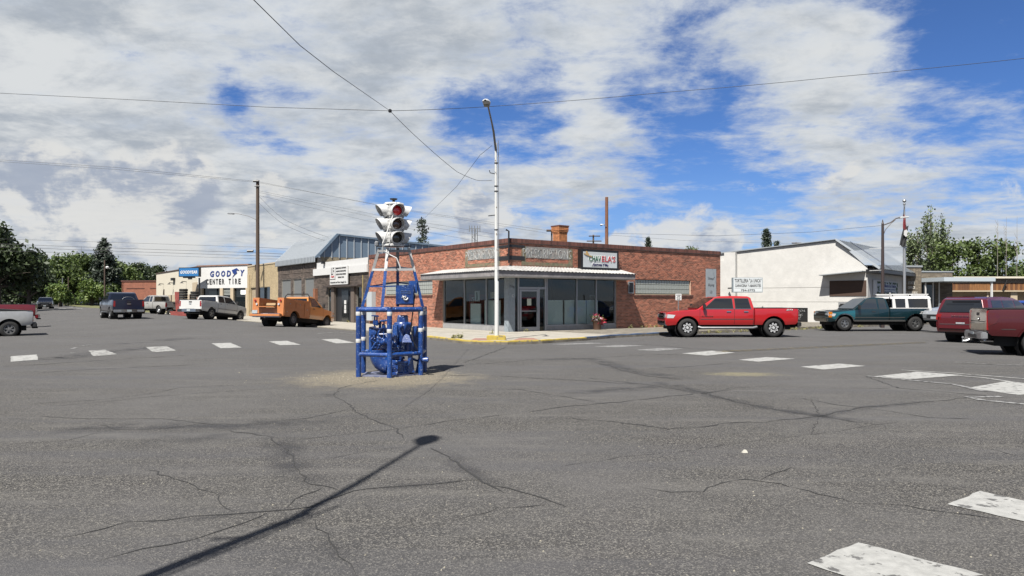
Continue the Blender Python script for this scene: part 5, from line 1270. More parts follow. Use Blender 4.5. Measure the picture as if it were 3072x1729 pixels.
s.text('SILVERADO', (s.xc-.42, 1.03, .96), (-1, 0, 0), .52, .035, CHR, off=.0); s.text('Z71', (s.x0+.42, 1.0, 1.235), (-1, 0, 0), .32, .06, TXTW, off=.02, shear=.3)
MB().tube([(s.x0-.2, 0, .45), (s.x0-.42, 0, .45)], .03, 6).build('tow_bar', STEEL, s.T); MB().tube([(s.x0-.4, 0, .38), (s.x0-.4, 0, .62)], .05, 8).build('tow_ball', CHR, s.T)

# teal extended-cab pickup with white camper shell
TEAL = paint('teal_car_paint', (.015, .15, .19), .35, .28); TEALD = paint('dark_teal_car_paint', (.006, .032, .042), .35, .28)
Yt = 39.6; p = at(2614, Yt); zt = EYE-(990.5-HY)/FP*Yt
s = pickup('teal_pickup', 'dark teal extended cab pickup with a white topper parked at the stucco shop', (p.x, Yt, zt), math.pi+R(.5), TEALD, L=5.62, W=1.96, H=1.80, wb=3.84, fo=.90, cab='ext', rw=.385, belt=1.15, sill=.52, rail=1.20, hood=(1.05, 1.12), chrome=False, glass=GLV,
           wheel=dict(style='swirl', rr=.21, n=5, tw=.27, back=RIMS, rim=RIMS), bedlen=2.28, tumble=.22, boxy=0, flare=CHR, nose=.06)
s.T.o.location.x = p.x+(s.xf+s.xr)/2
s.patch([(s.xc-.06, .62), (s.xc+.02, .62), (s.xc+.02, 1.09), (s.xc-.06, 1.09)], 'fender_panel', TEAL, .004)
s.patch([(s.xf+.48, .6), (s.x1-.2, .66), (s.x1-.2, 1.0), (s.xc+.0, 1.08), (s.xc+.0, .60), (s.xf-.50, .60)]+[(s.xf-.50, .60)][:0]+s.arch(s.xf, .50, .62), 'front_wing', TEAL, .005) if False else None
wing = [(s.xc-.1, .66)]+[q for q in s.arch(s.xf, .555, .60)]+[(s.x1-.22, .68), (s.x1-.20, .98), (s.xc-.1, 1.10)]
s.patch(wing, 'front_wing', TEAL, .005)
s.patch([(s.x0+.45, .70), (s.xr-.6, .70), (s.xr-.6, .735), (s.x0+.45, .735)][:4], 'body_moulding', CHR, .01)
s.patch([(s.xr+.6, .70), (s.xc-.05, .70), (s.xc-.05, .735), (s.xr+.6, .735)], 'body_moulding', CHR, .01)
s.patch([(s.xr+.55, .50), (s.xf-.52, .50), (s.xf-.52, .58), (s.xr+.55, .58)], 'rocker_trim', CHR, .012)
s.patch([(s.x1-.22, .88), (s.x1-.03, .88), (s.x1-.03, 1.02), (s.x1-.22, 1.02)], 'corner_lamp', LAMB, .01); s.patch([(s.x1-.20, .72), (s.x1-.03, .72), (s.x1-.03, .84), (s.x1-.20, .84)], 'corner_lamp', LAMB, .01)
s.text('Z71', (s.x0+.48, .98, .98), (-1, 0, 0), .46, .13, pm('decal_silver', (.6, .6, .6), .5), off=.02, shear=.45, out=.012)
# topper
tp = MB(); W2 = .93; zt0, zt1 = 1.225, 1.86; xA, xB = s.x0+.02, s.xb-.02
tp.hexa([(xA, -W2, zt1-.14), (xB-.05, -W2, zt1-.14), (xB-.05, W2, zt1-.14), (xA, W2, zt1-.14), (xA+.06, -W2+.1, zt1+.01), (xB-.12, -W2+.1, zt1-.03), (xB-.12, W2-.1, zt1-.03), (xA+.06, W2-.1, zt1+.01)])
tpo = tp.build('topper', WHT, s.T, bevel=.02, smooth=True)
for sg in (1, -1):
    for xx in (xA+.06, (xA+xB)/2+.15, xB-.28): MB().hexa([(xx-.05, sg*(W2+.03), zt0), (xx+.13, sg*(W2+.03), zt0), (xx+.13, sg*(W2-.03), zt0), (xx-.05, sg*(W2-.03), zt0), (xx, sg*(W2-.005), zt1-.14), (xx+.14, sg*(W2-.005), zt1-.14), (xx+.14, sg*(W2-.06), zt1-.14), (xx, sg*(W2-.06), zt1-.14)]).build('topper_post', WHT, s.T)
    MB().hexa([(xA+.02, sg*(W2+.012), zt0), (xB-.1, sg*(W2+.012), zt0), (xB-.1, sg*(W2-.01), zt0), (xA+.02, sg*(W2-.01), zt0), (xA+.02, sg*(W2-.02), zt1-.15), (xB-.1, sg*(W2-.02), zt1-.15), (xB-.1, sg*(W2-.05), zt1-.15), (xA+.02, sg*(W2-.05), zt1-.15)]).build('topper_window', TINT, s.T)
    MB().box(xA, xB-.02, sg*(W2-.03), sg*(W2+.04), zt0-.03, zt0+.012).build('topper_rail', WHT, s.T)
    MB().box(xA+.06, xB-.1, sg*.72, sg*.76, zt1+.09, zt1+.13).build('roof_rack', WHT, s.T)
for xx in (xA+.12, (xA+xB)/2, xB-.2): MB().box(xx, xx+.04, -.76, .76, zt1+.0, zt1+.09).build('rack_foot', WHT, s.T)
MB().box(xB-.06, xB-.02, .84, .90, zt1-.05, zt1+.2).build('rack_stop', WHT, s.T)
s.rearglass(xA+.03, zt0+.04, zt1-.2, .14, .2, xA+.06)

# left-hand kerb vehicles, nosed in toward the pavement
def nose_in(px, Y, hx=.25, hy=.97): 
    return at(px, Y)
def ground_fit(T_, rear, h, wb, x_mid):     # rear axle ground point, heading: sets height and pitch
    f = rear+h*wb; zr, zf = gh(rear.x, rear.y), gh(f.x, f.y)
    return zr, zf, -math.atan2(zf-zr, wb)
def place(px_rr, Y_rr, hx, hy, wb, fo, L, W, kerb_drop=0):
    """right rear wheel seen at (px, Y); returns origin, yaw, pitch"""
    h = Vector((hx, hy, 0)).normalized(); right = Vector((h.y, -h.x, 0))
    rr = at(px_rr, Y_rr); rear = Vector((rr.x, rr.y, 0))-right*(W/2-.12)
    xr = L/2-fo-wb
    zr, zf = gh(rear.x, rear.y), gh(*(rear+h*wb).xy)-kerb_drop
    o = rear-h*xr; sl = (zf-zr)/wb; o.z = zr-xr*sl
    return o, math.atan2(h.y, h.x), -math.atan(sl)
WPT = paint('white_car_paint', (.62, .62, .60), 0, .3)
o, yw, pt = place(632, 54.5, .235, .97, 3.64, .96, 5.85, 2.03, .06)
s = pickup('white_pickup', 'clean white crew cab pickup nosed in to the kerb beside the tyre shop', o, yw, WPT, L=5.85, wb=3.64, pitch=pt, wheel=dict(style='spoke', rr=.25, n=5), bedlen=1.85)
s.patch([(s.xb+.06, .80), (s.xc-.12, .80), (s.xc-.12, .83), (s.xb+.06, .83)], 'body_moulding', CHR, .008)
for sg in (1, -1): MB().tube([(s.xb, sg*1.02, .46), (s.xc-.1, sg*1.02, .46)], .045, 8).build('side_step', PLAS, s.T)
bt = MB(); bt.box(s.x0-.012, s.x0-.003, -.12, .12, 1.0, 1.04); bt.box(s.x0-.012, s.x0-.003, -.05, .05, .98, 1.06); bt.build('emblem', CHR, s.T)
MB().box(s.x0-.18, s.x0+.0, .62, .96, .44, .62).build('bumper_corner', PLAS, s.T); MB().box(s.x0-.18, s.x0+.0, -.96, -.62, .44, .62).build('bumper_corner', PLAS, s.T)

ORG = pm('orange_work_paint', (.52, .19, .06), .5, coat=.25, var=.12, dirt=.3); ORG2 = paint('orange_cab_paint', (.56, .22, .035), 0, .3)
o, yw, pt = place(878, 40.8, .30, .95, 3.5, .92, 5.6, 1.98, .1)
s = pickup('orange_utility_truck', 'faded orange utility truck with open tool body nosed in at the dark brick shop', o, yw, ORG2, L=5.6, wb=3.5, W=1.95, H=1.86, cab='reg', rw=.375, belt=1.22, sill=.52, hood=(1.05, 1.18), pitch=pt, chrome=False, glass=GLV, wheel=dict(style='steel', rr=.205, tw=.24, rim=pm('grey_steel_rim', (.16, .16, .165), .6)), bed=False, bedlen=2.62, tl=None, rearw=True, handles=PLAS)
x0, xb = s.x0, s.xb-.06; WB = 1.02
ra = [(x, z) for x, z in s.arch(s.xr, .49, .50)]
bd = MB()
for sg in (1, -1):
    poly = [(x0+.02, .50)]+ra+[(xb, .50), (xb, 1.52), (x0+.02, 1.52)]
    bd2 = MB(); bd2.prism([(x, sg*WB, z) for x, z in poly], (0, -sg*.42, 0)); bd2.build('tool_box_side', ORG, s.T, bevel=0)
    # doors proud of the side
    for a, b, c, d in ((x0+.10, s.xr-.02, 1.02, 1.44), (s.xr+.03, xb-.62, 1.02, 1.44), (x0+.08, s.xr-.55, .56, .98), (xb-.56, xb-.05, .56, 1.44)):
        if b-a > .1: dr = MB().box(a, b, sg*(WB+.002), sg*(WB+.018), c, d).build('tool_box_door', ORG, s.T); MB().box((a+b)/2-.04, (a+b)/2+.04, sg*(WB+.018), sg*(WB+.03), (c+d)/2-.03, (c+d)/2+.03).build('latch', STEEL, parent=dr)
    for z in (1.36, 1.16):
        mb = MB(); mb.lathe([(0, 0), (.06, 0), (.06, .03), (0, .03)], (x0-.01, sg*.83 if z > 1.2 else sg*.72, z), 'x', 12); mb.v = [(2*(x0-.0)-v[0]-.02, v[1], v[2]) for v in mb.v]; mb.build('tail_lamp', LRED if z > 1.3 else LWH, s.T)
MB().box(x0+.02, xb, -.6, .6, .56, .66).build('bed_floor', pm('rusty_floor', (.16, .07, .03), .9), s.T)
MB().box(x0+.02, x0+.08, -.6, .6, .60, .96).build('tailgate', ORG, s.T); MB().box(x0-.30, x0+.02, -.6, .6, .98, 1.02).build('drop_tailgate', ORG, s.T); MB().box(xb-.06, xb, -.6, .6, .66, 1.5).build('bed_front', ORG, s.T)
MB().box(x0-.28, x0+.0, -.98, .98, .46, .60).build('rear_bumper', ORG, s.T, bevel=.02); MB().box(x0-.30, x0-.285, .45, .80, .62, .80).build('number_plate', PLATE, s.T)
cg = MB()
for k in range(4): cg.box(x0+.5, x0+1.3, -.5+k*.02, .2+k*.02, .96+k*.09, 1.0+k*.09)
cgt = Thing('pallet_stack', 'few weathered boards stacked in the bed of the orange truck', 'boards', s.T.o.location+Matrix.Rotation(yw, 3, 'Z') @ Vector((x0+.9, 0, .66)), rot=(0, pt, yw), local=True)
mb = MB()
for k in range(4): mb.box(-.35, .4, -.1, .5, .25+k*.13, .28+k*.13); mb.box(-.3, -.22, -.1, .5, .28+k*.13, .38+k*.13)
mb.build('slat_stack', pm('pale_board', (.48, .33, .18), .9), cgt)
bg_ = MB(); bg_.lathe([(0, 0), (.16, .02), (.2, .12), (.12, .22), (0, .25)], (0, 0, 0), 'z', 8)
single('sack', bg_, pm('pink_sack', (.55, .38, .34), .9), 'small pale pink sack lying behind the drop gate of the orange truck', 'sack', None); 
bpy.data.objects['sack'].location = s.T.o.location+Matrix.Rotation(yw, 3, 'Z') @ Vector((x0+.3, .1, .86)); 
rk = MB()
rk.tube([(xb+.12, -.85, 1.5), (xb+.16, -.82, 1.85), (xb+.2, -.7, 1.98), (xb+.2, .7, 1.98), (xb+.16, .82, 1.85), (xb+.12, .85, 1.5)], .03, 6); rk.tube([(xb+.2, -.4, 1.98), (xb+.2, -.4, 2.15)], .025, 5); rk.tube([(xb+.2, .4, 1.98), (xb+.2, .4, 2.15)], .025, 5)
rk.build('roof_rack', BLACK, s.T)

# navy pickup driving away
NAVY = paint('navy_car_paint', (.010, .016, .045), .4, .28)
def drive_away(px, Y, hx, hy): h = Vector((hx, hy, 0)).normalized(); p = at(px, Y); return h, p
h = Vector((-.62, .78, 0)).normalized(); p = at(386, 52.5); o = Vector((p.x, p.y, 0))+h*2.9; o.z = gh(p.x, p.y)-.01
s = pickup('navy_pickup', 'dark navy extended cab pickup driving away down the left street', o, math.atan2(h.y, h.x), NAVY, L=6.0, W=2.16, H=2.0, wb=3.8, fo=.95, cab='ext', rw=.42, belt=1.38, sill=.60, rail=1.42, hood=(1.2, 1.32), wheel=dict(style='spoke', rr=.23, n=8, tw=.28), bedlen=2.1, chrome=False, handles=NAVY)
bt = MB(); bt.lathe([(0, 0), (.1, 0), (.1, .012), (0, .012)], (0, 0, 0), 'x', 14); bt.v = [(s.x0-.015-v[0], v[1]*1.5, 1.12+v[2]*.6) for v in bt.v]; bt.build('emblem', CHR, s.T)
for y0, y1 in ((-1.0, -.5), (.5, 1.0)): MB().box(s.x0-.175, s.x0+.0, y0, y1, .54, .70).build('bumper_insert', STEEL, s.T, bevel=.02)
for sg in (1, -1): MB().box(s.xr+.6, s.xf-.6, sg*1.0, sg*1.1, .5, .54).build('side_step', STEEL, s.T)
sp = MB(); sp.tube([(s.x0+.5, -.05+.4*math.cos(a), 1.42+.22*math.sin(a)) for a in [i*math.pi/8 for i in range(9)]], .015, 5); spo = sp.build('bed_hoop', STEEL, s.T)

# grey and dark red pickups, left edge (only tails in view)
SILV = pm('dusty_silver_paint', (.56, .56, .55), .35, metal=.3, coat=.5, var=.10, dirt=.4)
h = Vector((-.80, -.60, 0)).normalized()
rw_ = GG(28, 1010); 
s = pickup('silver_pickup', 'dusty silver pickup tail at the left edge with a dark tonneau cover', (0, 0, 0), math.atan2(h.y, h.x), SILV, L=5.55, W=2.0, H=1.88, wb=3.65, fo=.98, cab='ext', rw=.385, belt=1.28, sill=.55, rail=1.22, hood=(1.1, 1.22), wheel=dict(style='spoke', rr=.22, n=6, rim=pm('grey_rim', (.22, .22, .22), .5, metal=.4)), bedlen=2.0, chrome=False, bumper=PLAS, tl='flat', rearw=True)
Rz = Matrix.Rotation(math.atan2(h.y, h.x), 3, 'Z'); yc = at(28, 33.4); s.T.o.location = yc-Rz @ Vector((s.xr, .88, 0)); s.T.o.location.z = gh(yc.x, yc.y)-.06
MB().prism([(s.x0+.1, -.92, 1.245), (s.xb-.05, -.92, 1.245), (s.xb-.05, -.92, 1.36), (s.xb-.8, -.92, 1.33)], (0, 1.84, 0)).build('bed_cover', PLAS, s.T)
DRED = paint('dark_red_car_paint', (.21, .008, .014), .25, .3)
h = Vector((-.86, -.51, 0)).normalized(); Rz = Matrix.Rotation(math.atan2(h.y, h.x), 3, 'Z')
s = pickup('dark_red_pickup', 'dark red pickup tail behind the silver pickup at the left edge', (0, 0, 0), math.atan2(h.y, h.x), DRED, L=5.8, W=2.0, H=1.9, wb=3.6, fo=.96, cab='ext', rw=.39, belt=1.30, sill=.55, rail=1.30, hood=(1.1, 1.22), wheel=dict(style='spoke', rr=.22, n=6), bedlen=2.05, chrome=False, bumper=DRED, rearw=True, flare=CHR)
yc = at(106, 43.5); s.T.o.location = yc-Rz @ Vector((s.x0, .9, 0)); s.T.o.location.z = gh(yc.x, yc.y)+.12
# old two-tone silver pickup by the tyres
h = Vector((-.1, .99, 0)).normalized()
OLD = pm('faded_silver_paint', (.36, .35, .33), .4, coat=.3, var=.1)
h = Vector((.60, .80, 0)).normalized(); p = at(443, 69)
s = pickup('old_silver_pickup', 'old faded silver pickup parked beyond the navy pickup by the stacked tyres', (p.x, p.y+2, gh(p.x, p.y)), math.atan2(h.y, h.x)+R(95), OLD, L=5.4, W=1.95, H=1.80, wb=3.4, fo=.9, cab='ext', rw=.37, belt=1.15, sill=.5, rail=1.15, hood=(1.0, 1.12), wheel=dict(style='steel', rr=.2), chrome=False, glass=GLV)

# maroon pickup at the right edge (tail)
MAR = paint('maroon_car_paint', (.085, .004, .008), .3, .26); MARD = paint('maroon_dark_paint', (.060, .010, .012), .3, .22)
h = Vector((.94, -.33, 0)).normalized()
Rz = Matrix.Rotation(math.atan2(h.y, h.x), 3, 'Z')
s = pickup('maroon_pickup', 'maroon pickup tail with black chrome bumper at the right edge of the road', (0, 0, 0), math.atan2(h.y, h.x), MAR, L=6.0, W=2.05, H=1.95, wb=3.7, fo=.96, cab='crew', rw=.44, belt=1.36, sill=.64, rail=1.42, hood=(1.2, 1.3), wheel=dict(style='spoke', rr=.25, n=6, tw=.32), bedlen=1.75, bumper=STEEL, chrome=False, tl='tall', flare=MAR)
# rear right-hand (camera side) corner of the body is seen at px 3010..2892
Ym = 21.6; cnr = at(2962, Ym); s.T.o.location = cnr-Rz @ Vector((s.x0, -s.W/2+.05, 0)); s.T.o.location.z = -.10; s.T.o.scale = (1, 1, 1.06)
MB().box(s.x0-.006, s.x0-.001, -.86, .86, .80, 1.30).build('tailgate_panel', MARD, s.T)
s.box('bumper_insert', PLAS, s.x0-.18, s.x0-.10, -.45, .45, .58, .68, .01)
bt = MB(); bt.lathe([(0, 0), (.1, 0), (.1, .012), (0, .012)], (0, 0, 0), 'x', 14); bt.v = [(s.x0-.02-v[0], v[1]*1.4, 1.12+v[2]*.55) for v in bt.v]; bt.build('emblem', CHR, s.T)
MB().box(s.x0-.015, s.x0-.005, -.80, .80, 1.04, 1.06).build('trim_strip', UND, s.T)
s.patch([(s.x0+.35, .84), (s.xr-.62, .84), (s.xr-.62, .855), (s.x0+.35, .855)], 'body_moulding', CHR, .006)
mb = MB(); mb.tube([(s.x0-.2, 0, .52), (s.x0-.34, 0, .46), (s.x0-.42, 0, .46)], .03, 6); mb.tube([(s.x0-.42, 0, .42), (s.x0-.42, 0, .52)], .02, 6); mb.lathe([(0, -.035), (.03, -.02), (.035, 0), (.03, .02), (0, .035)], (s.x0-.42, 0, .56), 'z', 10); mb.build('tow_hitch', STEEL, s.T)
for k in (0, 1): MB().lathe([(.055, 0), (.05, -.3), (.02, -.3), (.02, .0)], (s.x0+.25, -.45-.16*k, .50), 'x', 10).build('exhaust_tip', CHR, s.T)

# ------------------------------------------------------------------ van, saloon and small cars
def carbody(name, label, cat, loc, yaw, col, L, W, H, wb, fo, belt, sill, prof, wins, ws, rg=None, rw=.33, pitch=0, glass=None, tumble=.26, wheel=dict(), nose=.2, lamps=True, handles=True, tail=.10, front=True):
    s = Car(name, label, cat, loc, yaw, L, W, H, wb, fo, belt, sill, col, rw, pitch, None, tumble, nose=nose, tail=tail)
    x0, x1 = s.x0, s.x1; ar = rw+.06
    ra, fa = s.arch(s.xr, ar, sill), s.arch(s.xf, ar, sill)
    P = [(x0+.10, sill)]+ra+fa+[(x1-.12, sill)]+[(x1-a, b) for a, b in prof['front']]+[(x0+a, b) for a, b in prof['top']]
    s.shell(P, bev=.05)
    g = glass or TINT
    for w in wins: s.patch([(x0+a, b) for a, b in w], 'window', g, .005)
    s.cross(x0+ws[0], ws[1], x0+ws[2], ws[3], .14, .14, 'windscreen', g)
    if rg: s.rearglass(x0+rg[0], rg[1], rg[3], .14, .16, x0+rg[2], mat=g, off=.03)
    s.wheels(**({'rr': .21, 'tw': .22, 'n': 5}|wheel))
    for sg in (1, -1):
        if lamps:
            MB().box(x0+.0, x0+.16, sg*(W/2-.30), sg*(W/2-.07), belt-.28, belt-.02).build('tail_lamp', LRED, s.T, bevel=.03, smooth=True)
            MB().box(x1-.30, x1-.03, sg*(W/2-.45), sg*(W/2*(1-nose)-.0), belt-.32, belt-.18).build('headlamp', LWH, s.T, bevel=.03, smooth=True)
    MB().box(x1-.1, x1+.012, -.45, .45, sill+.12, belt-.30).build('grille', PLAS, s.T, bevel=.03)
    MB().box(x0-.01, x0+.02, -.16, .16, sill+.25, sill+.40).build('number_plate', PLATE, s.T); MB().box(x1+.0, x1+.022, -.16, .16, sill+.08, sill+.20).build('number_plate', PLATE, s.T)
    return s
h = Vector((.83, .56, 0)).normalized(); Rz = Matrix.Rotation(math.atan2(h.y, h.x), 3, 'Z')
s = carbody('maroon_van', 'maroon minivan seen from the rear between the silver car and the maroon pickup', 'van', (0, 0, 0), math.atan2(h.y, h.x), paint('van_red_paint', (.13, .004, .010), .3, .25), 5.15, 1.98, 1.74, 3.08, .95, 1.08, .34,
    dict(front=[(.02, .5), (0, .75), (.12, .92), (.7, 1.06)], top=[(4.0, 1.14), (3.15, 1.60), (2.7, 1.70), (1.8, 1.74), (.55, 1.72), (.30, 1.64), (.08, 1.12), (.0, .95), (-.0, .6), (.02, .40)]),
    [[(.50, 1.13), (1.45, 1.13), (1.45, 1.60), (.62, 1.60)], [(1.52, 1.13), (2.5, 1.13), (2.5, 1.60), (1.52, 1.60)], [(2.58, 1.13), (3.75, 1.13), (3.05, 1.58), (2.58, 1.60)]], (3.98, 1.16, 3.2, 1.58), (.09, 1.14, .28, 1.62), rw=.33, tumble=.20)
Yv = 27.3; cn = at(2966, Yv); s.T.o.location = cn-Rz @ Vector((s.x0+.1, -s.W/2+.03, 0)); s.T.o.location.z = EYE-(1024-HY)/FP*(Yv+.8)
MB().box(s.x0-.03, s.x0+.04, -.82, .82, .46, .72).build('rear_bumper', MATS['van_red_paint'], s.T, bevel=.05, smooth=True); MB().box(s.x0-.04, s.x0-.028, -.75, .75, .655, .675).build('trim_strip', CHR, s.T)
s.text('DODGE', (s.x0-.012, .0, .99), (0, -1, 0), .62, .045, CHR)
MB().box(s.x0+.0, s.x0+.05, -.5, .5, 1.70, 1.735).build('spoiler', MATS['van_red_paint'], s.T)
h = Vector((-.96, -.28, 0)).normalized(); SC = paint('silver_car_paint', (.46, .48, .50), .5, .22)
p = at(2846, 37.5)
s = carbody('silver_saloon', 'silver rounded car parked behind the teal pickup and half hidden by the van', 'car', (p.x+1.0, p.y, EYE-(978-HY)/FP*37.5-.0), math.atan2(h.y, h.x), SC, 4.5, 1.78, 1.46, 2.6, .9, .92, .30,
    dict(front=[(.02, .42), (.0, .62), (.18, .80), (.75, .93)], top=[(3.25, 1.0), (2.5, 1.36), (2.0, 1.45), (1.3, 1.44), (.45, 1.08), (.1, 1.0), (.02, .8), (.03, .45)]),
    [[(.95, .97), (1.85, .97), (1.85, 1.36), (1.4, 1.36)], [(1.92, .97), (2.98, .97), (2.42, 1.33), (1.92, 1.37)]], (3.2, 1.03, 2.55, 1.35), (.55, 1.1, 1.25, 1.42), rw=.31)
s.mirrors(s.x0+3.0, .96, SC)
h = Vector((.5, -.86, 0)).normalized(); p = at(116, 100)
s = carbody('black_suv', 'black sport utility car with headlights driving toward the camera far down the street', 'car', (p.x, p.y+1.5, gh(p.x, p.y)), math.atan2(h.y, h.x), paint('black_car_paint', (.010, .011, .014), .3, .25), 4.8, 1.95, 1.72, 2.8, .9, 1.08, .34,
    dict(front=[(.02, .5), (0, .78), (.1, 1.0), (.9, 1.10)], top=[(3.5, 1.16), (2.85, 1.60), (2.4, 1.68), (.7, 1.68), (.3, 1.55), (.08, 1.1), (.02, .8), (.02, .45)]),
    [[(.6, 1.14), (1.9, 1.14), (1.9, 1.56), (.8, 1.56)], [(2.0, 1.14), (3.2, 1.14), (2.7, 1.56), (2.0, 1.56)]], (3.46, 1.18, 2.9, 1.58), rw=.36)
LG_ = paint('lime_car_paint', (.30, .50, .02), .0, .35); p = at(157, 150)
s = carbody('lime_car', 'small lime green car parked far off under the trees on the left', 'car', (p.x, p.y, gh(p.x, p.y)), R(-80), LG_, 4.3, 1.8, 1.5, 2.6, .85, .95, .3,
    dict(front=[(.02, .45), (0, .65), (.15, .85), (.8, .95)], top=[(3.1, 1.0), (2.4, 1.42), (2.0, 1.5), (.8, 1.48), (.2, 1.0), (.02, .8), (.03, .45)]), [[(.8, 1.0), (2.8, 1.0), (2.3, 1.4), (1.0, 1.4)]], (3.05, 1.03, 2.5, 1.4), rw=.31)
BLU = paint('blue_car_paint', (.02, .07, .38), .2, .25); p = at(3010, 34.5)
s = carbody('blue_car', 'bright blue car showing only its roof behind the maroon van', 'car', (p.x+.6, p.y, -.1), R(30), BLU, 4.6, 1.82, 1.80, 2.7, .9, 1.15, .4,
    dict(front=[(.02, .5), (0, .8), (.15, 1.0), (.8, 1.12)], top=[(3.3, 1.18), (2.6, 1.68), (2.2, 1.77), (.8, 1.75), (.2, 1.2), (.02, 1.0), (.03, .45)]), [[(.8, 1.2), (2.9, 1.2), (2.4, 1.66), (1.0, 1.66)]], (3.25, 1.2, 2.65, 1.66), (.22, 1.25, .7, 1.68), rw=.36)
for k, (px, Y, c, lb) in enumerate(((268, 165, (.55, .56, .58), 'pale car parked far under the trees left of the white camper'), (343, 160, (.42, .43, .45), 'grey car parked far under the trees behind the navy pickup'))):
    p = at(px, Y)
    carbody('distant_car', lb, 'car', (p.x, p.y, gh(p.x, p.y)), R(170), paint('distant_paint_%d' % k, c), 4.6, 1.8, 1.45, 2.7, .9, .92, .3,
      dict(front=[(.02, .42), (.0, .62), (.18, .80), (.75, .93)], top=[(3.25, 1.0), (2.5, 1.36), (2.0, 1.45), (1.3, 1.44), (.45, 1.08), (.1, 1.0), (.02, .8), (.03, .45)]), [[(.95, .97), (2.98, .97), (2.42, 1.33), (1.4, 1.36)]], (3.2, 1.03, 2.55, 1.35), (.55, 1.1, 1.25, 1.42), rw=.31)
# ------------------------------------------------------------------ trees
def leaf_mat(name, c1, c2, tr=.25):
    m = bpy.data.materials.new(name); m.use_nodes = True; nt = m.node_tree; N, L = nt.nodes, nt.links
    b = N['Principled BSDF']; g = N.new('ShaderNodeNewGeometry'); x = N.new('ShaderNodeMix'); x.data_type = 'RGBA'
    L.new(g.outputs['Random Per Island'], x.inputs[0]); x.inputs[6].default_value = (*c1, 1); x.inputs[7].default_value = (*c2, 1)
    L.new(x.outputs[2], b.inputs['Base Color']); b.inputs['Roughness'].default_value = .6
    t = N.new('ShaderNodeBsdfTranslucent'); L.new(x.outputs[2], t.inputs[0]); mx = N.new('ShaderNodeMixShader'); mx.inputs[0].default_value = tr
    o = N['Material Output']; L.new(b.outputs[0], mx.inputs[1]); L.new(t.outputs[0], mx.inputs[2]); L.new(mx.outputs[0], o.inputs[0]); return m
LF1 = leaf_mat('leaf_elm', (.024, .042, .010), (.082, .118, .024)); LF2 = leaf_mat('leaf_dark', (.012, .022, .008), (.036, .056, .016)); LF3 = leaf_mat('leaf_lime', (.05, .09, .018), (.11, .15, .03))
LF4 = leaf_mat('leaf_poplar', (.05, .075, .03), (.12, .15, .07)); NDL = leaf_mat('needle', (.012, .022, .014), (.030, .045, .026), .1); BARK = pm('bark', (.085, .068, .052), .95, var=.3)
BARK2 = pm('pale_bark', (.26, .24, .20), .9, var=.2)
def leaves(centers, n_per, spread, size, seed=0, flat=.6):
    rg = np.random.default_rng(seed); c = np.repeat(centers, n_per, 0); n = len(c)
    c = c+rg.normal(0, 1, (n, 3))*spread
    d1 = rg.normal(0, 1, (n, 3)); d1 /= np.linalg.norm(d1, axis=1)[:, None]; d2 = rg.normal(0, 1, (n, 3)); d2 -= (d2*d1).sum(1)[:, None]*d1; d2 /= np.linalg.norm(d2, axis=1)[:, None]
    s = size*rg.uniform(.6, 1.3, (n, 1)); a, b = d1*s, d2*s*flat
    v = np.stack([c-a, c+b*.9, c+a, c-b], 1).reshape(-1, 3); f = np.arange(4*n).reshape(-1, 4); return v, f
def np_mesh(name, v, f, mat, off):
    me = bpy.data.meshes.new(name); v = (v-np.array(off)).astype(np.float32)
    me.vertices.add(len(v)); me.vertices.foreach_set('co', v.ravel()); me.loops.add(f.size); me.loops.foreach_set('vertex_index', f.ravel().astype(np.int32))
    me.polygons.add(len(f)); me.polygons.foreach_set('loop_start', np.arange(0, f.size, 4, dtype=np.int32)); me.polygons.foreach_set('loop_total', np.full(len(f), 4, np.int32))
    me.update(); me.materials.append(mat); return me
def child(name, me, T, kind=None):
    o = bpy.data.objects.new(name, me); COL.objects.link(o); o.parent = T.o
    if kind: o['kind'] = kind
    return o
def tree(label, base, h, w, mat=None, seed=0, clumps=260, per=26, ls=.28, lobes=9, trunk=.35, crown0=.25, group='trees at the end of the left street', name='elm_tree', wood=None, depth=None, open_=0.35):
    rg = np.random.default_rng(seed); T = Thing(name, label, 'tree', base, group); b = np.array(base); depth = depth or w
    L_ = []
    for i in range(lobes):
        a = rg.uniform(0, 6.28); rr = rg.uniform(.25, .75)**.7; z = rg.uniform(crown0+.15, .86)
        k = 1-.55*max(0, (z-.55)/.45)
        L_.append((np.array([math.cos(a)*rr*w*.5*k, math.sin(a)*rr*depth*.5*k, z*h]), rg.uniform(.14, .24)*min(w, h)*1.05))
    L_.append((np.array([0, 0, .80*h]), .2*w)); L_.append((np.array([0, 0, .55*h]), .28*w))
    cs = []
    for c, r in L_:
        k = int(clumps/len(L_)); p = rg.normal(0, 1, (k, 3)); p /= np.linalg.norm(p, axis=1)[:, None]; p *= (r*rg.uniform(open_, 1.0, (k, 1))**.6); p[:, 2] *= .75; cs.append(c+p)
    cs = np.concatenate(cs); cs[:, 2] = np.minimum(cs[:, 2], h)
    v, f = leaves(cs+b, per, .022*w+.22, ls, seed)
    child('crown', np_mesh('crown', v, f, mat or LF1, base), T, 'stuff')
    t = MB(); t.tube([base, Vector(base)+Vector((.1, 0, h*.2)), Vector(base)+Vector((.0, .1, h*.42))], [trunk, trunk*.75, trunk*.5], 8)
    for c, r in L_[:7]:
        s0 = Vector(base)+Vector((0, 0, h*rg.uniform(.15, .35))); e = Vector(base)+Vector(c); md = s0.lerp(e, .5)+Vector((0, 0, -.04*h)); t.tube([s0, md, e], [trunk*.45, trunk*.28, trunk*.08], 6)
        for q in range(2):
            e2 = e+Vector(rg.normal(0, 1, 3))*r*.7; t.tube([md, e2], [trunk*.16, trunk*.04], 5)
    t.build('trunk', wood or BARK, T, normals=False)
    return T
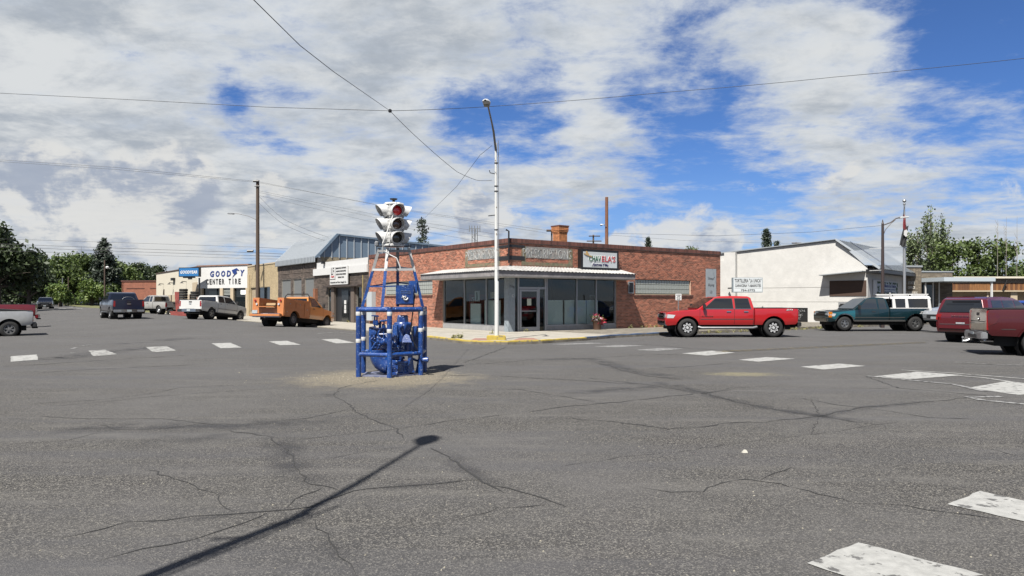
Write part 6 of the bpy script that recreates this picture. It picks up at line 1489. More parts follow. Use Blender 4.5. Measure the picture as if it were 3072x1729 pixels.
def conifer(label, base, h, w, seed=0, name='spruce_tree', group=None, dens=1.0, taper=1.0, ls=.22, z0=.12, sparse=0):
    rg = np.random.default_rng(seed); T = Thing(name, label, 'tree', base, group); b = np.array(base); cs = []; br = MB()
    nl = int(h*2.1*dens)
    for i in range(nl):
        t = i/nl; z = h*(z0+(1-z0)*t); rad = w/2*(1-t)**taper*rg.uniform(.75, 1.1)+.12
        for k in range(int(7+6*(1-t))):
            if rg.random() < sparse: continue
            a = rg.uniform(0, 6.28); rr = rad*rg.uniform(.7, 1.08)
            br.tube([b+[0, 0, z], b+[math.cos(a)*rr, math.sin(a)*rr, z-.10*rr]], [.03, .01], 4, False)
            for q in np.linspace(.25, 1, max(2, int(rr/.45))):
                cs.append([math.cos(a)*rr*q, math.sin(a)*rr*q, z-.12*rr*q+.06*rr*q*q])
    v, f = leaves(np.array(cs)+b, 9, .13+.006*w, ls, seed, .35)
    child('crown', np_mesh('crown', v, f, NDL, base), T, 'stuff'); br.build('branch', BARK, T, normals=False)['kind'] = 'stuff'
    MB().tube([base, Vector(base)+Vector((0, 0, h))], [w*.035+.08, .03], 8).build('trunk', BARK, T); return T
def gp(px, Y): p = at(px, Y); return (p.x, p.y, gh(p.x, p.y))
def hh_(Y, py): return EYE+(HY-py)/FP*Y
# left grove: (px, Y, top py, width px, material, leaf)
TL = [(-8, 88, 668, 250, LF2, .30, 1, 'big dark tree standing tallest at the left edge over the parked pickups'), (86, 128, 768, 190, LF2, .32, 2, 'dark round tree second from the left edge behind the black car'),
      (165, 150, 768, 170, LF1, .34, 3, 'mid green tree behind the lime green car'), (232, 160, 765, 170, LF1, .36, 4, 'broad green tree left of the tall spruce on the left street'), (120, 175, 775, 150, LF1, .36, 5, 'green tree far back between the dark tree and the lime car'),
      (292, 165, 770, 150, LF1, .36, 6, 'green tree directly under the tall spruce'), (345, 172, 772, 150, LF1, .36, 7, 'green tree just right of the tall spruce'), (392, 180, 788, 120, LF2, .38, 8, 'darker tree above the left end of the far brick building'),
      (440, 190, 800, 110, LF2, .38, 9, 'low dark tree behind the far brick building next to the tyre shop'), (180, 120, 848, 60, LF3, .22, 10, 'small yellow green young tree beside the lime green car'), (275, 140, 838, 90, LF3, .26, 11, 'pale green low tree over the white camper'),
      (40, 150, 820, 120, LF2, .34, 12, 'dark low tree behind the dark red pickup'), (20, 210, 800, 200, LF1, .42, 14, 'far green tree glimpsed behind the dark red pickup'), (330, 150, 850, 80, LF1, .28, 13, 'small bushy tree left of the wooden pole by the navy pickup')]
for px, Y, py, wpx, mt, ls, sd_, lb in TL:
    w = wpx/FP*Y; h = hh_(Y, py)-gp(px, Y)[2]
    tree(lb, gp(px, Y), h, w, mt, seed=sd_, clumps=300 if wpx > 100 else 120, per=30, ls=ls, lobes=11, trunk=.3+.012*w, crown0=.12, depth=min(w, 12), open_=.25)
# undergrowth band that closes the view under the crowns
rg = np.random.default_rng(5)
c = []
for i in range(420):
    px = rg.uniform(-60, 470); Y = rg.uniform(185, 205); p = at(px, Y); c.append([p.x, p.y, gh(p.x, p.y)+rg.uniform(.2, 4.5)])
v, f = leaves(np.array(c), 26, .8, .42, 3); 
o = bpy.data.objects.new('far_undergrowth', np_mesh('far_undergrowth', v, f, LF2, (0, 0, 0))); COL.objects.link(o); o['kind'] = 'stuff'
p = gp(311, 150); conifer('tall dark spruce rising above the green trees on the left street', p, hh_(150, 715)-p[2], 130/FP*150, seed=3, dens=1.0, ls=.34, taper=.75, z0=.1)
p = gp(1266, 75); conifer('thin ragged spruce right behind the traffic signal tower', (p[0], p[1], 0), hh_(75, 653), 62/FP*75, seed=5, dens=.75, ls=.20, taper=.8, z0=.3, sparse=.35)
for px, Y, py, wpx, sd_, lb in ((1945, 110, 713, 26, 6, 'small spruce tip left of the round treetop above the brick shop parapet'), (2300, 90, 687, 36, 7, 'narrow dark spruce above the white stucco roof'), (2330, 95, 724, 18, 8, 'tiny spruce tip right of the narrow dark spruce')):
    p = at(px, Y); conifer(lb, (p.x, p.y, 0), hh_(Y, py), wpx/FP*Y, seed=sd_, dens=1.3, ls=.2, taper=.55 if sd_ == 7 else .9, z0=.3)
p = at(2076, 120); tree('pale round treetop above the brick shop parapet', (p.x, p.y, 0), hh_(120, 727), 76/FP*120, LF4, seed=21, clumps=150, per=22, ls=.24, group=None, name='cottonwood_tree', crown0=.5, open_=.5)
def poplar(label, px, Y, py, wpx, seed):
    rg = np.random.default_rng(seed); p = at(px, Y); base = (p.x, p.y, 0); h = hh_(Y, py); w = wpx/FP*Y
    T = Thing('poplar_tree', label, 'tree', base, 'poplars at the right'); t = MB(); cs = []
    t.tube([base, (p.x, p.y, h*.6), (p.x+.1, p.y, h)], [.22, .12, .02], 7)
    for i in range(16):
        z = h*rg.uniform(.15, .75); a = rg.uniform(0, 6.28); ln = h*rg.uniform(.16, .30); o_ = w*.5*rg.uniform(.5, 1)*(1-(z/h)**2*.7)
        s0 = np.array([p.x, p.y, z]); e = s0+[math.cos(a)*o_, math.sin(a)*o_, ln]; e[2] = min(e[2], h*rg.uniform(.86, .99))
        md = s0*.5+e*.5+[math.cos(a)*o_*.3, math.sin(a)*o_*.3, 0]; t.tube([s0, md, e], [.06, .035, .01], 4)
        for q in np.linspace(.15, 1, 11):
            if rg.random() < .82: cs.append((s0*(1-q)**2+2*md*q*(1-q)+e*q*q)+rg.normal(0, .12, 3))
    for q in np.linspace(.6, 1, 10): cs.append(np.array([p.x+.1, p.y, h*q]))
    v, f = leaves(np.array(cs), 13, .22, .14, seed, .8); child('crown', np_mesh('crown', v, f, LF4, base), T, 'stuff'); t.build('trunk', BARK2, T, normals=False)
for a_ in (('narrow half bare poplar left of the tallest poplar on the right', 2752, 95, 690, 55, 31), ('tallest slim poplar on the right side', 2790, 92, 622, 60, 32), ('slim poplar just right of the tallest poplar', 2824, 96, 648, 60, 33), ('short slim poplar leaning beside the flagpole', 2732, 96, 702, 44, 40), ('third slim poplar right of the tallest one and a little lower', 2806, 97, 672, 60, 41)): poplar(*a_)
TR = [(2848, 90, 706, 120, LF1, .22, 34, 'dense green tree above the timber fascia of the tan building', .3), (2915, 92, 694, 70, LF1, .22, 35, 'round topped green tree left of the sky gap at right', .35), (2965, 92, 745, 100, LF1, .22, 36, 'low green tree beside the sky gap at right', .3),
      (3010, 88, 698, 120, LF1, .22, 37, 'wide spreading green tree near the right edge', .45), (3072, 90, 775, 110, LF1, .22, 38, 'low rounded green tree at the right edge', .3), (2780, 100, 760, 100, LF1, .24, 39, 'green tree behind the olive brick office', .2)]
for px, Y, py, wpx, mt, ls, sd_, lb, op in TR:
    p = at(px, Y); w = wpx/FP*Y; tree(lb, (p.x, p.y, 0), hh_(Y, py), w*1.05, mt, seed=sd_, clumps=150 if mt is LF4 else 120, per=14 if mt is LF4 else 17, ls=ls, lobes=15, crown0=.2, group='trees behind the tan building', name='poplar_tree' if mt is LF4 else 'elm_tree', wood=BARK2 if mt is LF4 else BARK, open_=op, trunk=.2)
for k, (px, y0, y1) in enumerate(((2992, 660, 720), (3018, 652, 735), (3050, 650, 760))):
    Y = 86; mb = MB(); b = at(px, Y)
    mb.tube([(b.x, b.y, 2), (b.x+.05, b.y, hh_(Y, y0))], [.045, .010], 5)
    for q in range(9):
        z = hh_(Y, y1)-1+q*.35; a = random.choice((-1, 1)); mb.tube([(b.x, b.y, z), (b.x+a*.25, b.y+.1, z+.7)], [.03, .006], 4)
    single('bare_tree', mb, BARK2, ('leafless dead stem left of two others above the right treetops', 'leafless dead stem between two others above the right treetops', 'tallest leafless dead stem nearest the right edge')[k], 'tree', (b.x, b.y, 2), group='dead stems at right', normals=False)

# ------------------------------------------------------------------ poles, lamps, wires
GRYP0 = pm('arm_grey', (.16, .16, .17), .6); WIREM = pm('wire_black', (.02, .02, .022), .6); WPOLE = pm('chipped_white_pole', (.62, .63, .62), .6, col2=(.22, .18, .14), vscale=6, thresh=.62)
def street_lamp(base, head, top_h, label, hz, plinth=True, name='street_lamp', grp=None):
    b = Vector(base); T = Thing(name, label, 'street lamp', b, grp)
    tp = b+Vector((-.03, 0, top_h))
    MB().tube([b+Vector((0, 0, .15)), b+Vector((0, 0, 2.4)), b+Vector((-.02, 0, 2.45)), tp], [.085, .080, .064, .050], 14).build('pole', WPOLE, T, smooth=True)
    hd = Vector(head); md = tp.lerp(hd, .5)+Vector((0, 0, .04))
    MB().tube([tp+Vector((0, 0, -.3)), tp.lerp(md, .6), md, hd], [.045, .042, .034, .03], 8).build('arm', pm('arm_galvanised', (.32, .31, .29), .5, metal=.5), T, smooth=True)
    d = (hd-tp); d.z = 0; d.normalize(); r = Vector((d.y, -d.x, 0))
    hm = MB(); pr = [(0, .03, .03), (.1, .09, .07), (.3, .15, .10), (.5, .13, .09), (.62, .04, .03)]
    for k, (u_, w_, t_) in enumerate(pr):
        for j in range(10):
            a = 2*math.pi*j/10; q = hd+d*(u_-.1)+r*(math.cos(a)*w_)+Vector((0, 0, math.sin(a)*t_)); hm.v.append(tuple(q))
        if k:
            for j in range(10): hm.f.append(((k-1)*10+j, (k-1)*10+(j+1) % 10, k*10+(j+1) % 10, k*10+j))
    ho = hm.build('lamp_head', pm('lamp_white', (.55, .56, .56), .45), T, smooth=True)
    MB().lathe([(.0, -.12), (.10, -.10), (.13, -.02), (.13, .0)], tuple(hd+d*.2-Vector((0, 0, .04))), 'z', 12).build('lens', pm('lamp_lens', (.30, .27, .2), .25), T, parent=ho, smooth=True)
    if plinth: MB().fbox(Frame((b.x, b.y, 0), (1, .05, 0), (-.05, 1, 0)), -.39, .35, -.30, .30, 0, .30).build('plinth', KY, T, bevel=.03)
    for z in (4.4, 5.9, 6.1, 7.0): MB().lathe([(.072, 0), (.075, .02), (.072, .04)], (b.x-.02, b.y, z), 'z', 12).build('band', DARK, T)
    MB().tube([b+Vector((.080, .0, 2.5)), b+Vector((.066, 0, 7.9))], .015, 6).build('conduit', STEEL, T)
    mb = MB(); mb.tube([b+Vector((0, 0, 5.0)), b+Vector((-.32, -.1, 4.95))], .018, 5); mb.tube([b+Vector((-.02, 0, 6.6)), b+Vector((-.25, -.1, 6.62)), b+Vector((-.28, -.1, 6.72))], .018, 5); mb.build('hook', DARK, T)
    return T
LB = G(1490, 1030); LBz = Vector((LB.x, LB.y, .0)); LH = at(1463, LB.y-1.8, 313)
street_lamp(LBz, LH, EYE+(HY-430)/FP*LB.y, 'tall chipped white lamp post on a yellow plinth at the brick shop corner', 0)
NB = Vector((-3.62, 1.15, 0)); street_lamp(NB, (NB.x+.19, NB.y+2.0, 8.72), 7.5, 'white lamp post standing just outside the left of the view whose shadow crosses the road', 0, plinth=True)
# street lamp, dark, right
P0 = at(2648, 44)
sl2 = Thing('street_lamp', 'dark iron lamp post with curved arm in front of the white stucco shop', 'street lamp', (P0.x, P0.y, 0)); k_ = 44/FP
IR = pm('dark_iron', (.045, .03, .028), .5)
zt_ = EYE+(HY-672)*k_
MB().tube([(P0.x, P0.y, 0), (P0.x, P0.y, 3.1), (P0.x, P0.y, zt_)], [.11, .10, .075], 10).build('pole', IR, sl2, smooth=True)
MB().lathe([(.08, 0), (.05, .1), (.02, .25), (0, .3)], (P0.x, P0.y, zt_), 'z', 8).build('finial', IR, sl2)
def pxz(px, py): return Vector((P0.x+(px-2648)*k_, P0.y, EYE+(HY-py)*k_))
MB().tube([pxz(2650, 676), pxz(2672, 668), pxz(2688, 656), pxz(2700, 653)], .035, 7).build('arm', IR, sl2, smooth=True); MB().tube([pxz(2650, 706), pxz(2656, 690), pxz(2672, 672), pxz(2686, 660)], .022, 6).build('brace', IR, sl2, smooth=True)
MB().hexa([pxz(2698, 657)+Vector((0, a, 0)) if i == 0 else v+Vector((0, 0, 0)) for i, (a, v) in enumerate([(0, pxz(2698, 656))]*0)] or [pxz(2698, 656)+Vector((0, -.14, 0)), pxz(2726, 653)+Vector((0, -.1, 0)), pxz(2726, 653)+Vector((0, .1, 0)), pxz(2698, 656)+Vector((0, .14, 0)), pxz(2698, 651)+Vector((0, -.12, 0)), pxz(2726, 650)+Vector((0, -.08, 0)), pxz(2726, 650)+Vector((0, .08, 0)), pxz(2698, 651)+Vector((0, .12, 0))]).build('lamp_head', pm('lamp_white', (.55, .56, .56), .45), sl2, bevel=.02)
for y in (746, 812): MB().tube([pxz(2608, y+1), pxz(2646, y-1)], .015, 5).build('banner_arm', WHT, sl2)
# flagpole and flags
P1 = at(2713, 47); kf = 47/FP; fp = Thing('flagpole', 'tall silver flagpole with a ball on top beside the white stucco shop', 'flagpole', (P1.x, P1.y, 0))
fz = lambda y: EYE+(HY-y)*kf
MB().tube([(P1.x, P1.y, 0), (P1.x, P1.y, fz(740)), (P1.x, P1.y, fz(614))], [.10, .085, .045], 12).build('pole', pm('pole_aluminium', (.55, .56, .57), .35, metal=.7), fp, smooth=True)
MB().lathe([(0, -.12), (.085, -.08), (.12, 0), (.085, .08), (0, .12)], (P1.x, P1.y, fz(603)), 'z', 12).build('ball', STEEL, fp, smooth=True); MB().lathe([(.05, 0), (.08, .03), (.08, .1), (.03, .16)], (P1.x, P1.y, fz(616)), 'z', 10).build('truck', STEEL, fp)
mb = MB(); mb.tube([(P1.x-.02, P1.y-.05, fz(620)), (P1.x-.13, P1.y-.1, fz(650))], .02, 4); mb.build('halyard', BLACK, fp)
def drape(name, label, cols, px0, y0, y1, w0, w1, shift):
    T_ = Thing(name, label, 'flag', (P1.x, P1.y-.1, fz(y0))); n = 14
    for ci, (c0, c1, mt) in enumerate(cols):
        mb = MB()
        for i in range(n+1):
            t = i/n; z = fz(y0+(y1-y0)*t); w = (w0+(w1-w0)*t)*kf
            for j in range(7):
                s_ = c0+(c1-c0)*j/6; x = P1.x+(px0-2713)*kf-shift*kf*t+w*(s_-.5); y = P1.y-.16+.06*math.sin(s_*14+t*3)-.004*ci
                mb.v.append((x, y, z-.10*s_+.05*math.sin(s_*9)))
        for i in range(n):
            for j in range(6): mb.f.append((i*7+j, i*7+j+1, (i+1)*7+j+1, (i+1)*7+j))
        mb.build('cloth', mt, T_, smooth=True, normals=False)
FR, FWH, FK = pm('flag_red', (.22, .02, .03), .8), pm('flag_white', (.6, .6, .6), .8), pm('flag_black', (.008, .009, .012), .8)
drape('flag', 'red and white striped flag hanging limp on the flagpole', [(0, .25, FR), (.25, .42, FWH), (.42, .68, FR), (.68, .8, FWH), (.8, 1, FR)], 2711, 646, 688, 6, 8, 2)
drape('flag', 'black flag with a white emblem hanging limp below the striped flag', [(0, 1, FK)], 2716, 676, 738, 14, 17, 13)
eb = bpy.data.objects['flag.001']
mb = MB(); q = lambda px, y: Vector((P1.x+(px-2713)*kf, P1.y-.26, fz(y)))
mb.prism([q(2706, 694), q(2713, 690), q(2717, 696), q(2714, 704), q(2717, 708), q(2711, 712), q(2705, 706)], (0, .02, 0)); o = mb.build('emblem', FWH, None); o.parent = eb; o.location = -eb.location
# wooden utility poles
def wood_pole(px, Y, y_top, label, r=.16, m=WOOD, y_bot=None, arms=()):
    p = at(px, Y); z = gh(p.x, p.y); T_ = Thing('utility_pole', label, 'utility pole', (p.x, p.y, z)); k = Y/FP
    MB().tube([(p.x, p.y, z), (p.x, p.y, hh_(Y, y_top))], [r, r*.8], 10).build('pole', m, T_, smooth=True)
    for dx0, dx1, yy in arms: MB().tube([(p.x+dx0*k, p.y-.15, hh_(Y, yy)), (p.x+dx1*k, p.y-.15, hh_(Y, yy))], .07, 4).build('crossarm', m, T_)
    return T_, p, k
T_, p, k = wood_pole(773, 66, 541, 'tall dark wooden pole with a long lamp arm rising behind the tan brick shop', .18)
sc = lambda px, py: Vector((p.x+(px-773)*k, p.y-.2, EYE+(HY-py)*k))
MB().tube([sc(770, 660), sc(750, 650), sc(720, 643), sc(700, 641)], .03, 6).build('lamp_arm', GRYP0, T_, smooth=True); MB().hexa([sc(684, 643), sc(702, 644), sc(702, 644)+Vector((0, .3, 0)), sc(684, 643)+Vector((0, .3, 0)), sc(686, 640), sc(702, 640), sc(702, 640)+Vector((0, .3, 0)), sc(686, 640)+Vector((0, .3, 0))]).build('lamp_head', STEEL, T_)
mb = MB(); mb.tube([sc(762, 545), sc(779, 545)], .09, 6); mb.tube([sc(766, 560), sc(781, 560)], .05, 6); mb.tube([sc(744, 754), sc(762, 754)], .12, 6); mb.build('insulator', DARK, T_)
T_, p1, k1 = wood_pole(1820, 62, 592, 'reddish wooden pole with a small lamp rising behind the brick shop roof', .17, WOOD2)
sc1 = lambda px, py: Vector((p1.x+(px-1820)*k1, p1.y-.2, EYE+(HY-py)*k1))
MB().tube([sc1(1818, 680), sc1(1811, 675), sc1(1803, 675)], .03, 6).build('lamp_arm', STEEL, T_); MB().tube([sc1(1800, 676), sc1(1806, 676)], .09, 6).build('lamp_head', STEEL, T_)
T_, p2, k2 = wood_pole(1780, 95, 705, 'far wooden pole with two crossarms just above the brick shop roof', .14, WOOD, arms=((-14, 20, 709), (-20, 24, 724)))
wood_pole(2388, 100, 728, 'far wooden pole top with one crossarm above the stucco roof', .16, WOOD, arms=((-14, 14, 730),))
wood_pole(314, 112, 780, 'thin wooden pole with a round lamp in front of the left trees', .13)
T_, p3, k3 = wood_pole(1655, 44.5, 690, 'short dark arm bracket pole behind the brick chimney', .06, WOOD, arms=((-16, 10, 693),))
o = Thing('street_lamp', 'small round white lamp on the thin pole in front of the left trees', 'street lamp', at(322, 111.5, 803)); MB().lathe([(0, -.25), (.2, -.15), (.26, .05), (.1, .2), (0, .22)], tuple(at(322, 111.5, 803)), 'z', 10).build('lamp_head', WHT, o); MB().tube([at(314, 112, 800), at(322, 111.5, 801)], .03, 5).build('arm', DARK, o)
for px, yb in ((187, 835), (205, 832)):
    p = at(px, 130); T_ = Thing('thin_post', 'thin %s post standing under the far left trees' % ('grey' if px < 200 else 'dark'), 'post', (p.x, p.y, gh(p.x, p.y))); MB().tube([(p.x, p.y, gh(p.x, p.y)), (p.x, p.y, hh_(130, yb))], .09, 6).build('post', STEEL if px < 200 else WOOD, T_)
def wire(label, pts, r=.012, sag=0, n=24):
    r *= .58
    P = []
    pts = [Vector(p) for p in pts]
    for a, b in zip(pts[:-1], pts[1:]):
        for i in range(n): t = i/n; q = a.lerp(b, t); q.z -= sag*4*t*(1-t); P.append(q)
    P.append(pts[-1]); mb = MB(); mb.tube(P, r, 5); single('overhead_wire', mb, WIREM, label, 'wire', P[0], normals=False)
J = at(1170, 20, 333)
wire('wire running level from the left edge to the knot above the signal tower', [at(-60, 24, 277), at(400, 23, 300), at(800, 21.5, 322), J], .013, .0)
wire('long wire rising from the knot above the signal tower to the right edge', [J, at(1500, 22, 318), at(2000, 22, 277), at(2500, 21, 232), at(3140, 20, 168)], .013, .02)
wire('slanting wire from the knot up to the top edge of the picture', [J, at(1000, 12, 215), at(900, 10, 137), at(700, 8, -60)], .010, .0)
wire('drooping wire from the knot down to the white lamp post', [J, at(1270, 22, 430), at(1370, 24, 515), at(1430, 25.5, 541), at(1476, 27, 541)], .013, .02)
kb = MB(); kb.lathe([(0, -.06), (.05, -.03), (.05, .03), (0, .06)], tuple(J), 'z', 8); single('wire_clamp', kb, BLACK, 'small black clamp where four wires meet above the signal tower', 'clamp', J)
wire('guy wire from the white lamp post down to the brick shop wall', [at(1476, 27.2, 437), at(1440, 28, 466), at(1370, 30, 560), at(1273, 60, 655)], .013, .0)
wire('short cable from the lamp post to the brick wall below the painted sign', [at(1510, 35.2, 745), at(1480, 32, 778), at(1446, 36, 812)], .012)
wire('upper wire from the left edge to the tall wooden pole', [at(-60, 60, 476), at(350, 62, 503), at(773, 66, 545)], .022, .0)
wire('second wire from the left edge to the tall wooden pole', [at(-60, 60, 481), at(350, 62, 509), at(773, 66, 548)], .02, .0)
for i, (y0, y1, y2) in enumerate(((717, 728, 747), (732, 745, 762), (741, 754, 766), (753, 763, 772))):
    wire('%s of the four level wires crossing in front of the left trees' % ('topmost', 'second', 'third', 'lowest')[i], [at(-60, 70, y0-2), at(350, 68, y1), at(773, 66, y1+14 if i else 742), at(1000, 72, y2+8)], .028 if i in (1, 2) else .02)
for i, (ya, yb, xb) in enumerate(((545, 700, 1640), (548, 692, 1640), (572, 705, 1500), (577, 714, 1480), (586, 722, 1420))):
    wire('%s of the bundle of wires falling from the wooden pole behind the signal tower' % ('topmost', 'second', 'third', 'fourth', 'lowest')[i], [at(773, 66, ya), at((773+xb)/2, 62, (ya+yb)/2+8), at(xb, 58, yb)], .016, .0)
for i, (ya, yb) in enumerate(((590, 712), (610, 725))): wire('%s service wire from the wooden pole to the striped metal roof' % ('upper', 'lower')[i], [at(778, 66, ya), at(850, 62, ya+(yb-ya)*.55), at(985, 57, yb)], .018, .1)
wire('thin wire from the dark iron lamp post toward the brick shop roof', [at(2645, 44, 677), at(2430, 43, 697), at(2150, 42, 708), at(1824, 60, 700)], .014, .0)
wire('faint wire between the red wooden pole and the stucco roof', [at(1822, 62, 705), at(2050, 70, 722), at(2380, 98, 732)], .014)
wire('thin wire at the right running behind the dark iron lamp post', [at(2650, 60, 742), at(2850, 62, 743), at(3140, 64, 738)], .014)
# lattice mast
p = at(1424, 150); T_ = Thing('radio_mast', 'far pale lattice radio mast with antennas above the brick shop parapet', 'mast', (p.x, p.y, 0)); k = 150/FP; mb = MB()
zb_, zt_ = 6, hh_(150, 686); w = .55
for sx_ in (-1, 1): mb.tube([(p.x+sx_*w, p.y, 0), (p.x+sx_*w, p.y, zt_)], .08, 4); mb.tube([(p.x+sx_*w*.2, p.y+.9, 0), (p.x+sx_*w*.2, p.y+.9, zt_)], .06, 4)
z = zb_; f_ = 1
while z < zt_-.9: mb.tube([(p.x-f_*w, p.y, z), (p.x+f_*w, p.y, z+.9)], .05, 4); z += .9; f_ *= -1
mb.build('lattice', pm('mast_grey', (.16, .17, .18), .6), T_, normals=False)
for dx in (-1.1, -.6, 0, .6, 1.1): MB().box(p.x+dx-.08, p.x+dx+.08, p.y-.1, p.y+.1, zt_-.7, zt_+.6).build('antenna', MATS['mast_grey'], T_)
MB().box(p.x-1.2, p.x+1.2, p.y-.06, p.y+.06, zt_-.1, zt_+.02).build('antenna_bar', MATS['mast_grey'], T_)

# ------------------------------------------------------------------ engine stand with the traffic signal
def paint_blue():
    m = bpy.data.materials.new('chipped_blue_paint'); m.use_nodes = True; nt = m.node_tree; N, L = nt.nodes, nt.links; b = N['Principled BSDF']
    g = N.new('ShaderNodeNewGeometry'); P = g.outputs['Position']
    def noise(sc, det, ro): o = N.new('ShaderNodeTexNoise'); L.new(P, o.inputs[0]); o.inputs['Scale'].default_value = sc; o.inputs['Detail'].default_value = det; o.inputs['Roughness'].default_value = ro; return o.outputs[0]
    def rng(v, a, c, lo=0, hi=1): o = N.new('ShaderNodeMapRange'); L.new(v, o.inputs[0]); [setattr(o.inputs[i+1], 'default_value', x) for i, x in enumerate((a, c, lo, hi))]; return o.outputs[0]
    def mix(f, a, c):
        x = N.new('ShaderNodeMix'); x.data_type = 'RGBA'; L.new(f, x.inputs[0])
        for v, i in ((a, 6), (c, 7)):
            if isinstance(v, tuple): x.inputs[i].default_value = (*v, 1)
            else: L.new(v, x.inputs[i])
        return x.outputs[2]
    c = mix(rng(noise(4, 4, .6), .35, .7), (.0025, .019, .100), (.007, .045, .185))
    c = mix(rng(noise(21, 5, .62), .635, .66), c, (.27, .31, .36)); c = mix(rng(noise(55, 3, .6), .65, .68), c, (.22, .27, .35))
    L.new(c, b.inputs['Base Color']); b.inputs['Roughness'].default_value = .34; b.inputs['Coat Weight'].default_value = .4; b.inputs['Coat Roughness'].default_value = .15
    bp = N.new('ShaderNodeBump'); bp.inputs['Strength'].default_value = .35; bp.inputs['Distance'].default_value = .01; L.new(noise(18, 4, .6), bp.inputs['Height']); L.new(bp.outputs[0], b.inputs['Normal']); return m
PB = paint_blue(); PW = pm('chipped_white_paint', (.62, .62, .61), .45, var=.08, coat=.3, dirt=.25); SIG = pm('signal_white', (.66, .66, .65), .4, coat=.4, var=.05, bump=.15, bscale=30)
GRYP = pm('leg_grey', (.30, .30, .30), .5, var=.2)
eng = Thing('engine_stand', 'chipped blue pipe guard and irrigation pump engine standing in the middle of the crossing', 'pump monument', (PUMP[0], PUMP[1], 0))
pL_, pC, pR_, pB_, pR2 = Vector((-3.33, 15.55, 0)), Vector((-2.62, 15.34, 0)), Vector((-2.03, 15.95, 0)), Vector((-3.40, 16.42, 0)), Vector((-2.04, 16.72, 0))
ztop = EYE-(924-HY)/FP*15.5; zlow = EYE-(1064-HY)/FP*15.5; rp = .056
ring = [pL_, pC, pR_, pR2, pB_]
for p in ring:
    MB().tube([p, p+Vector((0, 0, ztop+.02))], rp, 14).build('post', PB, eng, smooth=True)
    for z in ((ztop-.17, ztop-.085), (.96 if p not in (pL_, pB_) else .74, 1.045 if p not in (pL_, pB_) else .825)): 
        if (p, z[0]) != (pC, 0): MB().lathe([(rp+.002, z[0]), (rp+.004, z[0]+.005), (rp+.004, z[1]-.005), (rp+.002, z[1])], p, 'z', 14).build('white_band', PW, eng, smooth=True)
for a, b in zip(ring, ring[1:]+ring[:1]):
    MB().tube([a+Vector((0, 0, ztop-.04)), b+Vector((0, 0, ztop-.04))], rp-.004, 12).build('top_rail', PB, eng, smooth=True)
    MB().tube([a+Vector((0, 0, zlow)), b+Vector((0, 0, zlow))], rp-.008, 12).build('low_rail', PB, eng, smooth=True)
MB().prism([p.lerp(Vector((PUMP[0], PUMP[1], 0)), .08)+Vector((0, 0, .0)) for p in ring], (0, 0, .03)).build('base_plate', pm('base_plate_blue', (.10, .13, .25), .6, var=.3, col2=(.2, .2, .25), vscale=4), eng)
def q_(px, py, Y): return at(px, Y, py)
Yp = 15.95
# pump base ring with raised lettering
c0 = at(1197, Yp); br_ = .235
MB().lathe([(.0, .0), (br_+.03, .0), (br_+.03, .04), (br_, .06), (br_-.01, .24), (br_+.02, .25), (br_+.02, .29), (.1, .30), (0, .30)], (c0.x, c0.y, .03), 'z', 24).build('pump_base', PB, eng, smooth=True)
tm = text_mesh('WORTHINGTON', .92, .13, off=.02, depth=.02)
for v in tm.vertices:
    a = -math.pi/2+v.co.x/br_-.35; rr = br_-.004+v.co.z+.004; v.co = Vector((c0.x+rr*math.cos(a), c0.y+rr*math.sin(a), .17+v.co.y))-eng.loc
tm.materials.append(PB); tm.name = 'lettering'; o = bpy.data.objects.new('lettering', tm); COL.objects.link(o); o.parent = eng.o
MB().lathe([(.08, .3), (.15, .33), (.15, .37), (.08, .4), (.08, .5), (.17, .52), (.17, .56), (.12, .60)], (c0.x-.02, c0.y, .03), 'z', 8).build('coupling', PB, eng)
# big elbow pipe sweeping from the lower left up
eb = []
cx, cz = q_(1157, 1056, Yp).x, EYE-(1056-HY)/FP*Yp
for k in range(9):
    a = math.pi+math.pi/2*k/8; eb.append(Vector((cx+.29*math.cos(a)+.12, Yp-.1, cz+.02+.33*math.sin(a)*1.02)))
eb.append(eb[-1]+Vector((.25, .1, 0)))
MB().tube(eb, [.175]*3+[.18]*7, 18).build('discharge_elbow', PB, eng, smooth=True)
MB().lathe([(.0, 0), (.20, 0), (.20, .04), (0, .04)], (eb[0].x, eb[0].y, eb[0].z-.005), 'z', 20).build('flange', PB, eng, smooth=True)
# left engine block with valves and wheels
x0_, x1_ = q_(1113, 0, Yp).x, q_(1170, 0, Yp).x; zb2, zt2 = EYE-(1052-HY)/FP*Yp, EYE-(984-HY)/FP*Yp
eb2 = MB().box(x0_, x1_, Yp-.2, Yp+.25, zb2+.04, zt2).build('engine_block', PB, eng, bevel=.03)
MB().box(x0_-.0, x0_+.06, Yp-.25, Yp+.3, zb2, zt2+.03).build('radiator', PB, eng, bevel=.01)
for px, y, r in ((1121, 997, .065), (1122, 1010, .03), (1150, 1002, .05)):
    mb = MB(); p = q_(px, y, Yp-.22); mb.lathe([(0, -.04), (r, -.03), (r, .03), (0, .04)], p, 'y', 14); mb.build('end_cap', PB, eng, smooth=True)
mb = MB(); p = q_(1151, 1003, Yp-.28)
mb.tube([p+Vector((.12*math.cos(a), 0, .12*math.sin(a))) for a in [i*math.pi/8 for i in range(17)]], .02, 6); mb.tube([p+Vector((-.12, 0, 0)), p+Vector((.12, 0, 0))], .014, 5); mb.tube([p+Vector((0, 0, -.12)), p+Vector((0, 0, .12))], .014, 5); mb.build('flywheel', PB, eng, smooth=True)
MB().box(p.x-.10, p.x+.14, p.y-.02, p.y+.06, p.z-.20, p.z-.13).build('name_block', PB, eng, bevel=.01)
mb = MB()
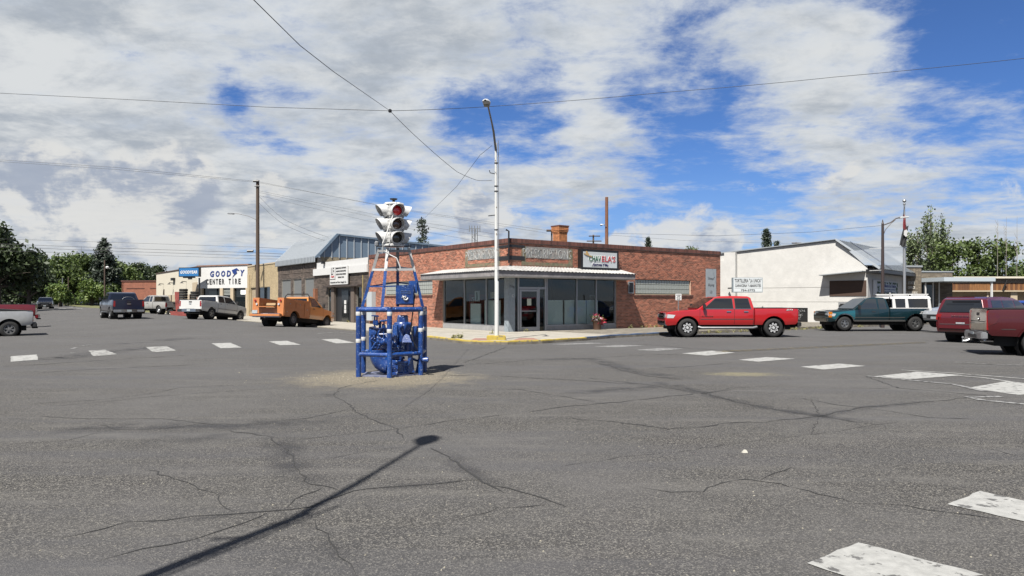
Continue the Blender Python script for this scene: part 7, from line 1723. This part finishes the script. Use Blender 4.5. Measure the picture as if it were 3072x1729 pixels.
for k in range(14):
    px = random.uniform(1116, 1162); y = random.uniform(986, 1046); p = q_(px, y, Yp-.24); r = random.uniform(.015, .035)
    if k % 2: mb.lathe([(0, -.04), (r, -.03), (r, .03), (0, .04)], p, 'y', 8)
    else: mb.tube([p, p+Vector((random.uniform(-.12, .12), -.03, random.uniform(-.15, .15))), p+Vector((random.uniform(-.1, .2), .02, -.12))], r*.6, 6)
mb.build('fittings', PB, eng, smooth=True)['kind'] = 'stuff'
mb = MB(); p = q_(1152, 1030, Yp-.2); mb.lathe([(.0, -.02), (.14, 0), (.16, .1), (.10, .2), (.05, .24)], p, 'y', 14); mb.build('gear_housing', PB, eng, smooth=True)
mb = MB(); mb.tube([q_(1146, 1030, Yp-.25), q_(1160, 1022, Yp-.35), q_(1172, 1030, Yp-.32), q_(1184, 1036, Yp-.2)], [.05, .075, .07, .05], 10); mb.build('drive_shaft', PB, eng, smooth=True)
for px, zt, w_, pb in ((1124, 947.5, 20, 982), (1131, 949, 13, 978), (1152, 962, 26, 980)):
    mb = MB(); p = q_(px, zt, Yp-.1); kk = Yp/FP
    mb.tube([p, q_(px, pb, Yp-.1)], .018, 6); mb.lathe([(.0, -.012), (w_*kk/2, -.012), (w_*kk/2, .012), (0, .012)], p, 'z', 12); mb.lathe([(.035, -.1), (.04, -.16), (.035, -.2)], p, 'z', 8); mb.build('hand_wheel', PB, eng, smooth=True)
mb = MB(); mb.tube([q_(1138, 966, Yp), q_(1162, 961, Yp)], .022, 8); mb.tube([q_(1140, 984, Yp), q_(1140, 968, Yp)], .03, 8); mb.tube([q_(1150, 984, Yp), q_(1150, 972, Yp)], .035, 8); mb.build('pipework', PB, eng, smooth=True)
# gear head in the middle-right
gx = q_(1207, 0, Yp).x; Zp = lambda y: EYE-(y-HY)/FP*Yp
MB().lathe([(.0, Zp(946)), (.105, Zp(946)), (.12, Zp(950)), (.13, Zp(966))], (gx, Yp+.05, 0), 'z', 6).build('gear_cap', PB, eng)
MB().lathe([(.13, Zp(966)), (.19, Zp(968)), (.215, Zp(974)), (.20, Zp(990)), (.17, Zp(1000)), (.17, Zp(1050))], (gx, Yp+.05, 0), 'z', 18).build('gear_head', PB, eng, smooth=True)
MB().hexa([q_(1176, 1048, Yp-.18), q_(1192, 1048, Yp-.2), q_(1192, 1048, Yp+.2), q_(1176, 1048, Yp+.2), q_(1178, 972, Yp-.16), q_(1196, 970, Yp-.18), q_(1196, 970, Yp+.2), q_(1178, 972, Yp+.2)]).build('gear_case', PB, eng, bevel=.03)
MB().lathe([(0, -.06), (.035, -.05), (.045, 0), (.045, .05)], q_(1204, 980, Yp-.17), 'y', 10).build('filler_plug', PB, eng, smooth=True)
for px in (1186, 1196): MB().lathe([(0, -.03), (.03, -.02), (.03, .02)], q_(px, 1040, Yp-.2), 'y', 8).build('bolt', PB, eng)
MB().hexa([q_(1204, 1030, Yp-.32), q_(1236, 1030, Yp-.32), q_(1236, 1030, Yp+.05), q_(1204, 1030, Yp+.05), q_(1213, 1003, Yp-.25), q_(1226, 1003, Yp-.25), q_(1226, 1003, Yp+.0), q_(1213, 1003, Yp+.0)]).build('bearing_housing', PB, eng, bevel=.02)
MB().tube([q_(1224, 1030, Yp-.15), q_(1225, 1056, Yp-.12)], .035, 8).build('support_pipe', PB, eng, smooth=True)
MB().hexa([q_(1222, 1120, Yp-.12), q_(1244, 1120, Yp-.12), q_(1240, 1120, Yp+.15), q_(1222, 1120, Yp+.15), q_(1224, 1050, Yp-.1), q_(1236, 1050, Yp-.1), q_(1236, 1050, Yp+.1), q_(1224, 1050, Yp+.1)]).build('support_leg', PB, eng, bevel=.02)
MB().box(q_(1234, 0, Yp).x, q_(1262, 0, Yp).x, Yp+.1, Yp+.45, Zp(1050), Zp(980)).build('tank_box', PB, eng, bevel=.015)
MB().box(q_(1212, 0, Yp).x, q_(1240, 0, Yp).x, Yp-.05, Yp+.35, Zp(1056), Zp(1004)).build('rear_block', PB, eng, bevel=.02)
mb = MB(); mb.tube([q_(1236, 1076, Yp), q_(1250, 1082, Yp+.1), q_(1276, 1080, Yp-.1)], .028, 8); mb.lathe([(0, -.08), (.05, -.07), (.062, 0), (.06, .05), (0, .07)], q_(1278, 1080, Yp-.12), 'x', 12); mb.build('drive_stub', PB, eng, smooth=True)
mb = MB(); mb.tube([q_(1252, 1120, Yp+.3), q_(1258, 1074, Yp+.2)], [.05, .03], 8); mb.build('rear_leg', PB, eng)
# tower on top of the guard
tw = Thing('signal_tower', 'tapered four legged steel tower white above and blue below carrying the old signal', 'tower', (PUMP[0], PUMP[1], ztop))
Zt_ = EYE+(HY-741)/FP*Yp
def leg(x0, y0, Y0, x1, y1, Y1, nm):
    a, b = q_(x0, y0, Y0), q_(x1, y1, Y1)
    zc = EYE+(HY-815)/FP*Yp; t = (zc-a.z)/(b.z-a.z); m_ = a.lerp(b, t)
    def ang(p, q, mt, n_):
        w = .065; d = .012; mb = MB()
        mb.hexa([p+Vector((-w/2, 0, 0)), p+Vector((w/2, 0, 0)), p+Vector((w/2, d, 0)), p+Vector((-w/2, d, 0)), q+Vector((-w/2, 0, 0)), q+Vector((w/2, 0, 0)), q+Vector((w/2, d, 0)), q+Vector((-w/2, d, 0))])
        mb.hexa([p+Vector((-w/2, d, 0)), p+Vector((-w/2+d, d, 0)), p+Vector((-w/2+d, w, 0)), p+Vector((-w/2, w, 0)), q+Vector((-w/2, d, 0)), q+Vector((-w/2+d, d, 0)), q+Vector((-w/2+d, w, 0)), q+Vector((-w/2, w, 0))]); mb.build(n_, mt, tw)
    ang(a, m_, PB, 'leg'); ang(m_, b, GRYP if nm in 'lb' else PW, 'leg')
leg(1087, 920, 15.95, 1138, 744, 15.9, 'l'); leg(1146, 922, 15.5, 1163, 744, 15.72, 'f'); leg(1268, 920, 16.1, 1226, 744, 15.95, 'r'); leg(1193, 920, 16.65, 1193, 744, 16.15, 'b')
def hring(y, pts, mt, nm, th=.035):
    P_ = [q_(*p) for p in pts]
    for a, b in zip(P_, P_[1:]+P_[:1]): MB().hexa([a, b, b+Vector((0, .012, 0)), a+Vector((0, .012, 0)), a+Vector((0, 0, th)), b+Vector((0, 0, th)), b+Vector((0, .012, th)), a+Vector((0, .012, th))]).build(nm, mt, tw)
hring(0, [(1117, 813, 15.92), (1157, 813, 15.62), (1246, 812, 16.02), (1193, 806, 16.35)], PW, 'brace', .05); hring(0, [(1134, 757, 15.9), (1162, 757, 15.7), (1231, 757, 15.95), (1193, 756, 16.15)], GRYP, 'brace', .05)
hring(0, [(1103, 862, 15.94), (1152, 862, 15.56), (1255, 858, 16.06), (1193, 850, 16.5)], PB, 'brace', .03)
P_ = [q_(1129, 741, 15.9), q_(1166, 742, 15.62), q_(1234, 741, 15.95), q_(1196, 740, 16.3)]
MB().prism([p for p in P_], (0, 0, .03)).build('platform', DARK, tw)
# control box
bx = MB(); bx.hexa([q_(1187, 915, 15.72), q_(1241, 916, 15.85), q_(1244, 916, 16.1), q_(1192, 915, 16.0), q_(1187, 858, 15.72), q_(1241, 857, 15.85), q_(1244, 857, 16.1), q_(1192, 858, 16.0)])
cb = Thing('control_box', 'chipped blue steel control box with a white curl emblem hung on the tower', 'control box', q_(1215, 915, 15.85)); bx.build('case', PB, cb, bevel=.02)
mb = MB(); fA, fB = q_(1194, 912, 15.70), q_(1240, 912, 15.815); fz_ = Vector((0, 0, .335)); mb.hexa([fA, fB, fB+Vector((0, .02, 0)), fA+Vector((0, .02, 0)), fA+fz_, fB+fz_, fB+fz_+Vector((0, .02, 0)), fA+fz_+Vector((0, .02, 0))]); mb.build('lid', PB, cb, bevel=.008)
rr_ = (fB-fA).normalized(); ctr = fA.lerp(fB, .5)
mb = MB(); cc = ctr+Vector((0, -.012, .13)); mb.tube([cc+rr_*(.045*math.cos(a))+Vector((0, 0, .045*math.sin(a))) for a in [math.pi*(.65+1.45*i/10) for i in range(11)]], [.008]+[.018]*9+[.008], 6); mb.tube([cc+rr_*-.08+Vector((0, 0, .0)), cc+rr_*-.055+Vector((0, 0, .06))], .009, 5); mb.tube([cc+rr_*.0+Vector((0, 0, .0)), cc+rr_*.005+Vector((0, 0, .05))], .012, 5); mb.build('emblem', PW, cb, smooth=True)
for tx, z in (('CUTLER', .28), ('HAMMER', .235)): put_text(cb, tx, ctr+Vector((0, 0, z)), rr_, .22, .025, pm('faint_blue_letter', (.10, .17, .36), .6))
tb_ = MB(); tb_.hexa([q_(1229, 880, 15.95), q_(1252, 880, 16.0), q_(1252, 880, 16.15), q_(1229, 880, 16.1), q_(1226, 843, 15.95), q_(1252, 843, 16.0), q_(1252, 843, 16.15), q_(1226, 843, 16.1)]); tb_.build('side_box', PB, cb, bevel=.01)
cbl = MB(); cbl.tube([q_(1245, 885, 15.95), q_(1240, 920, 15.9), q_(1233, 985, 15.8), q_(1238, 1020, 15.7), q_(1250, 1045, 15.7)], .014, 6)
single('hanging_cable', cbl, BLACK, 'black cable hanging from the control box through the blue rail', 'cable', q_(1245, 885, 15.95), normals=False)
cbl = MB(); cbl.tube([q_(1181, 610, 15.72), q_(1181, 640, 15.68), q_(1160, 700, 15.55), q_(1148, 730, 15.5), q_(1150, 752, 15.55), q_(1170, 765, 15.6), q_(1190, 775, 15.6), q_(1200, 800, 15.6), q_(1201, 808, 15.6)], .014, 6)
single('signal_cable', cbl, PW, 'white painted cable looping down over the old traffic signal', 'cable', q_(1181, 610, 15.6), normals=False)
lk = MB(); lk.lathe([(0, 0), (.05, .02), (.05, .09), (.02, .12)], q_(1130, 740, 15.9), 'z', 8); single('small_lamp', lk, STEEL, 'small grey fitting on the left edge of the tower platform', 'fitting', q_(1130, 740, 15.9))
# four-way signal: body with three tiers, visored lenses on each face
sg_ = Thing('traffic_signal', 'old white four way traffic signal with hooded lenses and a red top light', 'traffic signal', q_(1181, 739, 15.9))
sc_ = q_(1181, 739, 15.9); kk = 15.9/FP; zb_s = sc_.z+.02; tier = (739-618)/3*kk
ang0 = R(28)      # face A looks toward camera and right
RL, GL_, AM, CLR = pm('signal_red_lens', (.85, .010, .02), .15, coat=1), pm('signal_dark_lens', (.010, .012, .012), .1, coat=1), pm('signal_amber_lens', (.07, .025, .015), .15, coat=1), None
bw = .19
def loc_(a, b, z, th): # a along face right, b outward
    n = Vector((math.sin(th), -math.cos(th), 0)); r_ = Vector((math.cos(th), math.sin(th), 0)); return Vector((sc_.x, sc_.y, 0))+n*b+r_*a+Vector((0, 0, z))
core = MB()
for t in range(3):
    z0 = zb_s+t*tier+.012; z1 = z0+tier-.024
    c_ = [loc_(a, b, 0, ang0) for a, b in ((-bw, bw), (bw, bw), (bw, -bw), (-bw, -bw))]
    MB().hexa([c+Vector((0, 0, z0)) for c in c_]+[c+Vector((0, 0, z1)) for c in c_]).build('housing', SIG, sg_, bevel=.045, smooth=True)
MB().lathe([(.17, zb_s-.03), (.17, zb_s+3*tier-.02), (.0, zb_s+3*tier-.02)], (sc_.x, sc_.y, 0), 'z', 8).build('core', SIG, sg_)
MB().lathe([(.22, zb_s+3*tier-.012), (.23, zb_s+3*tier+.01), (.21, zb_s+3*tier+.04), (.06, zb_s+3*tier+.06), (0, zb_s+3*tier+.06)], (sc_.x, sc_.y, 0), 'z', 8).build('top_plate', SIG, sg_)
MB().lathe([(.03, zb_s+3*tier+.06), (.03, zb_s+3*tier+.10), (.07, zb_s+3*tier+.11), (.09, zb_s+3*tier+.14), (.02, zb_s+3*tier+.15), (0, zb_s+3*tier+.155)], (sc_.x, sc_.y, 0), 'z', 8).build('top_fitting', BLACK, sg_)
MB().lathe([(.26, zb_s-.035), (.27, zb_s-.0), (.24, zb_s+.02)], (sc_.x, sc_.y, 0), 'z', 8, cap=True).build('bottom_plate', SIG, sg_)
for fi, th in enumerate((ang0, ang0-R(90), ang0+R(90), ang0+R(180))):
    n = Vector((math.sin(th), -math.cos(th), 0)); r_ = Vector((math.cos(th), math.sin(th), 0))
    for t in range(3):
        cz_ = zb_s+(t+.52)*tier; rad = .120; c = Vector((sc_.x, sc_.y, cz_))+n*.16
        dk = MB(); ls = MB(); 
        for (rr2, out), mb in (((rad+.03, .04), dk),):
            a_ = [c+n*o_+(r_*math.cos(k*math.pi/10)+Vector((0, 0, 1))*math.sin(k*math.pi/10))*q2 for o_, q2 in ((-.02, rr2), (.055, rr2), (.06, rad-.004)) for k in range(20)]
            mb.v = [tuple(x) for x in a_]
            for i in range(2):
                for k in range(20): mb.f.append((i*20+k, i*20+(k+1) % 20, (i+1)*20+(k+1) % 20, (i+1)*20+k))
        dk.build('lens_ring', SIG, sg_, smooth=True)
        rows = [(0.0, rad), (.018, rad*.75), (.028, rad*.4), (.032, .001)]
        ls.v = [tuple(c+n*(.045+o_)+(r_*math.cos(k*math.pi/8)+Vector((0, 0, 1))*math.sin(k*math.pi/8))*q2) for o_, q2 in rows for k in range(16)]
        for i in range(3):
            for k in range(16): ls.f.append((i*16+k, i*16+(k+1) % 16, (i+1)*16+(k+1) % 16, (i+1)*16+k))
        ls.build('lens', {2: RL if fi == 0 else AM, 1: AM, 0: GL_}[t], sg_, smooth=True)
        vz = MB(); nk = 20; a0, a1 = R(-50), R(230)
        for k in range(nk+1):
            a = a0+(a1-a0)*k/nk; up = max(0, math.sin(a)); ln = .045+.155*(.5+.5*math.sin(a))**1.1
            dr_ = r_*math.cos(a)+Vector((0, 0, 1))*math.sin(a)
            for rr2 in (rad+.012, rad+.024):
                vz.v += [tuple(c+n*.05+dr_*rr2), tuple(c+n*(.05+ln)+dr_*(rr2*(1.0))-Vector((0, 0, .08*ln)))]
        for k in range(nk):
            o_ = 4*k; vz.f += [(o_, o_+1, o_+5, o_+4), (o_+2, o_+3, o_+7, o_+6), (o_+1, o_+3, o_+7, o_+5)]
        vz.build('visor', SIG, sg_, smooth=True)

# ------------------------------------------------------------------ small things
# planter
pt = F1.pt(-.45, 5.4, .12); pl2 = Thing('flower_tub', 'brown tub of bright red and white petunias in front of the shop window', 'planter', pt)
MB().lathe([(0, 0), (.19, 0), (.235, .42), (.25, .44), (.25, .48), (.20, .48), (.19, .42), (0, .42)], pt, 'z', 16).build('tub', pm('tub_brown', (.10, .05, .03), .7), pl2, smooth=True)
rg = np.random.default_rng(9); 
cs = rg.normal(0, 1, (70, 3))*[.16, .14, .10]+[0, 0, .56]; v, f = leaves(cs+np.array(pt), 7, .03, .035, 4, .8); child('leaves', np_mesh('leaves', v, f, LF1, pt), pl2, 'stuff')
for nm, c_, mt, n_ in (('red_petals', (.22, -.08, .46), pm('petal_red', (.55, .02, .06), .6), 90), ('red_petals', (-.08, -.02, .66), pm('petal_dark_red', (.35, .01, .05), .6), 30), ('white_petals', (-.02, -.08, .58), pm('petal_white', (.7, .55, .58), .6), 40)):
    cs = rg.normal(0, 1, (n_, 3))*[.11, .09, .10]+np.array([0, 0, c_[2]])+np.array(V*c_[0]-U*.0)+np.array([0, c_[1], 0]); v, f = leaves(cs+np.array(pt), 4, .02, .033, n_, .9); child(nm, np_mesh(nm, v, f, mt, pt), pl2, 'stuff')
# parking sign
p = F1.pt(-4.3, 9.3, .12); pp = at(2035, p.y); ps = Thing('parking_sign', 'small white parking notice on a thin post in front of the brick wall', 'sign', (pp.x, pp.y, .12)); kk = p.y/FP
MB().tube([(pp.x, pp.y, .12), (pp.x, pp.y, EYE+(HY-884)*kk)], .025, 6).build('post', STEEL, ps)
sx_ = 9*kk; MB().box(pp.x-sx_, pp.x+sx_, pp.y-.035, pp.y-.027, EYE-(901-HY)*kk, EYE+(HY-882)*kk).build('sign_plate', WHT, ps)
for i, (tx, w_) in enumerate((('NO PARKING', .22), ('2 AM', .14), ('TO 6 AM', .2), ('ANY DAY', .18))): put_text(ps, tx, (pp.x, pp.y-.036, EYE+(HY-885.5-4.2*i)*kk), (1, 0, 0), w_, .038, TXTK, off=.01)
# tyre display rack
o = at(575, 68.5); gz = gh(o.x, o.y); rk_ = Thing('tyre_rack', 'low red steel trailer rack at the kerb by the tyre shop', 'rack', (o.x, o.y, gz)); RDM = pm('rusty_red', (.26, .05, .04), .7, var=.3)
FR_ = Frame((o.x, o.y, 0), (1, -.12, 0), (.12, 1, 0))
MB().fbox(FR_, -3.9, 1.0, -.1, .1, gz+.05, gz+.75).build('front_panel', RDM, rk_) if False else None
MB().fbox(FR_, -1.6, 1.2, -1.0, 1.0, gz+.45, gz+.55).build('deck', RDM, rk_); MB().fbox(FR_, -1.5, 1.1, -1.05, -.98, gz+.1, gz+.55).build('side_rail', RDM, rk_)
MB().fbox(FR_, 1.1, 1.18, -1.0, 1.0, gz+.5, gz+1.9).build('end_panel', pm('red_mesh_panel', (.25, .08, .06), .8, col2=(.5, .4, .35), vscale=7), rk_); MB().prism([FR_.pt(-1.6, 0, gz+.5), FR_.pt(-1.2, 0, gz+.5), FR_.pt(-1.3, 0, gz+2.4), FR_.pt(-1.75, 0, gz+2.4)], FR_.v*.1).build('end_panel', RDM, rk_)
for a in (-1.3,): MB().lathe([(.15, -.1), (.33, -.12), (.36, 0), (.33, .12), (.15, .1)], FR_.pt(a-.5, -.6, gz+.35), 'y', 16).build('wheel', TYRE, rk_)
tyre_me = None; cnt = 0
for cxx, n_, cy_ in ((-.72, 9, -.2), (.45, 7, -.1), (.0, 8, .5)):
    for k in range(n_):
        c = FR_.pt(cxx+random.uniform(-.03, .03), cy_, gz+.56+.125+k*.235)
        if tyre_me is None: tyre_me = MB().lathe([(.20, -.08), (.24, -.11), (.35, -.11), (.385, -.07), (.39, 0), (.385, .07), (.35, .11), (.24, .11), (.20, .08)], (0, 0, 0), 'z', 20).mesh('tyre', TYRE, smooth=True)
        t_ = bpy.data.objects.new('tyre', tyre_me); COL.objects.link(t_); t_.location = c; cnt += 1
        which = {-.72: 'left', .45: 'right', .0: 'rear'}[cxx]
        ordn = ('lowest', 'second', 'third', 'fourth', 'fifth', 'sixth', 'seventh', 'eighth', 'ninth')[k]
        t_['label'] = 'black tyre, %s from the bottom in the %s stack on the red rack' % (ordn, which) if k else 'black tyre, lowest in the %s stack on the red rack' % which
        t_['category'] = 'tyre'; t_['group'] = 'tyres stacked on the red rack'
# white camper under the far trees
p = at(263, 158); z = gh(p.x, p.y); cm = Thing('camper', 'small white camper shell parked under the far left trees', 'camper', (p.x, p.y, z)); k = 158/FP
MB().box(p.x-1.1, p.x+1.0, p.y, p.y+3, z+.5, z+3.4).build('body', WHT, cm, bevel=.2); MB().box(p.x-.7, p.x+.3, p.y-.02, p.y+.02, z+1.0, z+2.9).build('opening', BLACK, cm); MB().box(p.x+.2, p.x+3.2, p.y-.5, p.y+1, z+.5, z+1.0).build('trailer_deck', STEEL, cm)
# weeds along kerbs and walls
cs = []
for i in range(60):
    t = random.uniform(5.5, 24); q = F1.pt(-5.0, t, .02); cs.append([q.x+random.uniform(-.1, .1), q.y+random.uniform(-.12, .12), .03+random.random()*.08])
for i in range(26): q = F1.pt(-.12, random.uniform(8.0, 15.5), .13); cs.append([q.x, q.y, .16+random.random()*.06])
for px, py, n_ in ((1372, 1025, 14), (1590, 1003, 5), (1480, 1010, 3)):
    for i in range(n_): q = G(px+random.uniform(-16, 16), py); cs.append([q.x, q.y, .10+random.random()*.12])
for a in (19.3, 17.4, 22.4): q = F1.pt(a, -.15, .15); cs += [[q.x, q.y, .2]]*3
v, f = leaves(np.array(cs), 12, .05, .06, 8, .35)
o = bpy.data.objects.new('weeds', np_mesh('weeds', v, f, leaf_mat('weed', (.12, .13, .04), (.22, .19, .08)), (0, 0, 0))); COL.objects.link(o); o['kind'] = 'stuff'
